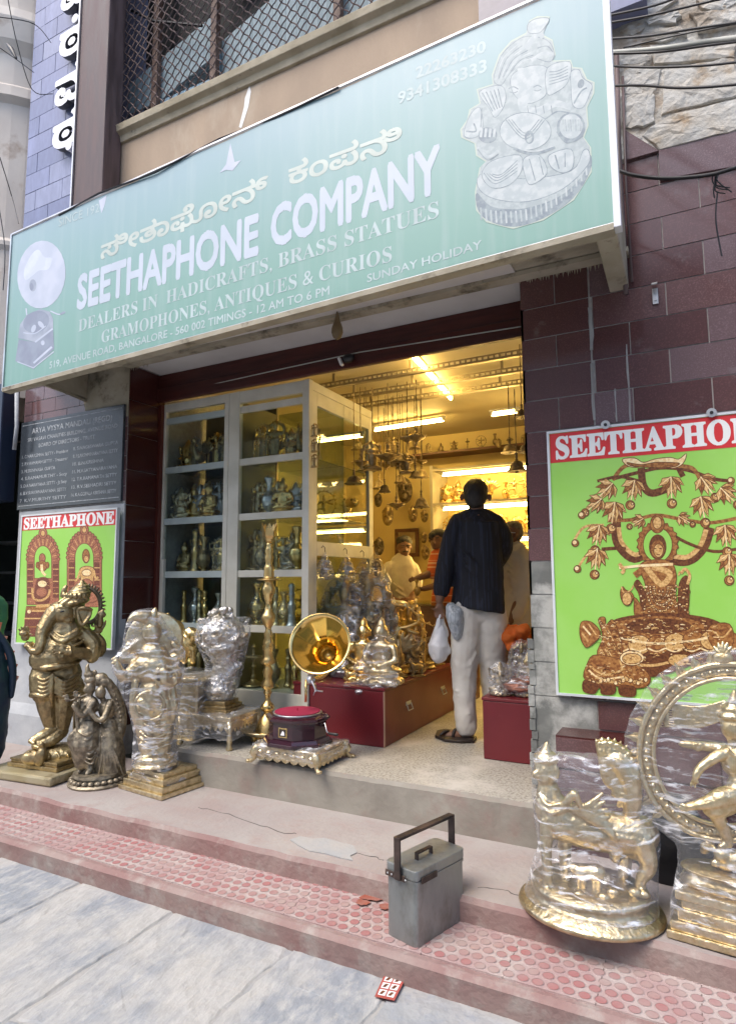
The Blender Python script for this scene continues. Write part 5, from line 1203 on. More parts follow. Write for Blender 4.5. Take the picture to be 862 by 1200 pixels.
H = [(168,165,455,515,'bell',4.25,'cluster bell hung lowest at the far left of the hanging row',1.5),(192,165,385,460,'hanging_lamp',4.25,'second hanging ware from the left, a squat oil lamp',1),
 (235,165,355,465,'standing_idol',4.25,'small temple shaped hanging ornament left of the tube lamp glow',1.0),(278,240,490,545,'bell',4.6,'single small bell hung low under the left cluster',1.1),(292,150,345,445,'hanging_lamp',4.25,'round bowl oil lamp on a chain left of centre',1),
 (327,150,365,440,'bell',4.6,'broad bell beside the round bowl lamp',1.3),(322,440,540,610,'hanging_lamp',4.6,'leaf shaped lamp hung low in front of the wall relief',1.1),(361,145,300,372,'hanging_lamp',4.25,'two tier hanging lamp in the middle of the row, upper left',1.0),(358,370,400,478,'standing_idol',4.6,'hanging ornament with small figures under the two tier lamp',1.1),
 (395,140,290,370,'hanging_lamp',4.25,'two tier hanging lamp in the middle of the row, upper right',1.0),(390,370,440,492,'bell',4.6,'small bell right of the figure ornament',1.2),(411,210,400,448,'hanging_lamp',4.9,'flat dish lamp on the rightmost long chain',1.0),(411,448,530,600,'bell',4.9,'tall narrow bell at the end of the rightmost long chain',1.1),
 (212,165,395,470,'bell',4.6,'bell half hidden behind the temple shaped ornament',1.2),(306,200,395,450,'bell',4.9,'bell hung behind the broad bell',1.1),(345,190,395,460,'bell',4.9,'bell hung behind the middle of the cluster',1.1),
 (730,150,345,402,'bell',4.57,'bell left of the pair at the right edge of the doorway',1.5),(755,170,392,470,'bell',4.2,'largest bell, hung lowest near the right door pillar',1.2),(773,10,220,275,'bell',4.2,'bell hung highest at the right edge of the doorway',1.3),(787,120,345,400,'bell',4.0,'bell cut off by the right door pillar',1.3)]
for (u, vt, v0, v1, kd, y, lb_, wd_) in H: hang(u, vt, v0, v1, kd, y, 'brass '+lb_, m_bronze if kd == 'bell' else m_brassd, wd_)
NM = ['leftmost', 'second', 'third', 'fourth', 'fifth', 'sixth', 'seventh', 'eighth', 'ninth', 'last']
for k in range(10):
    u = 180+k*26; v0 = (330, 420, 360, 470, 390, 340, 450, 380, 320, 430)[k]; kd = ('bell', 'hanging_lamp', 'standing_idol')[k % 3]
    hang(u, 195, v0, v0+(62, 74, 70)[k % 3], kd, 4.88, 'hanging %s in the rear row on the farthest rail, %s from the left' % (NICE[kd].replace('hanging ', ''), NM[k]), m_brassd, 1.0)
# wall mounted reliefs on the back wall
for (u, v0, v1, y, lb_) in ((352,490,588,6.5,'large dark elephant headed wall relief'),(380,592,655,6.5,'square brass relief right of the cluster'),(422,605,655,6.5,'small brass relief beside the shelves'),(290,592,668,6.4,'brass relief cluster near the cabinet edge'),(255,545,600,6.4,'dark bird relief on the wall'),(258,705,775,6.2,'dark bird bracket beside the cabinet'),(420,685,730,6.4,'little relief right of the picture frame'),(425,735,790,6.3,'pale vase bracket right of the picture frame'),(690,350,385,6.4,'round brass relief above the shelf ledge')):
    a, b = at(360+u/3.079, 400+v1/3.079, y=y), at(360+u/3.079, 400+v0/3.079, y=y); small('wall_relief', a, b.z-a.z, lb_+' on the back wall', m_bronze if 'dark' in lb_ else m_brassd, 'reliefs on the back wall')

# ================================================================== glass cabinet
CY = 3.65
cb = thing('glass_cabinet', 'cream framed glass display cabinet with shelves of brass at the left of the doorway', 'cabinet', (-2.9, CY, .4))
X = lambda px, v=600: at(px, v, y=CY).x
xa, xb1, xb2, xc = -3.715, X(263), X(281), X(356); xe = xc+.045
ZB, ZT = .42, 2.865
def fr(name, a, b, mat=m_frame): put(name, MB().box(a, b), mat, cb, bevel=.003)
fr('stile', (xa, CY-.02, ZB), (xa+.02, CY+.02, ZT)); fr('stile', (xb1, CY-.02, ZB), (xb1+.043, CY+.02, ZT)); fr('stile', (xb1+.047, CY-.022, ZB), (xb2, CY+.02, ZT)); fr('corner_post', (xc, CY-.025, ZB), (xe+.01, CY+.03, ZT))
for (p, q) in ((xa+.02, xb1), (xb2, xc)):
    fr('top_rail', (p, CY-.018, 2.80 if p < -3.2 else 2.775), (q, CY+.02, ZT)); fr('bottom_rail', (p, CY-.018, ZB), (q, CY+.02, .68))
    put('glass', MB().box((p, CY+.004, .68), (q, CY+.009, 2.80)), m_glass, cb)
ZS = [2.32, 1.91, 1.495, 1.105]
m_teal = M('shelf_edge', (.45,.52,.50), .35, bump=0)
for z in ZS+[2.72]:
    for (p, q) in ((xa+.02, xb1), (xb2, xc)):
        put('shelf_rail', MB().box((p, CY-.012, z-.022), (q, CY+.016, z+.028)), m_teal if p < -3.2 else m_frame, cb, bevel=.002)
        if z < 2.7: put('shelf', MB().box((p, CY+.017, z), (q, 4.12, z+.008)), m_gshelf, cb)
put('cabinet_floor', MB().box((xa, CY+.02, .66), (xe, 4.68, .68)), m_frame, cb)
put('side_back', MB().box((xa, 4.125, .42), (xb2-.02, 4.14, ZT)), M('cabinet_back', (.20,.16,.09), .7), cb)
put('light_baffle', MB().box((xb2-.03, CY+.03, .68), (xb2-.02, 4.12, 2.8)), M('light_baffle_brown', (.22,.17,.09), .6), cb)  # added baffle that keeps light out of the left bay
put('rear_glass', MB().box((xb2, 4.13, .68), (xe, 4.136, 2.8)), m_gshelf, cb)
# side door: timber frame and two panes, running back into the shop
sx = xe; zt0 = at(361,449,x=sx).z; ye = at(437,600,x=sx).y
fr('side_stile', (sx-.03, CY+.03, .42), (sx, CY+.10, ZT)); fr('side_stile', (sx-.03, ye-.07, .42), (sx, ye, 2.80))
fr('side_top_rail', (sx-.03, CY+.10, 2.70), (sx, ye-.07, 2.80)); fr('side_cap', (sx-.03, CY+.03, 2.80), (sx+.004, ye, ZT))
zr = at(400,645,x=sx).z; fr('side_mid_rail', (sx-.03, CY+.10, zr-.05), (sx, ye-.07, zr+.05)); fr('side_bottom_rail', (sx-.03, CY+.10, .42), (sx, ye-.07, .62))
put('side_glass', MB().box((sx-.018, CY+.1, zr+.05), (sx-.013, ye-.07, 2.70)), m_glass, cb); put('side_glass', MB().box((sx-.018, CY+.1, .62), (sx-.013, ye-.07, zr-.05)), m_glass, cb)
for z in ZS: put('inner_shelf', MB().box((xb2+.05, 4.15, z), (sx-.035, ye-.02, z+.008)), m_gshelf, cb)
tubelight((-3.0, 4.60, 2.66), (-2.42, 4.60, 2.66), .010, 'added tube lamp for mirrored light lines in the cabinet, top shelf'); tubelight((-3.0, 4.64, 1.86), (-2.42, 4.64, 1.86), .010, 'added tube lamp for mirrored light lines in the cabinet, under the second shelf'); tubelight((-3.0, 4.62, 1.06), (-2.42, 4.62, 1.06), .010, 'added tube lamp for mirrored light lines in the cabinet, lowest')  # tubes added to give the light lines mirrored in the cabinet glass
put('white_post', MB().box((-3.69, CY-.03, .9), (-3.665, CY-.004, 1.62)), m_frame, cb)
# contents, bay by bay
ck = [['seated_elephant_idol','standing_idol','peacock_ornament','standing_idol'], ['seated_elephant_idol','seated_idol','standing_idol','vase','seated_idol','standing_idol'], ['seated_idol','standing_idol','bottle','vase','standing_idol'], ['bottle','vase','bottle','bottle','vase'], ['bottle','vase','bottle','oil_lamp']]
lvn = ['top', 'second', 'third', 'fourth', 'lowest']
for bay, (p, q, mt, nm) in enumerate(((xa+.02, xb1, m_brassd, 'dim left bay'), (xb2, xc, m_brassp, 'right bay'))):
    for s_, z in enumerate([2.32, 1.91, 1.495, 1.105, .68]):
        ks = ck[s_] if bay == 0 else ck[s_][::-1]; ks = ks+ks[1:3]; n = len(ks); hh = (.34, .34, .36, .33, .37)[s_]
        for k, kd in enumerate(ks):
            x = p+.06+(q-p-.12)*k/(n-1); bg = m_film3 if (k+s_+bay) % 3 == 1 else None
            small(kd, (x, CY+.10+rs.uniform(0,.12), z+.009), hh*rs.uniform(.72,.98), '%sbrass %s, %s, %s shelf, %s from left' % ('wrapped ' if bg and kd in BAG else '', NICE[kd], nm+' of cabinet', lvn[s_], ORD[k]), (m_brass, m_brassp, m_brassd, m_brass, m_brassd, m_silver)[(k*2+s_) % 6], 'brass in the glass cabinet', rs.uniform(-.5,.5), bg)
for s_, z in enumerate([1.91, 1.495, 1.105, .68]):
    for k in range(3):
        kd = kinds[(k*2+s_) % 8]; small(kd, (-2.9+k*.22, 4.35+rs.uniform(-.05,.1), z+.009), .28*rs.uniform(.8,1), 'brass %s behind the side glass, %s shelf, %s from left' % (NICE[kd], lvn[s_+1], ORD[k]), m_brass, 'brass deep in the cabinet', rs.uniform(-.5,.5))
for k in range(3):
    o = small('standing_idol', at(368, 512+k*18, y=CY-.03), .10, 'tiny brass figure on the cabinet corner post, %s from top' % ORD[k], m_brassd, 'tiny figures on the corner post')

# ================================================================== maroon trunks
tk = thing('trunk', 'long maroon laminate trunk with metal drop handles, covered in wrapped brass', 'trunk', (-2.1, 4.3, .4))
tx0, tx1, ty0, ty1, tz = -2.46, -1.775, 3.645, 4.98, .765
put('body', MB().box((tx0, ty0, .402), (tx1, ty1, tz-.02)), m_maroon, tk, bevel=.004)
put('lid', MB().box((tx0-.004, ty0-.004, tz-.018), (tx1+.006, ty1, tz)), m_maroon, tk, bevel=.003)
put('edge_strip', MB().box((tx1-.004, ty0-.003, .405), (tx1+.0025, ty0+.012, tz-.02)), M('worn_edge', (.45,.28,.2), .6, bump=.1), tk)
for y in (4.02, 4.68):
    q = MB(); q.box((tx1, y-.04, .60), (tx1+.004, y+.04, .625)); q.tube([(tx1+.006,y-.035,.61),(tx1+.02,y-.038,.57),(tx1+.02,y+.038,.57),(tx1+.006,y+.035,.61)], .004, 6); put('handle', q, m_alu, tk)
t2 = thing('trunk', 'smaller maroon trunk beside the right door pillar', 'trunk', (-.95, 3.9, .4))
put('body', MB().box((-1.15, 3.69, .402), (-.765, 4.3, .735)), m_maroon, t2, bevel=.004); put('lid', MB().box((-1.155, 3.685, .737), (-.765, 4.3, .755)), m_maroon, t2, bevel=.003)
# counter at the back
co = thing('counter', 'dark wooden sales counter in front of the man in the white shirt', 'counter', (-2.4, 5.3, .4))
put('body', MB().box((-2.9, 5.15, .4), (-1.75, 5.55, 1.22)), m_wood, co, bevel=.005); put('top', MB().box((-2.93, 5.12, 1.22), (-1.72, 5.58, 1.25)), m_gshelf, co)

# ---- wares on the long trunk (view 4.31x from 340,640)
def ware(u, v0, v1, y, kind, label, mat=m_brassd, bag=None, rz=0, zb_=None):
    a, b = at(340+u/4.31, 640+v1/4.31, y=y), at(340+u/4.31, 640+v0/4.31, y=y)
    if zb_ is not None: a.z = zb_
    return small(kind, a, b.z-a.z, label, mat, 'wares on the long maroon trunk', rz, bag)
T = tz+.001
ware(372,355,640,3.86,'seated_idol','pale brass seated bust under film at the front of the trunk, left one',m_brass,None,.2,T)
ware(462,355,640,3.80,'seated_idol','larger brass seated bust under film at the front of the trunk, right one',m_brassp,None,-.1,T)
ware(275,340,640,3.95,'standing_idol','tall leaf backed idol in film at the left end of the trunk',m_silver,m_film2,.1,T)
ware(275,160,500,4.15,'standing_idol','brown wrapped idol behind the horn of the gramophone',m_brassd,m_film2,.3,T)
ware(395,130,470,4.25,'standing_idol','dark wrapped idol with a silver base in the middle of the trunk',m_brassd,m_film2,-.2,T)
ware(340,250,520,4.35,'seated_elephant_idol','dull wrapped elephant headed idol behind the front busts',m_brass,m_film3,0,T)
ware(490,130,520,4.4,'oil_lamp','slender silver and brass lamp rising over the trunk wares',m_silver,None,0,T)
ware(540,290,560,4.3,'dancing_idol','brass dancing idol right of the slender lamp',m_brass,None,.4,T)
ware(600,270,520,4.5,'standing_idol','bright brass idol in an arch behind the dark figure',m_brass,None,-.5,T)
ware(545,400,640,4.1,'peacock_ornament','dark brass peacock leaning at the middle of the trunk edge',m_brassd,None,.5,T)
ware(615,440,640,4.35,'seated_elephant_idol','dark brass elephant headed idol near the right end of the trunk',m_brassd,m_film3,.3,T)
ware(675,385,610,4.6,'dancing_idol','brass dancing idol at the right end of the trunk, partly wrapped',m_brassd,m_film3,.6,T)
ware(725,470,600,4.8,'cow_ornament','small brass cow at the far right end of the trunk',m_brassd,None,1,T)
ware(430,480,600,4.0,'bottle','little brass vase between the busts and the peacock',m_brass,None,0,T)
ware(640,560,650,4.2,'cow_ornament','low wrapped brass cow on the trunk edge',m_brassd,m_film3,.9,T)
ware(310,600,690,3.75,'cow_ornament','gilded brass animal lying at the front left of the trunk',m_brass,None,.4,T)
# the crumpled film thrown over the front busts
cf = MB(); c = at(340+430/4.31, 640+600/4.31, y=3.80)
for (u, v, ru, rv) in ((440,560,85,95),(420,640,90,60),(470,500,60,70),(380,620,60,60),(500,600,40,80)):
    p = at(340+u/4.31, 640+v/4.31, y=3.80); s_ = 4.0/FPX/4.31*.95; cf.ell(p, (ru*s_, .11, rv*s_))
me = remesh(cf, .012, 2, .035, .05); me.materials.clear(); me.materials.append(m_film); tag(link('film_cover', me, None, None, True), 'crumpled clear plastic sheet draped over the two front busts on the trunk', 'plastic sheet')
cf = MB(); pts = [at(340+u/4.31, 640+v/4.31, y=3.66) for u, v in ((290,700),(350,735),(430,715),(480,690),(520,700),(525,650),(440,660),(350,690))]
for p in pts: cf.ell(p, (.03, .04, .014))
hullmb(cf, [p+Vector((0,d,e)) for p in pts for d in (-.01,.05) for e in (-.01,.01)]); me = remesh(cf, .009, 1, .02, .03); me.materials.clear(); me.materials.append(m_film); tag(link('film_scrap', me, None, None, True), 'loose end of plastic film hanging over the front edge of the trunk', 'plastic sheet')
# packets on hooks along the cabinet side rail
for k, (u, v0, v1) in enumerate(((175,30,165),(285,40,170),(370,50,190),(432,20,170))):
    y = 3.9+k*.2; a, b = at(340+u/4.31, 640+v1/4.31, x=sx+.05), at(340+u/4.31, 640+v0/4.31, x=sx+.05)
    t = thing('hanging_packet', 'clear packet of small brass hung on the cabinet side rail, %s from the left' % ORD[k], 'packet', a, 'packets on the cabinet side rail'); h_ = b.z-a.z
    kd = ('seated_elephant_idol','peacock_ornament','seated_idol','standing_idol')[k]
    o = link('contents', matmesh(PROTO[kd], (m_brassd, m_silver, m_brassd, m_bronze)[k]), t); o.scale = (h_*.62,)*3; o.location.z = .01
    mb = MB().lathe([(.004,h_),(.012,h_*.92),(h_*.22,h_*.62),(h_*.36,h_*.25),(h_*.3,.0),(.01,-.01)][::-1], a, 14, rmod=lambda q_, k_: 1+.12*sin(q_*5+k_)); put('bag', mb, m_film2, t, smooth=True)
    mb = MB().tube([b, b+Vector((0,0,.03)), b+Vector((-.015,0,.045)), b+Vector((-.03,0,.03))], .0025, 5); put('hook', mb, m_cable, t)
# goods on the small trunk
for k, (dx, dy, h_, kd, rz_) in enumerate(((-.28,.08,.20,'seated_elephant_idol',.3),(-.12,.12,.26,'seated_idol',-.4),(-.2,.30,.30,'standing_idol',.2))):
    small(kd, (-.79+dx, 3.72+dy, .756), h_, 'brass %s in film on the small trunk by the pillar' % NICE[kd], m_brassd, 'wares on the small trunk', rz_, m_film2)
og = MB(); 
for k in range(4): og.ell((-.95+rs.uniform(-.12,.12), 3.85+rs.uniform(-.08,.1), .80+k*.022), (.14,.11,.022), R=rotz(k))
me = remesh(og, .01, 1, .02, .04); me.materials.clear(); me.materials.append(M('copper_brown', (.30,.10,.05), .4, .4, vs=9, col2=(.16,.05,.03))); o = link('copper_goods', me, None, None, True); tag(o, 'stack of copper brown goods in film lying on the small trunk', 'goods')
b2 = MB(); 
for k in range(4): b2.ell((-.95+rs.uniform(-.1,.1), 3.85, .81+k*.03), (.17,.14,.04))
me = remesh(b2, .014, 1, .03, .04); me.materials.clear(); me.materials.append(m_film); link('film', me, o, None, True)
# ================================================================== the big statues on the step
ZA = (0, 660, 3.5917)
def plate(mb, poly, z0, z1): mb.prism([(x, y, z0) for x, y in poly], (0, 0, z1-z0))
def quadbase(cx, cy, a, b, rz): 
    R = rotz(rz); return [((R@Vector((sx*a, sy*b, 0))).x+cx, (R@Vector((sx*a, sy*b, 0))).y+cy) for sx, sy in ((-1,-1),(1,-1),(1,1),(-1,1))]
def fingers(f, mb, u, v, d, ang, size, curl=.3, n=4, spread=14, thumb=-1):
    "palm and separate fingers; ang is the pointing direction in the picture plane, degrees, 90 = up"
    a = rad(ang); f.ell(mb, u, v, d, size*.5, size*.5, size*.25, seg=10, ring=7)
    for k in range(n):
        t = (k-(n-1)/2); b = a+rad(spread*t*.5); L_ = size*(1.0, 1.12, 1.05, .85)[k % 4]
        x0, y0 = u+cos(a)*size*.3-sin(a)*t*size*.26, v-sin(a)*size*.3-cos(a)*t*size*.26
        x1, y1 = x0+cos(b)*L_*.5, y0-sin(b)*L_*.5
        x2, y2 = x1+cos(b+curl)*L_*.4, y1-sin(b+curl)*L_*.4
        f.tube(mb, [(x0,y0,d),(x1,y1,d-size*.05),(x2,y2,d-size*.2*curl*2)], [size*.14,size*.125,size*.09], seg=7)
    b = a+thumb*rad(-62); f.tube(mb, [(u-sin(a)*thumb*-size*.25,v-cos(a)*thumb*-size*.25,d-size*.1),(u+cos(b)*size*.55,v-sin(b)*size*.55,d-size*.25),(u+cos(b-.3*thumb)*size*.85,v-sin(b-.3*thumb)*size*.85,d-size*.3)], [size*.16,size*.13,size*.1], seg=7)

# ---- 1. tall standing elephant-headed statue
base = at(45, 908, z=.2)
gs = thing('elephant_headed_statue', 'tall antique brass elephant headed deity standing with raised hands before the small green poster', 'statue', base)
f = Fig(base, ZA); g = MB()
# trunk of the body, legs
f.ell(g, 268, 300, 0, 88, 80, 62, roll=8); f.ell(g, 240, 375, -8, 100, 88, 82); f.ell(g, 212, 402, -30, 82, 60, 64); f.ell(g, 368, 318, 6, 40, 46, 40); f.ell(g, 250, 315, 0, 92, 60, 60)
f.ell(g, 345, 300, 10, 42, 48, 40); f.ell(g, 245, 460, 0, 92, 50, 62)
f.tube(g, [(188,470,-10),(190,520,-15),(190,538,-12)], [60,60,56], seg=14); f.tube(g, [(275,460,10),(272,515,8),(270,538,8)], [70,66,60], seg=14)
for (u_, r_, d_) in ((190,60,-12),(270,64,8)): g.tube([f.p(u_+cos(t)*r_, 556+4*sin(t*3), d_+sin(t)*r_) for t in [2*pi*k/20 for k in range(20)]], f.r(9), 7, closed=True)
f.tube(g, [(190,540,-10),(200,610,-5),(216,690,0)], [46,38,25]); f.tube(g, [(270,555,8),(266,620,8),(259,700,8)], [52,44,29])
f.tube(g, [(225,700,0),(180,728,-25),(135,748,-35)], [26,24,14]); f.tube(g, [(262,708,8),(215,745,-25),(150,768,-45)], [28,27,16])
for k in range(4): f.ell(g, 128+k*5, 748+k*3, -38-k*6, 9, 7, 8, seg=8, ring=6); f.ell(g, 142+k*7, 768+k*3, -52-k*5, 10, 8, 9, seg=8, ring=6)
# dhoti folds and belt
for k in range(5): f.tube(g, [(138,462+k*19,-30),(182,492+k*17,-82),(222,470+k*16,-74)], [6,8,6], seg=6); f.tube(g, [(222,470+k*16,-72),(275,500+k*16,-80),(338,462+k*18,-34)], [6,8,6], seg=6)
f.tube(g, [(132,425,0),(170,440,-70),(240,436,-92),(310,425,-60),(345,400,-5)], [8,11,12,10,8]); f.ell(g, 150, 430, -50, 16, 16, 12)
f.tube(g, [(300,470,60),(330,520,60),(335,640,60),(325,700,40)], [20,30,28,18])
f.tube(g, [(222,470,-75),(216,540,-78),(222,600,-40)], [10,12,6])
# sash across the chest, armlets, necklace
f.tube(g, [(215,300,-50),(260,330,-75),(320,300,-52),(372,290,-5)], [9,12,11,8]); f.tube(g, [(225,285,-45),(270,312,-72),(330,280,-45)], [7,9,7])
f.tube(g, [(205,330,-52),(250,350,-85),(330,340,-60),(380,300,0)], 7)
# head, trunk, crown
f.ell(g, 262, 210, -8, 60, 52, 56, roll=20); f.ell(g, 305, 190, 8, 52, 52, 50); f.ell(g, 232, 200, -28, 32, 26, 30); f.ell(g, 285, 235, -15, 34, 30, 40)
f.tube(g, [(228,210,-26),(200,246,-40),(176,292,-58),(172,335,-72),(160,368,-76),(136,368,-70),(122,350,-62)], [36,30,24,20,17,13,8], seg=14)
for k in range(9): t = k/8; u = 205-t*28; v = 262+t*105; f.tube(g, [(u-26+t*10,v-6,-52),(u-4,v+4,-66),(u+22-t*8,v-2,-52)], 3.2, seg=5)
f.ell(g, 262, 200, -52, 15, 9, 8, roll=-10); f.tube(g, [(238,190,-48),(262,184,-58),(288,194,-50)], 5, seg=6); f.tube(g, [(212,262,-30),(180,268,-48),(158,262,-55)], [13,9,4])
f.tube(g, [(255,180,-48),(300,150,-44),(345,170,-10),(350,200,15)], 9); f.tube(g, [(250,165,-40),(298,138,-40),(345,150,-5)], 7)
for (u, v, r_, h_) in ((312,165,66,22),(318,150,58,16),(326,132,60,18),(334,114,46,14),(339,100,36,11),(343,88,20,9),(346,78,10,9)): f.ell(g, u, v, 2, r_, h_, r_, roll=-12)
for k in range(9): a = -1.3+k*.33; f.ell(g, 318+sin(a)*58, 138-abs(sin(a))*4, 2-cos(a)*58, 9, 13, 9, seg=7, ring=5)
f.ell(g, 352, 148, -30, 22, 26, 14); f.ell(g, 270, 118, -20, 12, 30, 10, roll=20)
f.ell(g, 346, 218, -42, 30, 40, 9, roll=-18); f.tube(g, [(326,196,-44),(334,240,-52),(350,258,-52),(376,226,-44),(384,196,-40)], [7,9,9,8,5]); f.tube(g, [(328,192,-46),(356,188,-50),(384,196,-42)], 8)
# arms
f.tube(g, [(352,300,-5),(392,345,-20),(388,392,-30)], [38,35,31], seg=12); f.tube(g, [(384,385,-30),(330,378,-70),(285,372,-98)], [28,24,17], seg=12)
f.tube(g, [(372,330,-38),(402,340,-10),(400,352,8)], 7); f.tube(g, [(296,352,-90),(300,375,-112),(298,392,-90)], 6)
fingers(f, g, 262, 366, -104, 172, 34, .5)
f.tube(g, [(362,300,20),(412,372,35),(425,340,15),(410,310,5)], [30,29,24,19], seg=12); fingers(f, g, 416, 280, 0, 72, 38, .35)
f.tube(g, [(382,322,-10),(412,330,-6),(430,318,6)], 7)
f.tube(g, [(205,330,20),(170,385,20),(150,372,5),(120,345,-8)], [30,28,24,17], seg=12); fingers(f, g, 108, 310, -12, 98, 36, .4, thumb=1)
f.tube(g, [(106,350,-20),(122,346,-30),(136,334,-12)], 6)
f.tube(g, [(420,262,-10),(424,225,-12),(432,200,-10)], [12,10,7]); f.ell(g, 428, 215, -12, 20, 15, 8, roll=20)
f.ell(g, 100, 296, -28, 18, 12, 12)
blob('figure', g, m_brassd, gs, voxel=.0042, smooth=1, disp=.0025, dscale=.012)
h = MB(); f.ell(h, 263, 203, -64, 9, 4, 4, roll=-10, seg=10, ring=6); put('eye', h, m_cable, gs, smooth=True)
h = MB(); c = f.p(368, 172, 25); P = [f.p(368+cos(t)*56, 178-sin(t)*72, 25) for t in [2*pi*k/30 for k in range(30)]]
h.tube(P, f.r(9), 8, closed=True)
for k in range(34):
    t = 2*pi*k/34; h.tube([f.p(368+cos(t)*56, 178-sin(t)*72, 25), f.p(370+cos(t)*72, 178-sin(t)*90, 25)], [f.r(7), f.r(4.5)], 6, dome=True)
put('halo', h, m_bronze, gs, smooth=True)
h = MB(); f.ell(h, 235, 800, 5, 130, 42, 75); f.ell(h, 150, 815, -40, 55, 34, 40); f.ell(h, 300, 790, 20, 60, 40, 60); f.tube(h, [(170,830,-70),(176,800,-78),(182,775,-78),(176,762,-84)], [26,22,11,11]); f.tube(h, [(178,768,-84),(160,772,-92)], [6,2]); f.tube(h, [(180,840,-72),(180,868,-70)], [8,6])
for k in range(5): f.tube(h, [(120+k*40,790+k*2,-60),(130+k*40,815,-72),(124+k*40,835,-64)], 4, seg=5)
blob('mouse_and_peacock', h, m_brassd, gs, voxel=.006, smooth=2, disp=.002, dscale=.02)
b0 = base
h = MB(); rz = .10
plate(h, quadbase(b0.x+.02, b0.y+.11, .215, .19, rz), .26, .285); plate(h, quadbase(b0.x+.02, b0.y+.11, .20, .175, rz), .285, .30); plate(h, quadbase(b0.x+.02, b0.y+.11, .205, .18, rz), .30, .312); put('plinth', h, m_brassd, gs, bevel=.004)
h = MB(); plate(h, quadbase(b0.x-.0, b0.y+.07, .29, .24, rz), .202, .258); put('base_plate', h, M('old_gilt_base', (.40,.34,.20), .5, .55, vs=6, col2=(.46,.41,.28), bump=.2, col3=(.25,.2,.11), vs3=5, t3=(.55,.65)), gs, bevel=.014)

# ---- 2. the embracing couple
base = at(112, 918, z=.2)
kr = thing('couple_statue', 'small dark brass statue of an embracing couple with a flute on a round lotus base', 'statue', base)
f = Fig(base, ZA); g = MB()
f.ell(g, 380, 525, 0, 22, 30, 22); f.ell(g, 360, 533, -8, 8, 12, 8); pass
f.ell(g, 382, 490, 4, 26, 20, 24); f.ell(g, 378, 468, 4, 24, 16, 20); f.tube(g, [(372,462,0),(368,440,0),(372,425,0)], [13,9,4]); f.ell(g, 400, 462, 6, 10, 14, 8)
f.ell(g, 425, 490, 10, 32, 30, 24); f.ell(g, 438, 500, 6, 28, 24, 26)
f.tube(g, [(380,550,0),(378,565,0)], 12); f.ell(g, 378, 600, 0, 38, 42, 28); f.ell(g, 372, 665, 0, 33, 50, 28)
f.tube(g, [(350,585,-5),(332,625,-20),(318,590,-40)], [15,14,11]); f.tube(g, [(395,585,-20),(350,640,-38),(312,600,-52)], [15,13,10])
f.tube(g, [(268,560,-48),(300,578,-50),(370,552,-34)], 4.5, seg=6, smooth=False); fingers(f, g, 285, 575, -50, 105, 19, .5); fingers(f, g, 322, 560, -50, 95, 19, .5)
f.tube(g, [(370,690,0),(360,760,-5),(352,830,0)], [46,60,40], seg=14); f.tube(g, [(395,700,0),(400,780,0),(385,850,0)], [34,42,20]); f.tube(g, [(352,820,-5),(380,862,-22),(368,885,-34)], [26,16,9]); f.tube(g, [(350,830,10),(345,860,0),(335,878,-10)], [22,14,9])
for k in range(7): f.tube(g, [(322+k*3,700+k*20,-30),(362+k*4,725+k*20,-58),(410,700+k*18,-30)], [3,5,3], seg=5)
f.tube(g, [(335,560,-20),(326,640,-28),(330,720,-30)], [8,10,6]); f.tube(g, [(330,700,-10),(300,740,-10),(312,800,-5)], [14,16,8])
f.ell(g, 424, 545, -14, 22, 27, 22); f.tube(g, [(430,565,-8),(440,585,-5)], 12); f.ell(g, 452, 615, 0, 36, 44, 28); f.ell(g, 462, 690, 0, 38, 44, 30)
f.tube(g, [(462,590,-15),(438,652,-40),(408,655,-38),(372,612,-32)], [16,14,12,10]); f.tube(g, [(478,600,0),(505,660,0),(500,720,-12),(482,762,-30)], [16,14,12,10]); fingers(f, g, 484, 752, -30, 255, 16, .5)
f.tube(g, [(455,500,0),(490,560,8),(512,640,8),(510,700,0),(495,760,-5)], [18,22,22,20,14]); 
f.tube(g, [(460,715,0),(465,800,0),(462,885,5)], [46,60,66], seg=14)
for k in range(6): f.tube(g, [(428+k*4,730,-40),(430+k*12,810,-56),(418+k*20,885,-52)], [4,5,5], seg=5)
for k in range(12): t = k/11; f.ell(g, 470+sin(t*2.2)*38, 520+t*200, -14, 5, 6, 5, seg=6, ring=5)
for k in range(9): t = k/8; f.ell(g, 352+t*50, 585+sin(t*pi)*35, -28, 4, 4, 4, seg=6, ring=5)
blob('figures', g, m_pair, kr, voxel=.0038, smooth=1, disp=.0025, dscale=.012)
h = MB(); c = Vector((base.x+.0, base.y+.02, .2)); R_ = f.r(118)
h.lathe([(R_, .002), (R_*1.02, .012), (R_*.96, .022), (R_*.8, .03), (R_*.78, .05), (R_*.86, .055), (R_*.84, .072), (0.01, .074)], c, 40)
for k in range(26):
    a = 2*pi*k/26; h.ell(c+Vector((cos(a)*R_*.88, sin(a)*R_*.88, .035)), (.019, .019, .013), 8, 6)
put('lotus_base', h, m_pair, kr, smooth=False)

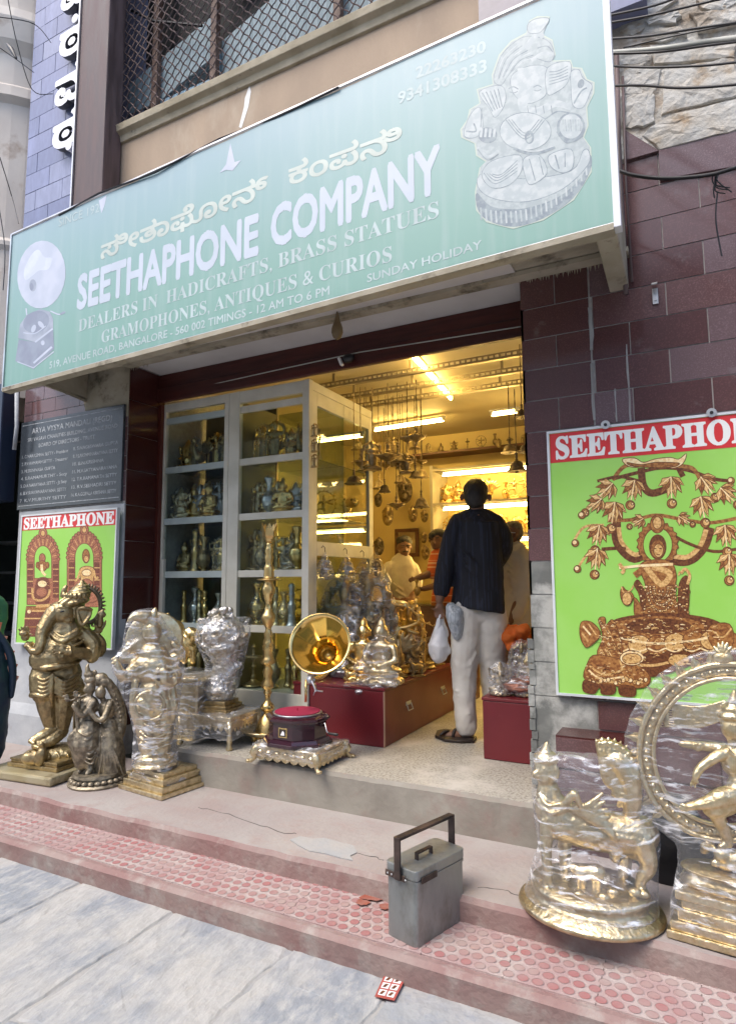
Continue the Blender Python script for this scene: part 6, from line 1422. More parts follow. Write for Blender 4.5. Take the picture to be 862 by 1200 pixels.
# ---- 3. film wrapped standing deity with arms spread
base = at(182, 925, z=.2)
w3 = thing('wrapped_statue', 'film wrapped pale brass deity statue with a round disc behind on a stepped square base', 'statue', base)
f = Fig(base, ZA); g = MB()
f.ell(g, 640, 290, 0, 42, 52, 42); f.ell(g, 640, 245, 0, 34, 26, 32); f.tube(g, [(640,240,0),(650,205,0),(655,190,0)], [26,14,6])
f.tube(g, [(610,225,-10),(570,225,-20),(540,245,-25)], [30,22,6]); f.ell(g, 625, 215, -25, 10, 10, 8)
f.ell(g, 645, 440, 0, 92, 70, 60); f.ell(g, 645, 380, 0, 60, 50, 46); f.ell(g, 650, 560, 0, 72, 90, 55)
f.tube(g, [(575,430,0),(530,480,-20),(500,450,-40),(490,415,-45)], [30,26,20,14]); fingers(f, g, 488, 425, -46, 100, 26, .4)
f.tube(g, [(715,430,0),(745,480,-20),(700,500,-60),(690,455,-70)], [30,26,22,15]); fingers(f, g, 690, 450, -70, 120, 26, .4)
f.tube(g, [(560,400,20),(520,400,10),(545,340,0)], [24,20,14]); f.tube(g, [(720,400,20),(760,380,10),(730,340,0)], [24,20,14])
P = [f.p(700+cos(t)*46, 480-sin(t)*44, -55) for t in [2*pi*k/20 for k in range(20)]]; g.tube(P, f.r(9), 7, closed=True)
P = [f.p(630+cos(t)*62, 600-sin(t)*60, -62) for t in [2*pi*k/24 for k in range(24)]]; g.tube(P, f.r(7), 7, closed=True)
f.tube(g, [(610,600,0),(620,700,0),(628,800,0)], [58,48,36], seg=12); f.tube(g, [(690,600,0),(685,700,0),(678,800,0)], [58,48,36], seg=12)
f.tube(g, [(570,500,-20),(560,600,-30),(580,700,-20)], [14,16,10]); f.tube(g, [(725,520,-20),(735,600,-30),(720,680,-20)], [14,16,10])
f.ell(g, 655, 820, 0, 82, 30, 70); f.ell(g, 655, 845, 0, 95, 14, 80)
for k in range(6): f.tube(g, [(590,640+k*24,-40),(640,665+k*24,-62),(715,640+k*24,-40)], 6, seg=5)
body = blob('figure', g, m_brassp, w3, voxel=.006, smooth=2, disp=.003, dscale=.018)
h = MB(); c = f.p(652, 320, 45); R_ = Matrix((f.side, f.n, Vector((0,0,1)))).transposed()@Matrix.Rotation(pi/2, 3, 'X')
h.lathe([(f.r(118), 0), (f.r(120), .006), (f.r(112), .012), (f.r(20), .014)], c, 44, R=R_); disc = put('halo_disc', h, m_brassp, w3, smooth=True)
h = MB(); rz = -.12; cx, cy = base.x+.01, base.y+.08
for (a, z0, z1) in ((.205,.202,.226),(.185,.226,.262),(.165,.262,.285),(.175,.285,.30),(.15,.30,.325)): plate(h, quadbase(cx, cy, a, a*.95, rz), z0, z1)
bs = put('stepped_base', h, m_brassp, w3, bevel=.004)
zz = [f.p(650, v, 0).z-base.z for v in (1010, 930, 860, 780, 690, 600, 520, 440, 360, 280, 190)]
film('plastic_film', [body], [(.02,zz[2]),(zz[2]-.03,zz[4]),(zz[3],zz[5]+.02),(zz[5]-.02,zz[7]),(zz[6],zz[8]),(zz[7],zz[9]),(zz[8],zz[10]+.05)], m_film_w, w3, inflate=.009, disp=.007, extra=[(sx*.165+.01, sy*.15+.08, z) for sx in (-1,1) for sy in (-1,1) for z in (.085,.03)])

# ---- 4. wrapped urn and gilt lion between them, behind
ZB_ = (200, 600, 3.5917)
base = at(205, 880, z=.4)
u4 = thing('wrapped_planter', 'film wrapped brass planter bowl half hidden behind the wrapped deity', 'planter', (base.x, 3.35, .4))
f = Fig((base.x-.05, 3.40, .4), ZB_); g = MB()
g2 = MB(); c = f.p(60, 650, 0)
g2.obox((c.x, c.y, .64), (.42, .3, .30), rotz(.12)); g2.obox((c.x, c.y, .81), (.46, .34, .04), rotz(.12)); g2.obox((c.x, c.y, .46), (.36, .26, .08), rotz(.12))
put('bowl', g2, m_brassp, u4, bevel=.012)
g2 = MB(); g2.obox((c.x, c.y, .63), (.47, .35, .42), rotz(.12)); me = remesh(g2, .02, 2, .035, .07); me.materials.append(m_film); 
for v_ in me.vertices: v_.co -= Vector(u4.location)
link('plastic_film', me, u4, None, True)
l4 = thing('gilt_lion', 'gilt brass lion figure sitting on the wrapped planter bowl', 'statue', f.p(45, 630, 10))
g = MB(); f.ell(g, 50, 560, 10, 60, 48, 45); f.ell(g, 90, 520, 5, 34, 34, 30); f.ell(g, 20, 500, 10, 40, 46, 36); f.tube(g, [(-20,560,10),(-40,480,10),(-10,430,10)], [14,10,8]); f.ell(g, 100, 510, -10, 14, 12, 14)
for u in (25, 55, 90): f.tube(g, [(u,580,-15),(u+3,630,-18)], [16,12])
for k in range(10): f.ell(g, 85+22*cos(k*.63), 515+24*sin(k*.63), 0, 9, 9, 9, seg=7, ring=5)
blob('figure', g, m_brass, l4, voxel=.007, smooth=1, disp=.002, dscale=.02)

# ---- 5. wrapped ruffled bust on a low brass table
base = at(265, 868, z=.4)
tb = thing('low_table', 'low brass table with scalloped apron draped in film, on the door slab', 'table', (base.x, 3.25, .4))
f = Fig((base.x-.06, 3.30, .4), ZB_); R5 = .14; cz = f.p(210, 840, 0).z; cx, cy = f.p(210, 900, 0).x, 3.32; rz = .05
h = MB(); plate(h, quadbase(cx, cy, .215, .175, rz), .575, .60); put('top', h, m_brassp, tb, bevel=.004)
for sx in (-1, 1):
    for sy in (-1, 1):
        q = quadbase(cx, cy, .195, .155, rz)[{(-1,-1):0,(1,-1):1,(1,1):2,(-1,1):3}[(sx,sy)]]; h = MB().lathe([(.02,.402),(.022,.41),(.014,.43),(.018,.46),(.013,.5),(.02,.575)], (q[0], q[1], 0), 12); put('leg', h, m_brassp, tb, smooth=True)
h = MB(); Q = quadbase(cx, cy, .2, .16, rz)
for a, b in ((0,1),(1,2),(3,0)):
    A_, B_ = Q[a], Q[b]; n = 9
    for k in range(n):
        t0, t1 = k/n, (k+1)/n; tm = (t0+t1)/2; pt = lambda t, z: (A_[0]+(B_[0]-A_[0])*t, A_[1]+(B_[1]-A_[1])*t, z)
        h.prism([pt(t0,.575), pt(t1,.575), pt(t1,.535), pt(tm+.03,.52), pt(tm,.505), pt(tm-.03,.52), pt(t0,.535)], (0,.006,0))
put('apron', h, m_brassp, tb)
h = MB(); h.obox((cx, cy, .535), (.45, .37, .15), rotz(rz)); me = remesh(h, .016, 1, .03, .06); me.materials.append(m_film2)
for v_ in me.vertices: v_.co -= Vector(tb.location)
link('plastic_film', me, tb, None, True)
w5 = thing('wrapped_bust', 'bust smothered in ruffled silvery film on the low brass table', 'statue', (cx, cy, .601))
f = Fig((cx, cy, .601), ZB_); g = MB()
rr = random.Random(4)
f.ell(g, 222, 510, 0, 92, 80, 80)
for k in range(46):
    a = rr.uniform(0, 2*pi); r_ = rr.uniform(50, 112); f.ell(g, 222+cos(a)*r_, 505-sin(a)*r_*.82, rr.uniform(-70, 60), rr.uniform(8,26), rr.uniform(8,24), rr.uniform(6,22), roll=rr.uniform(-80,80), seg=8, ring=6)
f.tube(g, [(222,570,0),(232,640,0),(215,700,0),(210,745,0)], [78,52,48,66], seg=16); f.tube(g, [(190,720,0),(240,680,-30),(290,640,-30)], [20,24,12])
body = blob('figure', g, M('silver_wrap', (.62,.62,.64), .22, .75, vs=12, col2=(.42,.38,.30), bump=.9, bs=28, bumpd=.02, rvar=.2, col3=(.30,.22,.12), vs3=6, t3=(.52,.64)), w5, voxel=.006, smooth=0, disp=.02, dscale=.025)
h = MB()
for (a, z0, z1) in ((.115,.601,.625),(.105,.625,.645),(.088,.645,.672)): plate(h, quadbase(cx, cy, a, a, rz+.1), z0, z1)
put('base', h, m_brassd, w5, bevel=.003)
film('plastic_film', [body], [(.0,.2),(.12,.35),(.25,.6)], m_film2, w5, inflate=.012, voxel=.012, smooth=0, disp=.03, dscale=.03)

# ---- 6. tall turned oil lamp
base = at(313, 868, z=.4)
lp = thing('standing_lamp', 'tall turned polished brass oil lamp with a tulip finial, left of the gramophone', 'lamp', base)
f = Fig(base, ZB_)
PR = [(955,62),(948,66),(942,50),(936,58),(930,56),(905,50),(880,40),(862,30),(850,18),(842,14),(835,24),(822,33),(808,26),(796,13),(786,11),(770,14),(758,20),(748,14),(738,27),(722,27),(708,20),(690,18),(672,24),(655,17),(645,14),(638,30),(628,34),(616,27),(600,22),(585,24),(562,26),(545,22),(530,17),(512,20),(498,14),(488,13),(478,20),(462,28),(446,33),(432,30),(420,20),(402,16),(386,13),(372,18),(355,24),(338,28),(322,30),(308,24),(296,18),(290,22),(287,48),(284,56),(281,50),(279,26),(270,24),(262,25),(250,22),(238,24),(228,20),(215,15),(205,19),(190,20),(178,15),(165,19),(150,15),(140,12),(132,16)]
prof = []
for v, r_ in PR:
    prof.append((f.r(r_)*.95, f.p(412, v, 0).z-.4))
z_ = lambda v: f.p(412, v, 0).z
h = MB().lathe([(r_, z) for r_, z in prof], (base.x, base.y, .4), 32); put('stem', h, m_brass, lp, smooth=True)
h = MB().lathe([(f.r(70), .045), (f.r(95), .055), (f.r(112), .075), (f.r(114), .083), (f.r(105), .078), (f.r(60), .062)], (base.x, base.y, .4), 40); put('drip_tray', h, m_brassp, lp, smooth=True)
h = MB()
for k in range(12): a = 2*pi*k/12; h.ell((base.x+cos(a)*f.r(60), base.y+sin(a)*f.r(60), .423), (.012, .012, .02), 8, 6)
h.lathe([(f.r(58), .003), (f.r(66), .006), (f.r(66), .012), (f.r(56), .016), (f.r(54), .034), (f.r(62), .040), (f.r(60), .046)], (base.x, base.y, .4), 32); put('foot', h, m_brass, lp, smooth=True)
h = MB()
for k in range(5):
    a = 2*pi*k/5+.3; c, s_ = cos(a), sin(a); w_ = f.r(20); zt, zb_, zm = z_(48), z_(134), z_(95)
    P = [(0, zb_, .2), (w_*.9, zm-.01, 1.0), (w_*.8, (zm+zt)/2, 1.15), (0, zt, 1.35), (-w_*.8, (zm+zt)/2, 1.15), (-w_*.9, zm-.01, 1.0)]
    vs = [(base.x+c*f.r(26)*q-s_*x, base.y+s_*f.r(26)*q+c*x, z) for x, z, q in P]; vs += [(base.x+(x-base.x)*.82, base.y+(y-base.y)*.82, z) for x, y, z in vs]
    h.add(vs, [tuple(range(6)), tuple(range(6,12))[::-1]]+[(i, (i+1) % 6, 6+(i+1) % 6, 6+i) for i in range(6)])
h.ell((base.x, base.y, z_(110)), (f.r(20), f.r(20), f.r(26))); put('tulip_finial', h, m_brass, lp, smooth=False)

# ---- 7. gramophone on its wrapped stand
base = at(366, 888, z=.4)
st7 = thing('display_stand', 'low scalloped brass stand in film with paw feet, under the gramophone', 'stand', (base.x, 3.16, .4))
cx, cy = at(366, 880, z=.4).x+.045, 3.20; rz = -.02
h = MB(); plate(h, quadbase(cx, cy, .215, .165, rz), .485, .505)
Q = quadbase(cx, cy, .205, .155, rz)
put('top', h, m_brassp, st7, bevel=.01)
h = MB()
for a, b in ((0,1),(1,2),(3,0),(2,3)):
    A_, B_ = Q[a], Q[b]; n = 7; nx_, ny_ = (0, .012) if a in (0, 2) else (.012, 0)
    for k in range(n):
        t0, t1 = k/n, (k+1)/n; tm = (t0+t1)/2; pt = lambda t, z: (A_[0]+(B_[0]-A_[0])*t, A_[1]+(B_[1]-A_[1])*t, z)
        h.prism([pt(t0,.486), pt(t1,.486), pt(t1,.436), pt(tm+.35/n,.424), pt(tm,.416), pt(tm-.35/n,.424), pt(t0,.436)], (nx_, ny_, 0)); c = pt(tm, .465); h.ell(c, (.018,.018,.014), 8, 5)
put('apron', h, m_brassp, st7)
for (x, y) in Q:
    h = MB(); d = Vector((x-cx, y-cy, 0)).normalized(); o_ = Vector((x, y, 0))
    h.tube([o_+Vector((0,0,.48)), o_+d*.02+Vector((0,0,.45)), o_+d*.012+Vector((0,0,.425)), o_+d*.035+Vector((0,0,.41))], [.028,.022,.014,.012], 8, dome=True)
    for k in (-1, 0, 1): e = rotz(k*.5)@d; h.ell(o_+d*.035+e*.018+Vector((0,0,.411)), (.011,.009,.0095), 8, 5)
    put('paw_foot', h, m_brassp, st7, smooth=True)
h = MB(); h.obox((cx, cy, .475), (.455, .355, .075), rotz(rz)); me = remesh(h, .014, 1, .02, .05); me.materials.append(m_film2)
for v_ in me.vertices: v_.co -= Vector(st7.location)
link('plastic_film', me, st7, None, True)
gm = thing('gramophone', 'antique gramophone with a polished brass horn and dark red octagonal case', 'gramophone', (cx, cy, .507))
m_maho = M('mahogany_gloss', (.045,.010,.018), .12, vs=8, col2=(.025,.006,.012), bump=0, stretch=(1,1,5), coat=.6)
gc = Vector((cx-.02, cy-.01, 0)); octo = lambda r_, z: [(gc.x+cos(pi/8+k*pi/4+rz)*r_*1.04, gc.y+sin(pi/8+k*pi/4+rz)*r_*.95, z) for k in range(8)]
h = MB(); z0 = .508
for r_a, za, r_b, zb_ in ((.205,0,.205,.016),(.192,.016,.184,.034),(.168,.034,.168,.125),(.176,.125,.18,.137),(.19,.137,.19,.150),(.182,.150,.168,.160)):
    A_, B_ = octo(r_a, z0+za), octo(r_b, z0+zb_); h.add(A_+B_, [(i, (i+1) % 8, 8+(i+1) % 8, 8+i) for i in range(8)]+[tuple(range(8))[::-1], tuple(range(8,16))])
put('case', h, m_maho, gm)
zt = z0+.160
h = MB().lathe([(.142,zt),(.144,zt+.008),(.140,zt+.010)], gc, 40); put('platter_rim', h, m_silver, gm, smooth=True)
h = MB().lathe([(.134,zt+.0102),(.134,zt+.014),(.004,zt+.0145)], gc, 40); h.tube([gc+Vector((0,0,zt+.014)), gc+Vector((0,0,zt+.03))], .003, 6); put('turntable', h, M('crimson_felt', (.30,.01,.05), .7, bump=.1, bs=200), gm)
# emblem: brass frame with a small dark picture
q = at(360.5, 845, y=gc.y-.14); 
fa = gc+Vector((0, -.168*.95*cos(pi/8)-.0005, 0)); ex = -.035
h = MB(); h.box((gc.x-.03, fa.y-.004, z0+.05), (gc.x+.03, fa.y, z0+.105)); put('emblem_frame', h, m_brass, gm, bevel=.002)
h = MB(); h.box((gc.x-.023, fa.y-.0052, z0+.057), (gc.x+.023, fa.y-.004, z0+.098)); put('emblem_plate', h, M('emblem_dark', (.04,.03,.02), .3), gm)
h = MB(); h.prism([(gc.x-.014,fa.y-.0054,z0+.064),(gc.x+.014,fa.y-.0054,z0+.064),(gc.x+.012,fa.y-.0054,z0+.082),(gc.x+.002,fa.y-.0054,z0+.09),(gc.x-.006,fa.y-.0054,z0+.078)], (0,.0002,0)); put('emblem_mark', h, m_lred, gm)
h = MB(); c0 = Vector((gc.x+.165, gc.y-.01, z0+.11)); h.tube([c0, c0+Vector((.03,0,.012)), c0+Vector((.045,-.005,-.03)), c0+Vector((.06,-.008,-.04))], .0045, 8); put('crank', h, m_silver, gm, smooth=True)
h = MB(); h.tube([c0+Vector((.06,-.008,-.04)), c0+Vector((.115,-.01,-.04))], [.007,.009], 10, dome=True); put('crank_handle', h, m_cable, gm, smooth=True)
# horn: faceted bell, neck, elbow
f = Fig((gc.x, gc.y, z0), ZB_)
bc = f.p(627, 552, -60); th_ = f.p(612, 620, 60)
axis = ((-f.n)*1.0+f.side*(-.25)+Vector((0,0,.42))).normalized()
Rb = axis.to_track_quat('Z', 'Y').to_matrix(); rb = f.r(128)
prof = [(1.0,0),(1.03,.004),(1.0,.006),(.93,-.012),(.80,-.045),(.64,-.085),(.48,-.13),(.34,-.18),(.23,-.235),(.16,-.29)]
h = MB(); S_ = 64; vs = []
def facet(a, k): 
    w_ = 2*pi/9; q = (a % w_)/w_-.5; return 1+(.022*(abs(q)*2)**2-.0)*(1 if k > 2 else .25)
h.lathe([(rb*r_, z*rb/.19) for r_, z in prof], bc, 72, R=Rb, cap=False, rmod=facet)
h.lathe([(rb*r_-.003, z*rb/.19-.003) for r_, z in prof[1:]], bc, 72, R=Rb, cap=False, rmod=facet)
m_horn = M('horn_brass', (.90,.66,.28), .09, 1, vs=4, col2=(.82,.58,.22), bump=0)
horn = put('horn', h, m_horn, gm, smooth=True)
h = MB(); h.tube([bc+Rb@Vector((cos(a)*rb*1.01, sin(a)*rb*1.01, 0)) for a in [2*pi*k/48 for k in range(48)]], .005, 8, closed=True); put('horn_rim', h, m_horn, gm, smooth=True)
te = bc+Rb@Vector((0, 0, prof[-1][1]*rb/.19)); piv = f.p(580, 720, 20)
h = MB(); P, R = spline([te+axis*.02, te-axis*.04, te-axis*.09+Vector((0,0,-.03)), (te+piv)/2+Vector((.0,.03,-.05)), piv+Vector((.01,.01,.02))], [rb*.17,rb*.14,.022,.02,.016], 6); h.tube(P, R, 16); h.tube([f.p(570,705,20), f.p(568,800,10)], .008, 8); put('horn_elbow', h, m_brass, gm, smooth=True)
h = MB(); a, b = f.p(598,715,0), f.p(612,752,-25); h.tube([piv, a, b], [.014,.012,.008], 10, dome=True); h.tube([b, f.p(640,755,-30)], .005, 6); h.lathe([(.024,-.006),(.026,0),(.024,.006)], f.p(590,705,5), 18, R=Rb); h.tube([f.p(612,742,-25), f.p(600,772,-30)], .003, 5); put('sound_box', h, m_silver, gm, smooth=True)

# ---- 8. wrapped cow statue at the right
ZC = (600, 720, 2.857)
base = at(690, 1068, z=.2)
cw = thing('cow_deity_statue', 'film wrapped brass winged cow with a crowned human head and peacock tail', 'statue', base)
f = Fig(base, ZC); g = MB()
f.ell(g, 112, 525, -5, 42, 52, 42); f.ell(g, 76, 535, -30, 12, 16, 14); f.ell(g, 113, 480, -5, 44, 26, 42); f.tube(g, [(112,470,-5),(114,440,-5),(116,428,-5)], [26,12,5]); f.ell(g, 145, 530, -28, 14, 26, 10)
for k in range(9): f.ell(g, 76+k*9, 492-(k%2)*6, -34+abs(k-4)*3, 7, 10, 7, seg=7, ring=5)
f.tube(g, [(118,575,0),(128,625,0),(150,660,0)], [36,48,66], seg=14); f.ell(g, 135, 650, 0, 62, 58, 58)
f.tube(g, [(150,680,0),(250,715,10),(350,730,20),(420,735,30)], [68,66,66,68], seg=16); f.ell(g, 415, 745, 30, 66, 74, 58)
f.tube(g, [(120,690,-30),(112,780,-38),(118,880,-40),(116,910,-40)], [30,20,16,18]); f.tube(g, [(180,700,30),(175,790,30),(178,890,30),(176,915,30)], [32,22,17,19])
f.tube(g, [(430,760,0),(455,840,-5),(430,890,-5),(428,950,-5)], [46,28,18,20]); f.tube(g, [(370,760,55),(375,850,55),(370,930,55)], [36,22,19])
f.tube(g, [(350,780,20),(345,810,20)], [30,22])
# wing
for k in range(7): f.tube(g, [(200,650,-45),(250+k*10,640+k*13,-62),(300+k*8,600+k*26,-55)], [14,11,6], seg=8)
f.tube(g, [(165,655,-55),(205,600,-70),(225,640,-66)], [12,14,8]); f.tube(g, [(90,600,-25),(120,640,-55),(170,630,-50)], 8); f.tube(g, [(85,620,-30),(125,665,-64),(185,650,-55)], 7)
f.tube(g, [(330,740,-50),(400,752,-38),(465,740,-15)], 5)
for k in range(10): f.ell(g, 335+k*14, 748+6*sin(k*.6), -48+k*3, 6, 6, 6, seg=7, ring=5)
# calf
f.tube(g, [(225,860,-20),(285,862,-20)], [24,26]); f.ell(g, 205, 848, -22, 18, 15, 14)
for u in (222, 240, 272, 290): f.tube(g, [(u,870,-20),(u,925,-20)], [8,6])
for k in range(14): f.ell(g, 120+k*24+8*sin(k*2.1), 930+(k%3)*8, -60+(k%4)*30, 22, 14, 18, seg=8, ring=6)
body = blob('figure', g, m_brassp, cw, voxel=.0045, smooth=1, disp=.0025, dscale=.015)
# peacock tail: a curved crest of overlapping plumes
h = MB(); 
for k in range(15):
    t = k/14; a = rad(112-t*150); c0 = (318+cos(a)*40, 568-sin(a)*35); c1 = (322+cos(a)*112, 560-sin(a)*(148-t*30)); 
    f.tube(h, [(c0[0]+6, c0[1]+t*50, 18), ((c0[0]+c1[0])/2, (c0[1]+c1[1])/2, 8), (c1[0], c1[1], 14)], [10,15,9], seg=8, flat=.45)
    f.ell(h, c1[0]-cos(a)*14, c1[1]+sin(a)*14, 6, 9, 11, 7, seg=8, ring=6)
f.tube(h, [(308,478,10),(352,490,6),(392,545,8),(400,620,14),(398,690,24)], [22,34,36,32,26], seg=12); f.ell(h, 345, 530, 10, 52, 62, 12)
f.tube(h, [(292,420,14),(345,432,12),(400,480,14),(428,550,18),(424,620,22),(405,670,26)], [6,8,9,9,8,6], seg=8)
for k in range(13):
    t = k/12; a = rad(108-t*140); f.tube(h, [(312+cos(a)*30, 580-sin(a)*40, 8), (318+cos(a)*66, 568-sin(a)*92, -2), (322+cos(a)*100, 560-sin(a)*(134-t*30), 4)], [9,13,10], seg=8)
    f.ell(h, 322+cos(a)*98, 560-sin(a)*(132-t*30), -4, 11, 11, 8, seg=8, ring=6)
tail = blob('peacock_tail', h, m_brassp, cw, voxel=.0045, smooth=1, disp=.0015, dscale=.012)
h = MB(); bc_ = at(696, 1053, z=.2); A_, B_ = f.r(245), f.r(150)
def oval(a, z, s_=1): 
    d = 2.4
    return [(-.418+cos(t)*.262*a, 2.628+sin(t)*.222*a, z) for t in [2*pi*k/48 for k in range(48)]]
lv = [(1,.204),(1.015,.212),(1,.222),(.95,.226),(.90,.238),(.84,.246),(.80,.25),(.78,.268),(.83,.276),(.81,.290),(.5,.292)]
vs = []; 
for a, z in lv: vs += oval(a, z)
h.add(vs, [(i*48+j, i*48+(j+1) % 48, (i+1)*48+(j+1) % 48, (i+1)*48+j) for i in range(len(lv)-1) for j in range(48)]+[tuple(range(48))[::-1], tuple((len(lv)-1)*48+j for j in range(48))])
bs = put('oval_base', h, m_brassp, cw, smooth=True)
zz = lambda v: f.p(250, v, 0).z-base.z
fx = lambda u, v: (f.p(u, v, 0)-base)
film('plastic_film', [body, tail, bs], [(.03,zz(930)),(zz(960),zz(760)),(zz(820),zz(640)),(zz(700),zz(540)),(zz(600),zz(470)),(zz(520),zz(400)+.02,-.4,fx(175,500).x)], m_film, cw, inflate=.006, voxel=.010, smooth=2, disp=.009, dscale=.03)

# ---- 9. dancing deity in a flaming ring
base = at(840, 1112, z=.2)
nt_ = thing('dancer_in_ring_statue', 'large film wrapped brass dancing deity inside a flaming ring, cut by the right edge', 'statue', base)
ZD = (720, 740, 3.077)
base2 = Vector(base)+Vector((.04, .10, 0)); f = Fig(base2, ZD)
RC = (405, 435); RR = 318
g = MB(); ringP = lambda r_, t, d=0: f.p(RC[0]+cos(t)*r_, RC[1]-sin(t)*r_*1.0, d)
for r_, w_ in ((RR, 11), (RR-52, 8)): g.tube([ringP(r_, 2*pi*k/72, -8) for k in range(72)], f.r(w_), 8, closed=True)
N = 72; vs = []
for r_, d in ((RR-50, -4), (RR, -4), (RR, 10), (RR-50, 10)): vs += [ringP(r_, 2*pi*k/N, d) for k in range(N)]
g.add(vs, [(a*N+k, a*N+(k+1) % N, ((a+1) % 4)*N+(k+1) % N, ((a+1) % 4)*N+k) for a in range(4) for k in range(N)])
for k in range(60): t = 2*pi*k/60; g.ell(ringP(RR-26, t, -8), (f.r(9),)*3, 7, 5)
ring = put('flame_ring', g, m_brassp, nt_, smooth=True)
for k in range(27):
    t = -.72+(pi+1.44)*k/26; h = MB(); e = .055
    P0 = [ringP(RR+6, t-e), ringP(RR+26, t-e*.8), ringP(RR+34, t-e*.3), ringP(RR+58, t+.01), ringP(RR+34, t+e*.45), ringP(RR+24, t+e*.85), ringP(RR+6, t+e)]
    h.prism(P0, f.n*f.r(10)); h.tube([ringP(RR+8, t, -4), ringP(RR+40, t, -6)], [f.r(9), f.r(3)], 6); put('flame', h, m_brassp, nt_)
h = MB(); 
for k in range(5): a = rad(90+(k-2)*22); P_ = [f.p(388, 95, -6), f.p(388+cos(a)*24, 95-sin(a)*34, -8), f.p(388+cos(a)*44, 100-sin(a)*62, -6)]; h.tube(P_, [f.r(12), f.r(13), f.r(4)], 8, dome=True)
f.ell(h, 388, 95, -8, 34, 26, 16); put('crest', h, m_brassp, nt_, smooth=True)
g = MB()
f.ell(g, 425, 345, -20, 42, 50, 40); f.ell(g, 422, 305, -20, 48, 20, 44); f.ell(g, 425, 280, -20, 38, 18, 36); f.tube(g, [(425,270,-20),(428,235,-20),(430,215,-20)], [26,14,6]); f.tube(g, [(425,390,-20),(432,420,-15)], 20)
f.ell(g, 450, 470, -10, 66, 66, 44); f.ell(g, 460, 560, -10, 52, 50, 42)
f.tube(g, [(410,435,-20),(360,455,-50),(310,490,-70),(292,520,-80)], [24,20,16,13]); fingers(f, g, 288, 535, -82, 250, 24, .3)
f.tube(g, [(400,425,10),(330,415,0),(265,408,-15),(240,405,-20)], [22,18,15,12]); fingers(f, g, 285, 415, -20, -15, 24, .3, spread=24)
for k in range(10): f.tube(g, [(395-k*2,250+k*8,0),(300,272+k*8+4*sin(k),6),(200,262+k*9,8),(140,275+k*8,8)], [5,5,4,3], seg=5)
f.tube(g, [(440,590,-20),(380,600,-60),(345,615,-70),(300,625,-78),(262,632,-82)], [42,34,28,18,14]); fingers(f, g, 262, 632, -84, 185, 24, .3, spread=20)
f.tube(g, [(452,590,-5),(385,625,-40),(350,640,-55)], [46,42,34]); f.tube(g, [(352,635,-55),(385,700,-35),(410,760,-20)], [30,24,17]); f.tube(g, [(408,762,-20),(380,775,-40)], [18,10])
f.tube(g, [(480,600,0),(520,680,-30),(560,620,-60)], [40,30,18]); f.tube(g, [(500,440,0),(560,420,-20),(620,380,-20)], [24,18,13]); f.tube(g, [(500,450,-20),(560,480,-50),(570,400,-70)], [22,18,13])
f.tube(g, [(390,830,0),(450,825,-10),(520,815,-5)], [34,36,30]); f.ell(g, 385, 805, -20, 28, 26, 24); f.ell(g, 365, 835, -20, 20, 14, 16); f.ell(g, 330, 775, 0, 22, 18, 16)
f.tube(g, [(320,790,10),(350,770,0),(330,760,-10)], [14,12,8])
for k in range(12): a = pi*k/11; f.ell(g, 450-cos(a)*38, 420+sin(a)*34, -52, 5, 5, 5, seg=6, ring=5)
fig9 = blob('figure', g, m_brassp, nt_, voxel=.0045, smooth=1, disp=.002, dscale=.015)
h = MB()
def ov(a, b, z): return [(base2.x+f.side.x*cos(t)*a+f.n.x*sin(t)*b, base2.y+f.side.y*cos(t)*a+f.n.y*sin(t)*b, z) for t in [2*pi*k/40 for k in range(40)]]
zA = f.p(420, 930, 0).z; zB_ = f.p(420, 865, 0).z; wA = f.r(190)
lv = [(.95,zA),(1.0,zA+.012),(.9,zA+.03),(.82,zA+.045),(.95,zA+.06),(.97,zB_-.01),(.9,zB_),(.4,zB_+.004)]; vs = []
cxo = f.p(440, 900, 0)-base2
for a, z in lv: vs += [(x+cxo.x, y+cxo.y, z_) for x, y, z_ in ov(wA*a, wA*.5*a, z)]
h.add(vs, [(i*40+j, i*40+(j+1) % 40, (i+1)*40+(j+1) % 40, (i+1)*40+j) for i in range(len(lv)-1) for j in range(40)]+[tuple(range(40))[::-1], tuple((len(lv)-1)*40+j for j in range(40))]); put('lotus_pedestal', h, m_brassd, nt_, smooth=True)
h = MB(); q = f.p(450, 1000, 0); cx, cy = q.x, q.y; rz = -.12; hw = f.r(225)
zt = zA
for (a, z0, z1) in ((1.0,.203,.23),(.94,.23,.262),(.84,.262,.30),(.78,.30,zt-.03),(.86,zt-.03,zt)): plate(h, quadbase(cx, cy, hw*a, hw*.62*a, rz), z0, z1)
bs9 = put('stepped_base', h, m_brassp, nt_, bevel=.005)
# film: a thin lens across the ring, a skirt down to the base
h = MB(); P = []
for t in [2*pi*k/80 for k in range(80)]:
    r_ = RR+22+(34 if int(t/(2*pi)*54) % 2 else 8); P += [ringP(r_, t, -14), ringP(r_, t, 22)]
P += [ringP(RR*.8, t, -44) for t in [2*pi*k/20 for k in range(20)]]; hullmb(h, P)
z1_ = f.p(400, 800, 0).z
hullmb(h, [Vector((x, y, z)) for z, a in ((.235,.98),(zA,.9)) for x, y in quadbase(cx, cy, hw*a, hw*.62*a, rz)]+[Vector((x+cxo.x, y+cxo.y, z)) for x, y, z in ov(wA, wA*.5, zB_)])
hullmb(h, [Vector((x+cxo.x, y+cxo.y, z)) for x, y, z in ov(wA, wA*.5, zB_-.02)]+[ringP(RR*.72, t, -20) for t in [pi+.35+k*.3 for k in range(9)]])
h.v = [(x-base.x, y-base.y, z-base.z) for x, y, z in h.v]
me = remesh(h, .010, 1, .009, .05); me.materials.append(m_film); me.name = 'plastic_film'; link('plastic_film', me, nt_, None, True)
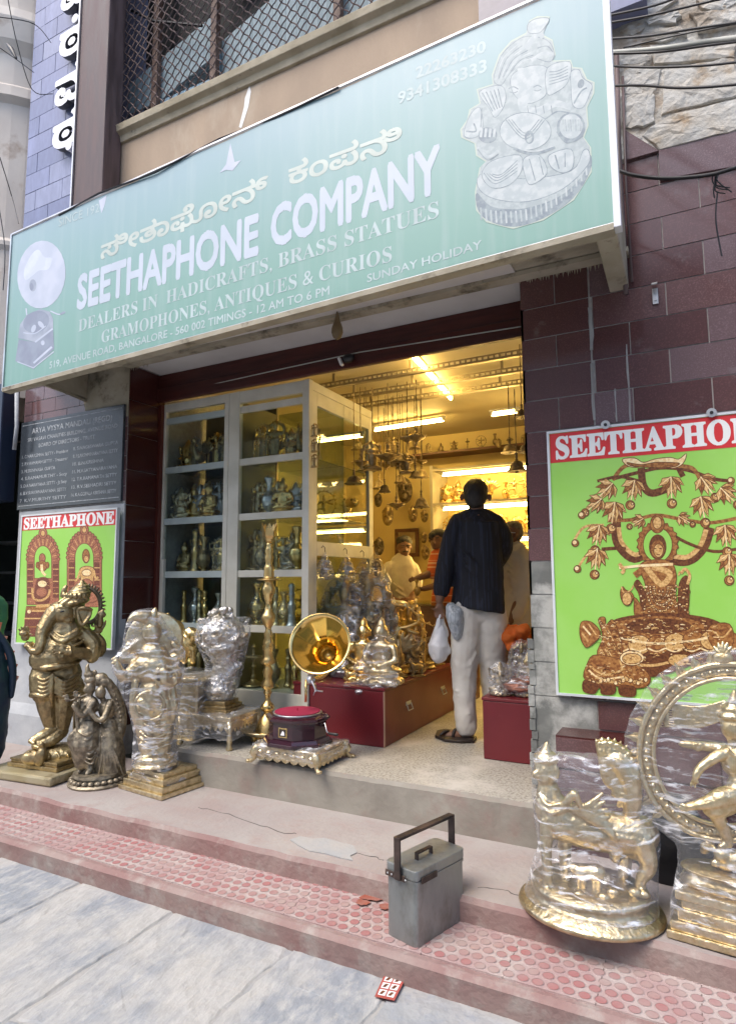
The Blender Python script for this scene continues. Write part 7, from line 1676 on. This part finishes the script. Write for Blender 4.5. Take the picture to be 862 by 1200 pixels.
# black rounded lump in the gap between the two
h = MB(); c = at(785, 1010, y=3.0); h.ell((c.x, 3.0, .36), (.17, .07, .2)); me = remesh(h, .02, 1, .04, .1); me.materials.append(m_cable); tag(link('black_lump', me, None, None, True), 'black rounded lump in the gap between the cow and ring statues', 'bag')

# ---- 10. metal canister and small litter
zc = .1045
cn = thing('metal_canister', 'square galvanised metal canister with a lid and dark strap handles on the pink tiles', 'canister', at(505, 1085, z=zc))
e2 = Vector((.30, .954, 0)).normalized(); e1 = Vector((-e2.y, e2.x, 0)); cor = Vector((-.972, 2.250, zc)); wA, wB = .15, .30
def cpt(a, b, z): return cor+e1*a+e2*b+Vector((0, 0, z-zc))
def rbox(mb, a0, a1, b0, b1, z0, z1, r=.02, n=4):
    "box with rounded upright edges"
    P = []
    for (ca, cb, t0) in ((a0+r, b0+r, pi), (a1-r, b0+r, 1.5*pi), (a1-r, b1-r, 0), (a0+r, b1-r, .5*pi)):
        for k in range(n+1): t = t0+.5*pi*k/n; P.append((ca+cos(t)*r, cb+sin(t)*r))
    mb.add([cpt(a, b, z0) for a, b in P]+[cpt(a, b, z1) for a, b in P], [tuple(range(len(P)))[::-1], tuple(range(len(P), 2*len(P)))]+[(i, (i+1) % len(P), len(P)+(i+1) % len(P), len(P)+i) for i in range(len(P))]); return mb
m_galv = M('galvanised', (.36,.375,.37), .4, .8, vs=5, col2=(.26,.275,.275), bump=.35, bs=8, rvar=.22, col3=(.17,.165,.15), vs3=9, t3=(.52,.75), stretch=(1,1,.5))
put('body', rbox(MB(), 0, wA, 0, wB, zc, .350), m_galv, cn, bevel=.002)
put('seam', rbox(MB(), -.003, wA+.003, -.003, wB+.003, .325, .333), m_galv, cn)
put('lid', rbox(MB(), -.004, wA+.004, -.004, wB+.004, .336, .372, .022), m_galv, cn, bevel=.004)
m_strap = M('dark_strap', (.022,.018,.018), .5, .4, vs=14, col2=(.09,.06,.05), bump=.3, bs=60)
h = MB(); mid = wB*.46
for (a, s_) in ((-.008, -1), (wA+.008, 1)): h.obox(cpt(a, .07 if s_ < 0 else .07, .335), (.004, .09, .022), Matrix((e1, e2, Vector((0,0,1)))).transposed()); 
put('strap_plate', h, m_strap, cn, bevel=.001)
R3 = Matrix((e1, e2, Vector((0,0,1)))).transposed()
h = MB(); zt = .475
h.obox(cpt(wA/2+.02, -.009, .335), (.10, .004, .022), R3)
h.obox(cpt(wA/2, -.017, .402), (.030, .009, .15), R3); h.obox(cpt(wA/2, wB+.017, .402), (.030, .009, .15), R3); h.obox(cpt(wA/2, wB/2, zt), (.030, wB+.043, .011), R3); h.obox(cpt(wA/2, wB+.009, .335), (.10, .004, .022), R3)
put('carry_handle', h, m_strap, cn, bevel=.002)
h = MB(); h.tube([cpt(wA/2, -.022, .345), cpt(wA/2, -.010, .345)], .014, 10); h.tube([cpt(wA/2, wB+.010, .345), cpt(wA/2, wB+.022, .345)], .014, 10); put('pivot', h, m_strap, cn)
h = MB(); h.obox(cpt(wA/2-.01, wB*.42, .397), (.018, .09, .005), R3); h.obox(cpt(wA/2-.01, wB*.42-.043, .385), (.018, .005, .026), R3); h.obox(cpt(wA/2-.01, wB*.42+.043, .385), (.018, .005, .026), R3); put('lid_handle', h, m_strap, cn, bevel=.001)
for (a, b) in ((.04, -.012), (.07, -.012), (.11, -.012), (.13, -.012)): put('rivet', MB().ell(cpt(a, b, .335), .004, 8, 5), m_alu, cn, smooth=True)

# sachet strip dropped on the road
lt = thing('sachet_strip', 'small printed strip of sachets dropped on the street beside the kerb', 'litter', at(457, 1157, z=.012))
Q = [at(*p, z=.012) for p in ((439,1168),(451,1141),(476,1145),(462,1173))]
h = MB(); h.prism([Vector(q) for q in Q], (0,0,.002)); put('strip', h, M('sachet_red', (.45,.10,.08), .4, bump=.1), lt)
bl = lambda s_, t_, z=.0145: (Q[0]*(1-s_)*(1-t_)+Q[3]*s_*(1-t_)+Q[2]*s_*t_+Q[1]*(1-s_)*t_)+Vector((0,0,z-.012))
for i in range(2):
    for j in range(3):
        s0, t0 = .1+i*.43, .08+j*.29; h = MB().flat([bl(s0,t0), bl(s0+.36,t0), bl(s0+.36,t0+.23), bl(s0,t0+.23)]); put('sachet', h, i_wht, lt)
        h = MB().flat([bl(s0+.05,t0+.04,.0148), bl(s0+.2,t0+.04,.0148), bl(s0+.3,t0+.19,.0148), bl(s0+.14,t0+.19,.0148)]); put('printed_mark', h, i_c2, lt)
# betel stain on the tiles
h = MB(); r = random.Random(2)
for (u, v, a, b) in ((438,1050,17,6),(452,1062,8,4),(425,1057,9,4),(458,1052,5,3)):
    c = at(u, v, z=.1128); P = []
    for k in range(18): t = 2*pi*k/18; q_ = at(u+cos(t)*a*r.uniform(.7,1.15), v+sin(t)*b*r.uniform(.7,1.15), z=.1128); P.append(q_)
    h.flat(P)
o = tag(put('betel_stain', h, M('betel_red', (.28,.07,.04), .6, vs=30, col2=(.30,.13,.10), bump=.05)), kind='stuff')
# ================================================================== people (view 3.333x from 480,540 for the customer)
m_shirt = M('navy_striped_shirt', (.006,.007,.014), .75, vs=1, col2=(.014,.018,.036), vlo=.56, vhi=.6, stretch=(75,75,.15), bump=.2, bs=8, detail=0)
m_trou = M('cream_trousers', (.72,.70,.65), .8, vs=5, col2=(.64,.61,.56), bump=.35, bs=12)
m_wshirt = M('white_shirt', (.62,.57,.46), .8, vs=5, col2=(.54,.49,.38), bump=.3, bs=14)
m_oshirt = M('orange_striped_shirt', (.60,.12,.03), .75, vs=1.2, col2=(.75,.42,.22), vlo=.6, vhi=.64, stretch=(.2,.2,60), bump=.15, detail=0)
m_sandal = M('dark_sandal', (.03,.02,.016), .5, bump=.1)
m_wbag = M('white_carrier_bag', (.78,.78,.80), .35, vs=9, col2=(.70,.70,.72), bump=.5, bs=25, spec=.6)
m_gbag = M('grey_striped_bag', (.30,.34,.38), .35, vs=2, col2=(.50,.54,.58), vlo=.45, vhi=.55, stretch=(60,60,3), bump=.1, bs=18)
def hand(f, mb, u, v, d, ang, s_, curl=.5, thumb=1, n=4):
    fingers(f, mb, u, v, d, ang, s_, curl, n, 10, thumb)
def hairblob(name, f, parent, shapes, mat=None, vox=.009):
    h = MB()
    for q in shapes: f.ell(h, *q)
    blob(name, h, mat or m_hair, parent, voxel=vox, smooth=1, disp=.008, dscale=.012)
# ---- customer seen from behind
ZP = (480, 540, 3.333)
base = at(540, 866, z=.4)
p1 = thing('person', 'man seen from behind in a dark striped shirt and cream trousers, carrying two bags', 'person', base)
f = Fig(base, ZP); g = MB()
f.ell(g, 256, 125, 0, 47, 58, 54); f.ell(g, 256, 150, -6, 40, 40, 44); f.ell(g, 202, 143, 0, 9, 16, 8); f.ell(g, 311, 143, 0, 9, 16, 8); f.ell(g, 258, 135, 50, 10, 14, 12)
f.tube(g, [(258,160,0),(262,200,0),(264,235,0)], [34,30,24], seg=14)
f.ell(g, 264, 250, 2, 58, 22, 26); f.tube(g, [(264,240,2),(266,400,5),(268,600,5)], [52,48,48], seg=16)
f.tube(g, [(225,258,0),(186,275,2),(150,370,5),(122,500,-12),(116,545,-22)], [24,26,27,23,17], seg=12); hand(f, g, 116, 572, -26, 268, 38, .6, 1)
f.tube(g, [(300,258,2),(342,275,8),(362,330,30),(330,420,70),(280,420,110)], [24,26,26,22,17], seg=12); hand(f, g, 262, 420, 120, 180, 36, .5)
f.tube(g, [(222,600,0),(215,830,0),(216,1040,0)], [54,42,24], seg=14); f.tube(g, [(318,600,20),(325,830,40),(330,990,60)], [54,42,24], seg=14)
f.tube(g, [(216,1045,0),(190,1068,5),(130,1078,14)], [24,24,17]); f.tube(g, [(330,990,60),(322,1010,50),(300,1020,30)], [24,22,16])
for k in range(5): f.ell(g, 112+k*3, 1082-k*5, 0+k*10, 9-k*.8, 7, 8, seg=8, ring=6)
blob('body', g, m_skin, p1, voxel=.0075, smooth=3)
hairblob('hair', f, p1, [(256,118,0,51,52,58),(256,135,-16,49,48,46),(256,158,-24,40,30,30)])
s = MB()
f.ell(s, 262, 246, 0, 92, 34, 50); f.ell(s, 265, 330, 4, 100, 110, 64); f.tube(s, [(266,240,0),(268,400,4),(268,470,4),(264,560,4),(262,580,4)], [86,98,100,108,112], seg=24, fu=.74, dome=False)
f.tube(s, [(240,205,-4),(262,198,-8),(290,205,-4)], [16,22,16]); f.ell(s, 264, 212, 0, 46, 20, 40); f.ell(s, 263, 232, -6, 58, 24, 48); f.tube(s, [(228,214,-6),(262,206,-30),(298,214,-6)], 12)
f.tube(s, [(188,235,0),(166,300,2),(150,375,5),(132,450,-4),(122,508,-12)], [34,42,41,38,34], seg=14); f.tube(s, [(338,240,4),(360,300,16),(362,350,34),(330,410,66)], [34,42,38,30], seg=14); f.tube(s, [(190,236,0),(225,218,0),(262,208,0),(300,218,0),(338,236,0)], [28,30,30,30,28], seg=12)
for k in range(5): f.tube(s, [(190+k*14,330+k*40,-58),(235+k*8,380+k*36,-70),(280-k*12,440+k*24,-66)], 6, seg=6)
sh_ = blob('shirt', s, m_shirt, p1, voxel=.010, smooth=3, disp=.012, dscale=.09)
s = MB(); f.tube(s, [(225,570,0),(222,640,0),(214,760,0),(212,830,0),(214,940,-2),(220,1040,-2)], [62,64,56,50,44,42], seg=18); f.tube(s, [(312,570,10),(318,640,16),(322,760,30),(326,860,42),(330,960,56)], [62,64,56,50,42], seg=18); f.ell(s, 266, 600, 6, 98, 48, 58)
for k in range(8): 
    f.tube(s, [(180+k*6,900+k*17,-38),(212+k*4,912+k*15,-46)], [5,2], seg=6)
    f.tube(s, [(200+(k%3)*30,640+k*22,-40),(215+(k%2)*20,690+k*22,-50)], [6,3], seg=6)
blob('trousers', s, m_trou, p1, voxel=.009, smooth=2, disp=.016, dscale=.07)
h = MB(); P = [(98,1080),(120,1068),(170,1085),(235,1092),(262,1088),(262,1098),(230,1103),(160,1100),(110,1092)]
q = [f.p(u, v, 0) for u, v in ((100,1088),(245,1104),(262,1092),(140,1062))]
h.prism([Vector((p_.x, p_.y, .402)) for p_ in (at(480+u/3.333, 540+v/3.333, z=.402) for u, v in ((98,1082),(135,1098),(200,1104),(250,1102),(262,1086),(215,1068),(140,1056),(105,1062)))], (0,0,.018)); put('sandal', h, m_sandal, p1, bevel=.004)
h = MB(); f.tube(h, [(120,1070,-12),(140,1056,0),(165,1060,22)], [6,7,6], seg=8); f.tube(h, [(165,1085,-16),(175,1052,-8),(190,1055,20)], [6,7,6], seg=8); put('sandal_strap', h, m_sandal, p1, smooth=True)
h = MB(); q = f.p(320, 1018, 45); h.ell((q.x, q.y, .41), (.05,.12,.012)); put('sandal', h, m_sandal, p1)
# the bags he holds are things of their own
bg = thing('carrier_bag', 'white plastic carrier bag hanging from the customer\'s left hand', 'bag', f.p(115, 755, -20))
s = MB(); f.tube(s, [(120,635,-20),(118,665,-20),(112,720,-20),(112,752,-20)], [8,26,42,38], seg=14); f.ell(s, 90, 740, -20, 20, 22, 20); f.ell(s, 140, 740, -20, 20, 22, 24); f.tube(s, [(118,600,-26),(112,630,-30),(104,670,-34)], [6,10,12]); f.tube(s, [(124,600,-20),(134,640,-16),(140,680,-14)], [6,9,12])
blob('bag', s, m_wbag, bg, voxel=.006, smooth=1, disp=.014, dscale=.07)
bg = thing('cloth_bag', 'rolled grey striped bag tucked under the customer\'s left hand', 'bag', f.p(170, 690, -30))
s = MB(); f.tube(s, [(160,575,-48),(178,620,-54),(186,680,-50)], [24,36,22], seg=14); f.ell(s, 188, 600, -50, 22, 32, 30)
blob('bag', s, m_gbag, bg, voxel=.006, smooth=1, disp=.014, dscale=.07)

# ---- shopkeeper in the white shirt facing the door (view 4.537x from 430,560)
ZQ = (430, 560, 4.537)
def face(f, g, u, v, d, s_, look=(0, 0), nose=1):
    "head with eye sockets, nose, mouth, chin and ears; s_ is half the face width"
    lu, lv = look
    f.ell(g, u, v-s_*.25, d+s_*.1, s_*.98, s_*1.12, s_*1.1); f.ell(g, u+lu*.4, v+s_*.45, d-s_*.2, s_*.74, s_*.72, s_*.8); f.ell(g, u+lu, v+s_*.95, d-s_*.45, s_*.36, s_*.26, s_*.36)
    f.tube(g, [(u+lu, v-s_*.05, d-s_*.95), (u+lu*1.4, v+s_*.35, d-s_*1.18)], [s_*.10, s_*.17], seg=8); 
    for k in (-1, 1): f.ell(g, u+k*s_*.98, v+s_*.1, d, s_*.12, s_*.28, s_*.16); f.tube(g, [(u+lu+k*s_*.18, v-s_*.2, d-s_*.98), (u+lu+k*s_*.6, v-s_*.22, d-s_*.82)], s_*.09, seg=6)
    f.tube(g, [(u+lu-s_*.25, v+s_*.66, d-s_*.92), (u+lu, v+s_*.63, d-s_*1.0), (u+lu+s_*.25, v+s_*.66, d-s_*.92)], s_*.09, seg=6)
def facedetail(f, parent, u, v, d, s_, look=(0,0), moust=False):
    lu = look[0]; h = MB()
    for k in (-1, 1): f.ell(h, u+lu+k*s_*.38, v-s_*.03, d-s_*.86, s_*.16, s_*.07, s_*.07, seg=8, ring=6)
    put('eyes', h, m_cable, parent, smooth=True)
    h = MB()
    for k in (-1, 1): f.tube(h, [(u+lu+k*s_*.15, v-s_*.28, d-s_*1.05), (u+lu+k*s_*.62, v-s_*.3, d-s_*.85)], s_*.06, seg=6)
    put('eyebrows', h, m_hair, parent, smooth=True)
    if moust: h = MB(); f.tube(h, [(u+lu-s_*.32, v+s_*.56, d-s_*.95), (u+lu, v+s_*.5, d-s_*1.08), (u+lu+s_*.32, v+s_*.56, d-s_*.95)], s_*.09, seg=6); put('moustache', h, m_hair, parent, smooth=True)
base = at(472, 790, y=5.75); base.z = .4
p2_ = thing('person', 'young shopkeeper in a pale short sleeved shirt looking down behind the counter', 'person', base)
f = Fig(base, ZQ); g = MB()
face(f, g, 198, 370, 0, 40, (6,0)); f.tube(g, [(198,400,5),(192,440,8)], [24,28], seg=12)
f.tube(g, [(188,470,8),(190,600,8),(190,760,8),(190,900,8)], [40,42,42,42], seg=16); f.tube(g, [(170,900,8),(168,1200,8)], [34,24]); f.tube(g, [(215,900,8),(217,1200,8)], [34,24])
f.tube(g, [(115,480,6),(98,560,8),(130,640,-30),(170,655,-60)], [26,22,19,14], seg=12); hand(f, g, 185, 655, -64, 10, 22)
f.tube(g, [(245,480,6),(262,560,0),(235,640,-50),(210,650,-64)], [26,22,19,14], seg=12); hand(f, g, 205, 650, -66, 170, 22)
blob('body', g, m_skin, p2_, voxel=.0075, smooth=2); facedetail(f, p2_, 198, 370, 0, 40, (6,0), True)
hairblob('hair', f, p2_, [(198,342,10,44,38,46),(198,360,24,42,40,34),(185,330,-6,34,20,34)])
s = MB(); f.ell(s, 186, 465, 6, 84, 30, 42); f.tube(s, [(186,470,6),(190,560,6),(196,680,6),(196,790,6)], [76,76,74,76], seg=18, fu=.68); f.tube(s, [(118,475,6),(98,530,8),(92,580,6)], [34,34,32], seg=12); f.tube(s, [(240,475,6),(262,530,4),(262,575,-4)], [34,34,30], seg=12); f.tube(s, [(168,438,-8),(192,456,-34),(216,438,-8)], [9,11,9])
for k in range(4): f.tube(s, [(140+k*14,560+k*40,-46),(190+k*8,600+k*30,-54)], [6,3], seg=6)
blob('shirt', s, m_wshirt, p2_, voxel=.009, smooth=2, disp=.010, dscale=.06)
# ---- helper in the orange shirt, bending, half hidden
base = at(505, 800, y=5.2); base.z = .4
p3_ = thing('person', 'man in an orange striped shirt bending over the counter, half hidden by the customer', 'person', base)
f = Fig(base, ZQ); g = MB()
face(f, g, 372, 330, 0, 42, (-14,4)); f.tube(g, [(385,350,10),(410,400,14)], [26,32], seg=12)
f.tube(g, [(420,420,14),(420,560,14),(410,720,14)], [42,44,44], seg=16); f.tube(g, [(395,720,10),(395,1000,10)], [36,26]); f.tube(g, [(435,720,10),(435,1000,10)], [36,26])
f.tube(g, [(370,430,0),(345,500,-20),(290,525,-40),(262,535,-48)], [30,24,19,15], seg=12); hand(f, g, 248, 538, -50, 195, 24, .5)
f.tube(g, [(450,430,0),(470,520,-20),(400,560,-50),(300,590,-50)], [30,24,19,15], seg=12); hand(f, g, 288, 592, -52, 190, 24, .5)
blob('body', g, m_skin, p3_, voxel=.0075, smooth=2); facedetail(f, p3_, 372, 330, 0, 42, (-14,4))
hairblob('hair', f, p3_, [(380,302,6,50,34,48),(392,325,20,44,40,36),(350,305,-14,26,20,30),(335,318,-24,12,10,16)])
s = MB(); f.ell(s, 415, 400, 12, 74, 34, 44); f.tube(s, [(415,410,12),(420,520,12),(410,640,12),(405,740,12)], [70,72,72,72], seg=18, fu=.7); f.tube(s, [(372,410,4),(352,470,-8),(345,510,-20)], [38,34,30], seg=12); f.tube(s, [(455,410,4),(470,500,-10)], [38,34], seg=12)
blob('shirt', s, m_oshirt, p3_, voxel=.009, smooth=2, disp=.010, dscale=.06)
# a brass bowl they are handing over
o = small('vase', f.p(265, 640, -60), .16, 'brass pot being handed across the counter', m_brassd)
# ---- old man at the right
base = at(600, 850, y=4.55); base.z = .4
p4_ = thing('person', 'old man in a loose white shirt beside the right pillar, turned to the left', 'person', base)
f = Fig(base, ZQ); g = MB()
f.ell(g, 770, 285, 0, 50, 54, 56); f.ell(g, 748, 320, -8, 36, 34, 40); f.ell(g, 722, 300, -10, 8, 14, 8); f.tube(g, [(722,280,-14),(712,305,-16)], [6,9]); f.ell(g, 728, 345, -12, 16, 10, 16); f.ell(g, 785, 300, -48, 10, 18, 6)
f.tube(g, [(770,330,5),(775,370,5)], [32,38], seg=12); f.tube(g, [(780,400,5),(785,600,5),(780,780,5)], [46,48,46], seg=16)
f.tube(g, [(760,780,5),(755,1200,5)], [40,28]); f.tube(g, [(810,780,5),(812,1200,5)], [40,28])
f.tube(g, [(820,430,-20),(840,560,-30),(790,680,-50),(765,760,-60)], [32,28,22,17], seg=12); hand(f, g, 757, 790, -62, 255, 30)
f.tube(g, [(735,420,10),(725,560,10),(740,680,-10)], [32,26,20], seg=12); hand(f, g, 742, 705, -12, 260, 28)
blob('body', g, m_skin, p4_, voxel=.0075, smooth=2)
hairblob('hair', f, p4_, [(775,262,2,52,36,56),(795,290,10,36,40,50),(800,320,4,24,18,36)], m_ghair)
h = MB(); f.tube(h, [(725,292,-46),(748,290,-54),(785,292,-56)], 2.5, seg=5); f.tube(h, [(728,284,-40),(742,284,-46),(742,302,-46),(728,302,-40),(728,284,-40)], 2.2, seg=5); put('spectacles', h, m_silver, p4_, smooth=True)
s = MB(); f.ell(s, 780, 395, 2, 82, 36, 56); f.tube(s, [(780,400,2),(785,520,2),(788,660,2),(785,770,2)], [76,84,86,88], seg=18, fu=.72); f.tube(s, [(822,410,-14),(846,520,-28),(826,640,-44),(795,730,-56)], [46,44,38,34], seg=14); f.tube(s, [(740,400,8),(722,500,8),(728,600,4)], [40,36,32], seg=12)
f.tube(s, [(735,362,-30),(770,378,-54),(812,350,-30)], [12,15,12]); f.tube(s, [(728,372,-30),(722,400,-44),(742,430,-60)], [9,10,5])
for k in range(6): f.tube(s, [(735+k*9,440+k*40,-56),(775+k*3,480+k*38,-66)], [8,3], seg=6)
blob('shirt', s, m_wshirt, p4_, voxel=.009, smooth=2, disp=.018, dscale=.06)
oc = MB(); c = at(606, 748, y=4.2)
for k in range(7): oc.ell((c.x+rnd.uniform(-.08,.08), 4.2+rnd.uniform(-.05,.05), c.z+rnd.uniform(-.08,.06)), (rnd.uniform(.04,.09), .05, rnd.uniform(.03,.05)), R=rotz(rnd.uniform(0,3)))
me = remesh(oc, .012, 1, .03, .04); me.materials.append(M('orange_cloth', (.75,.16,.02), .8, bump=.2)); tag(link('orange_cloth', me, None, None, True), 'bright orange cloth bundle heaped above the small trunk by the pillar', 'cloth')
mb = MB().box((-1.05, 4.1, .4), (-.8, 4.35, c.z-.06)); tag(put('stool', mb, m_wood, bevel=.01), 'wooden stool carrying the orange cloth behind the small trunk', 'stool')

# ---- woman at the far left edge, mostly outside the frame (view 2.873x from 0,480)
ZW = (-6, 660, 3.5917)
base = at(-12, 905, z=.2)
p5 = thing('person', 'person in green and dark blue clothes with orange trim, cut off by the left edge', 'person', base)
f = Fig(base, ZW); g = MB()
f.ell(g, -75, 40, 0, 44, 60, 50); f.tube(g, [(-72,90,0),(-70,130,0)], [28,32]); f.tube(g, [(-70,160,0),(-70,300,0),(-70,420,0)], [66,64,76], seg=16)
f.tube(g, [(-20,160,0),(5,260,0),(0,360,-20)], [28,22,16]); hand(f, g, 0, 385, -22, 265, 24)
f.tube(g, [(-95,420,0),(-95,780,0)], [50,26]); f.tube(g, [(-45,420,0),(-40,780,0)], [50,26])
for u in (-95, -40): f.tube(g, [(u,790,0),(u+10,815,-30)], [22,15])
blob('body', g, m_skin, p5, voxel=.010, smooth=2)
hairblob('hair', f, p5, [(-75,25,10,50,50,54),(-80,60,30,40,60,36)])
s = MB(); f.tube(s, [(-68,130,0),(-55,200,0),(-50,330,0)], [70,82,78], seg=18); f.tube(s, [(-15,140,-10),(14,170,-14),(36,190,-10),(20,240,0),(-10,330,0)], [22,30,20,34,30], seg=12)
blob('green_shawl', s, M('green_cloth', (.03,.13,.07), .6, vs=6, col2=(.05,.22,.10), bump=.3), p5, voxel=.012, smooth=2, disp=.02, dscale=.08)
s = MB(); f.tube(s, [(-50,330,0),(-30,480,0),(-32,640,0),(-35,790,0)], [84,90,84,70], seg=18); f.tube(s, [(0,330,-10),(30,480,-12),(20,640,-10),(5,800,-8)], [34,36,28,16], seg=12)
blob('dark_skirt', s, M('navy_cloth', (.012,.018,.05), .6, vs=6, col2=(.01,.05,.05), bump=.3), p5, voxel=.012, smooth=2, disp=.02, dscale=.08)
m_or = M('orange_patch', (.60,.16,.06), .6, vs=20, col2=(.7,.4,.3), bump=0)
for k, (u, v) in enumerate(((8,268),(30,325),(60,385),(72,440),(76,490))):
    h = MB(); R_ = Matrix((f.side, f.n, Vector((0,0,1)))).transposed()@Matrix.Rotation(rad(10+k*4), 3, 'Y'); h.obox(f.p(u, v, -48+k*3), (f.r(34), .006, f.r(42)), R_); put('trim_square', h, m_or, p5, bevel=.002)
h = MB(); f.tube(h, [(-30,250,-40),(25,310,-44),(60,370,-42),(74,430,-40),(76,500,-36),(70,560,-30)], [10,14,16,16,14,10], seg=10); put('sari_edge', h, M('dark_edge', (.01,.03,.06), .6, bump=.1), p5, smooth=True)
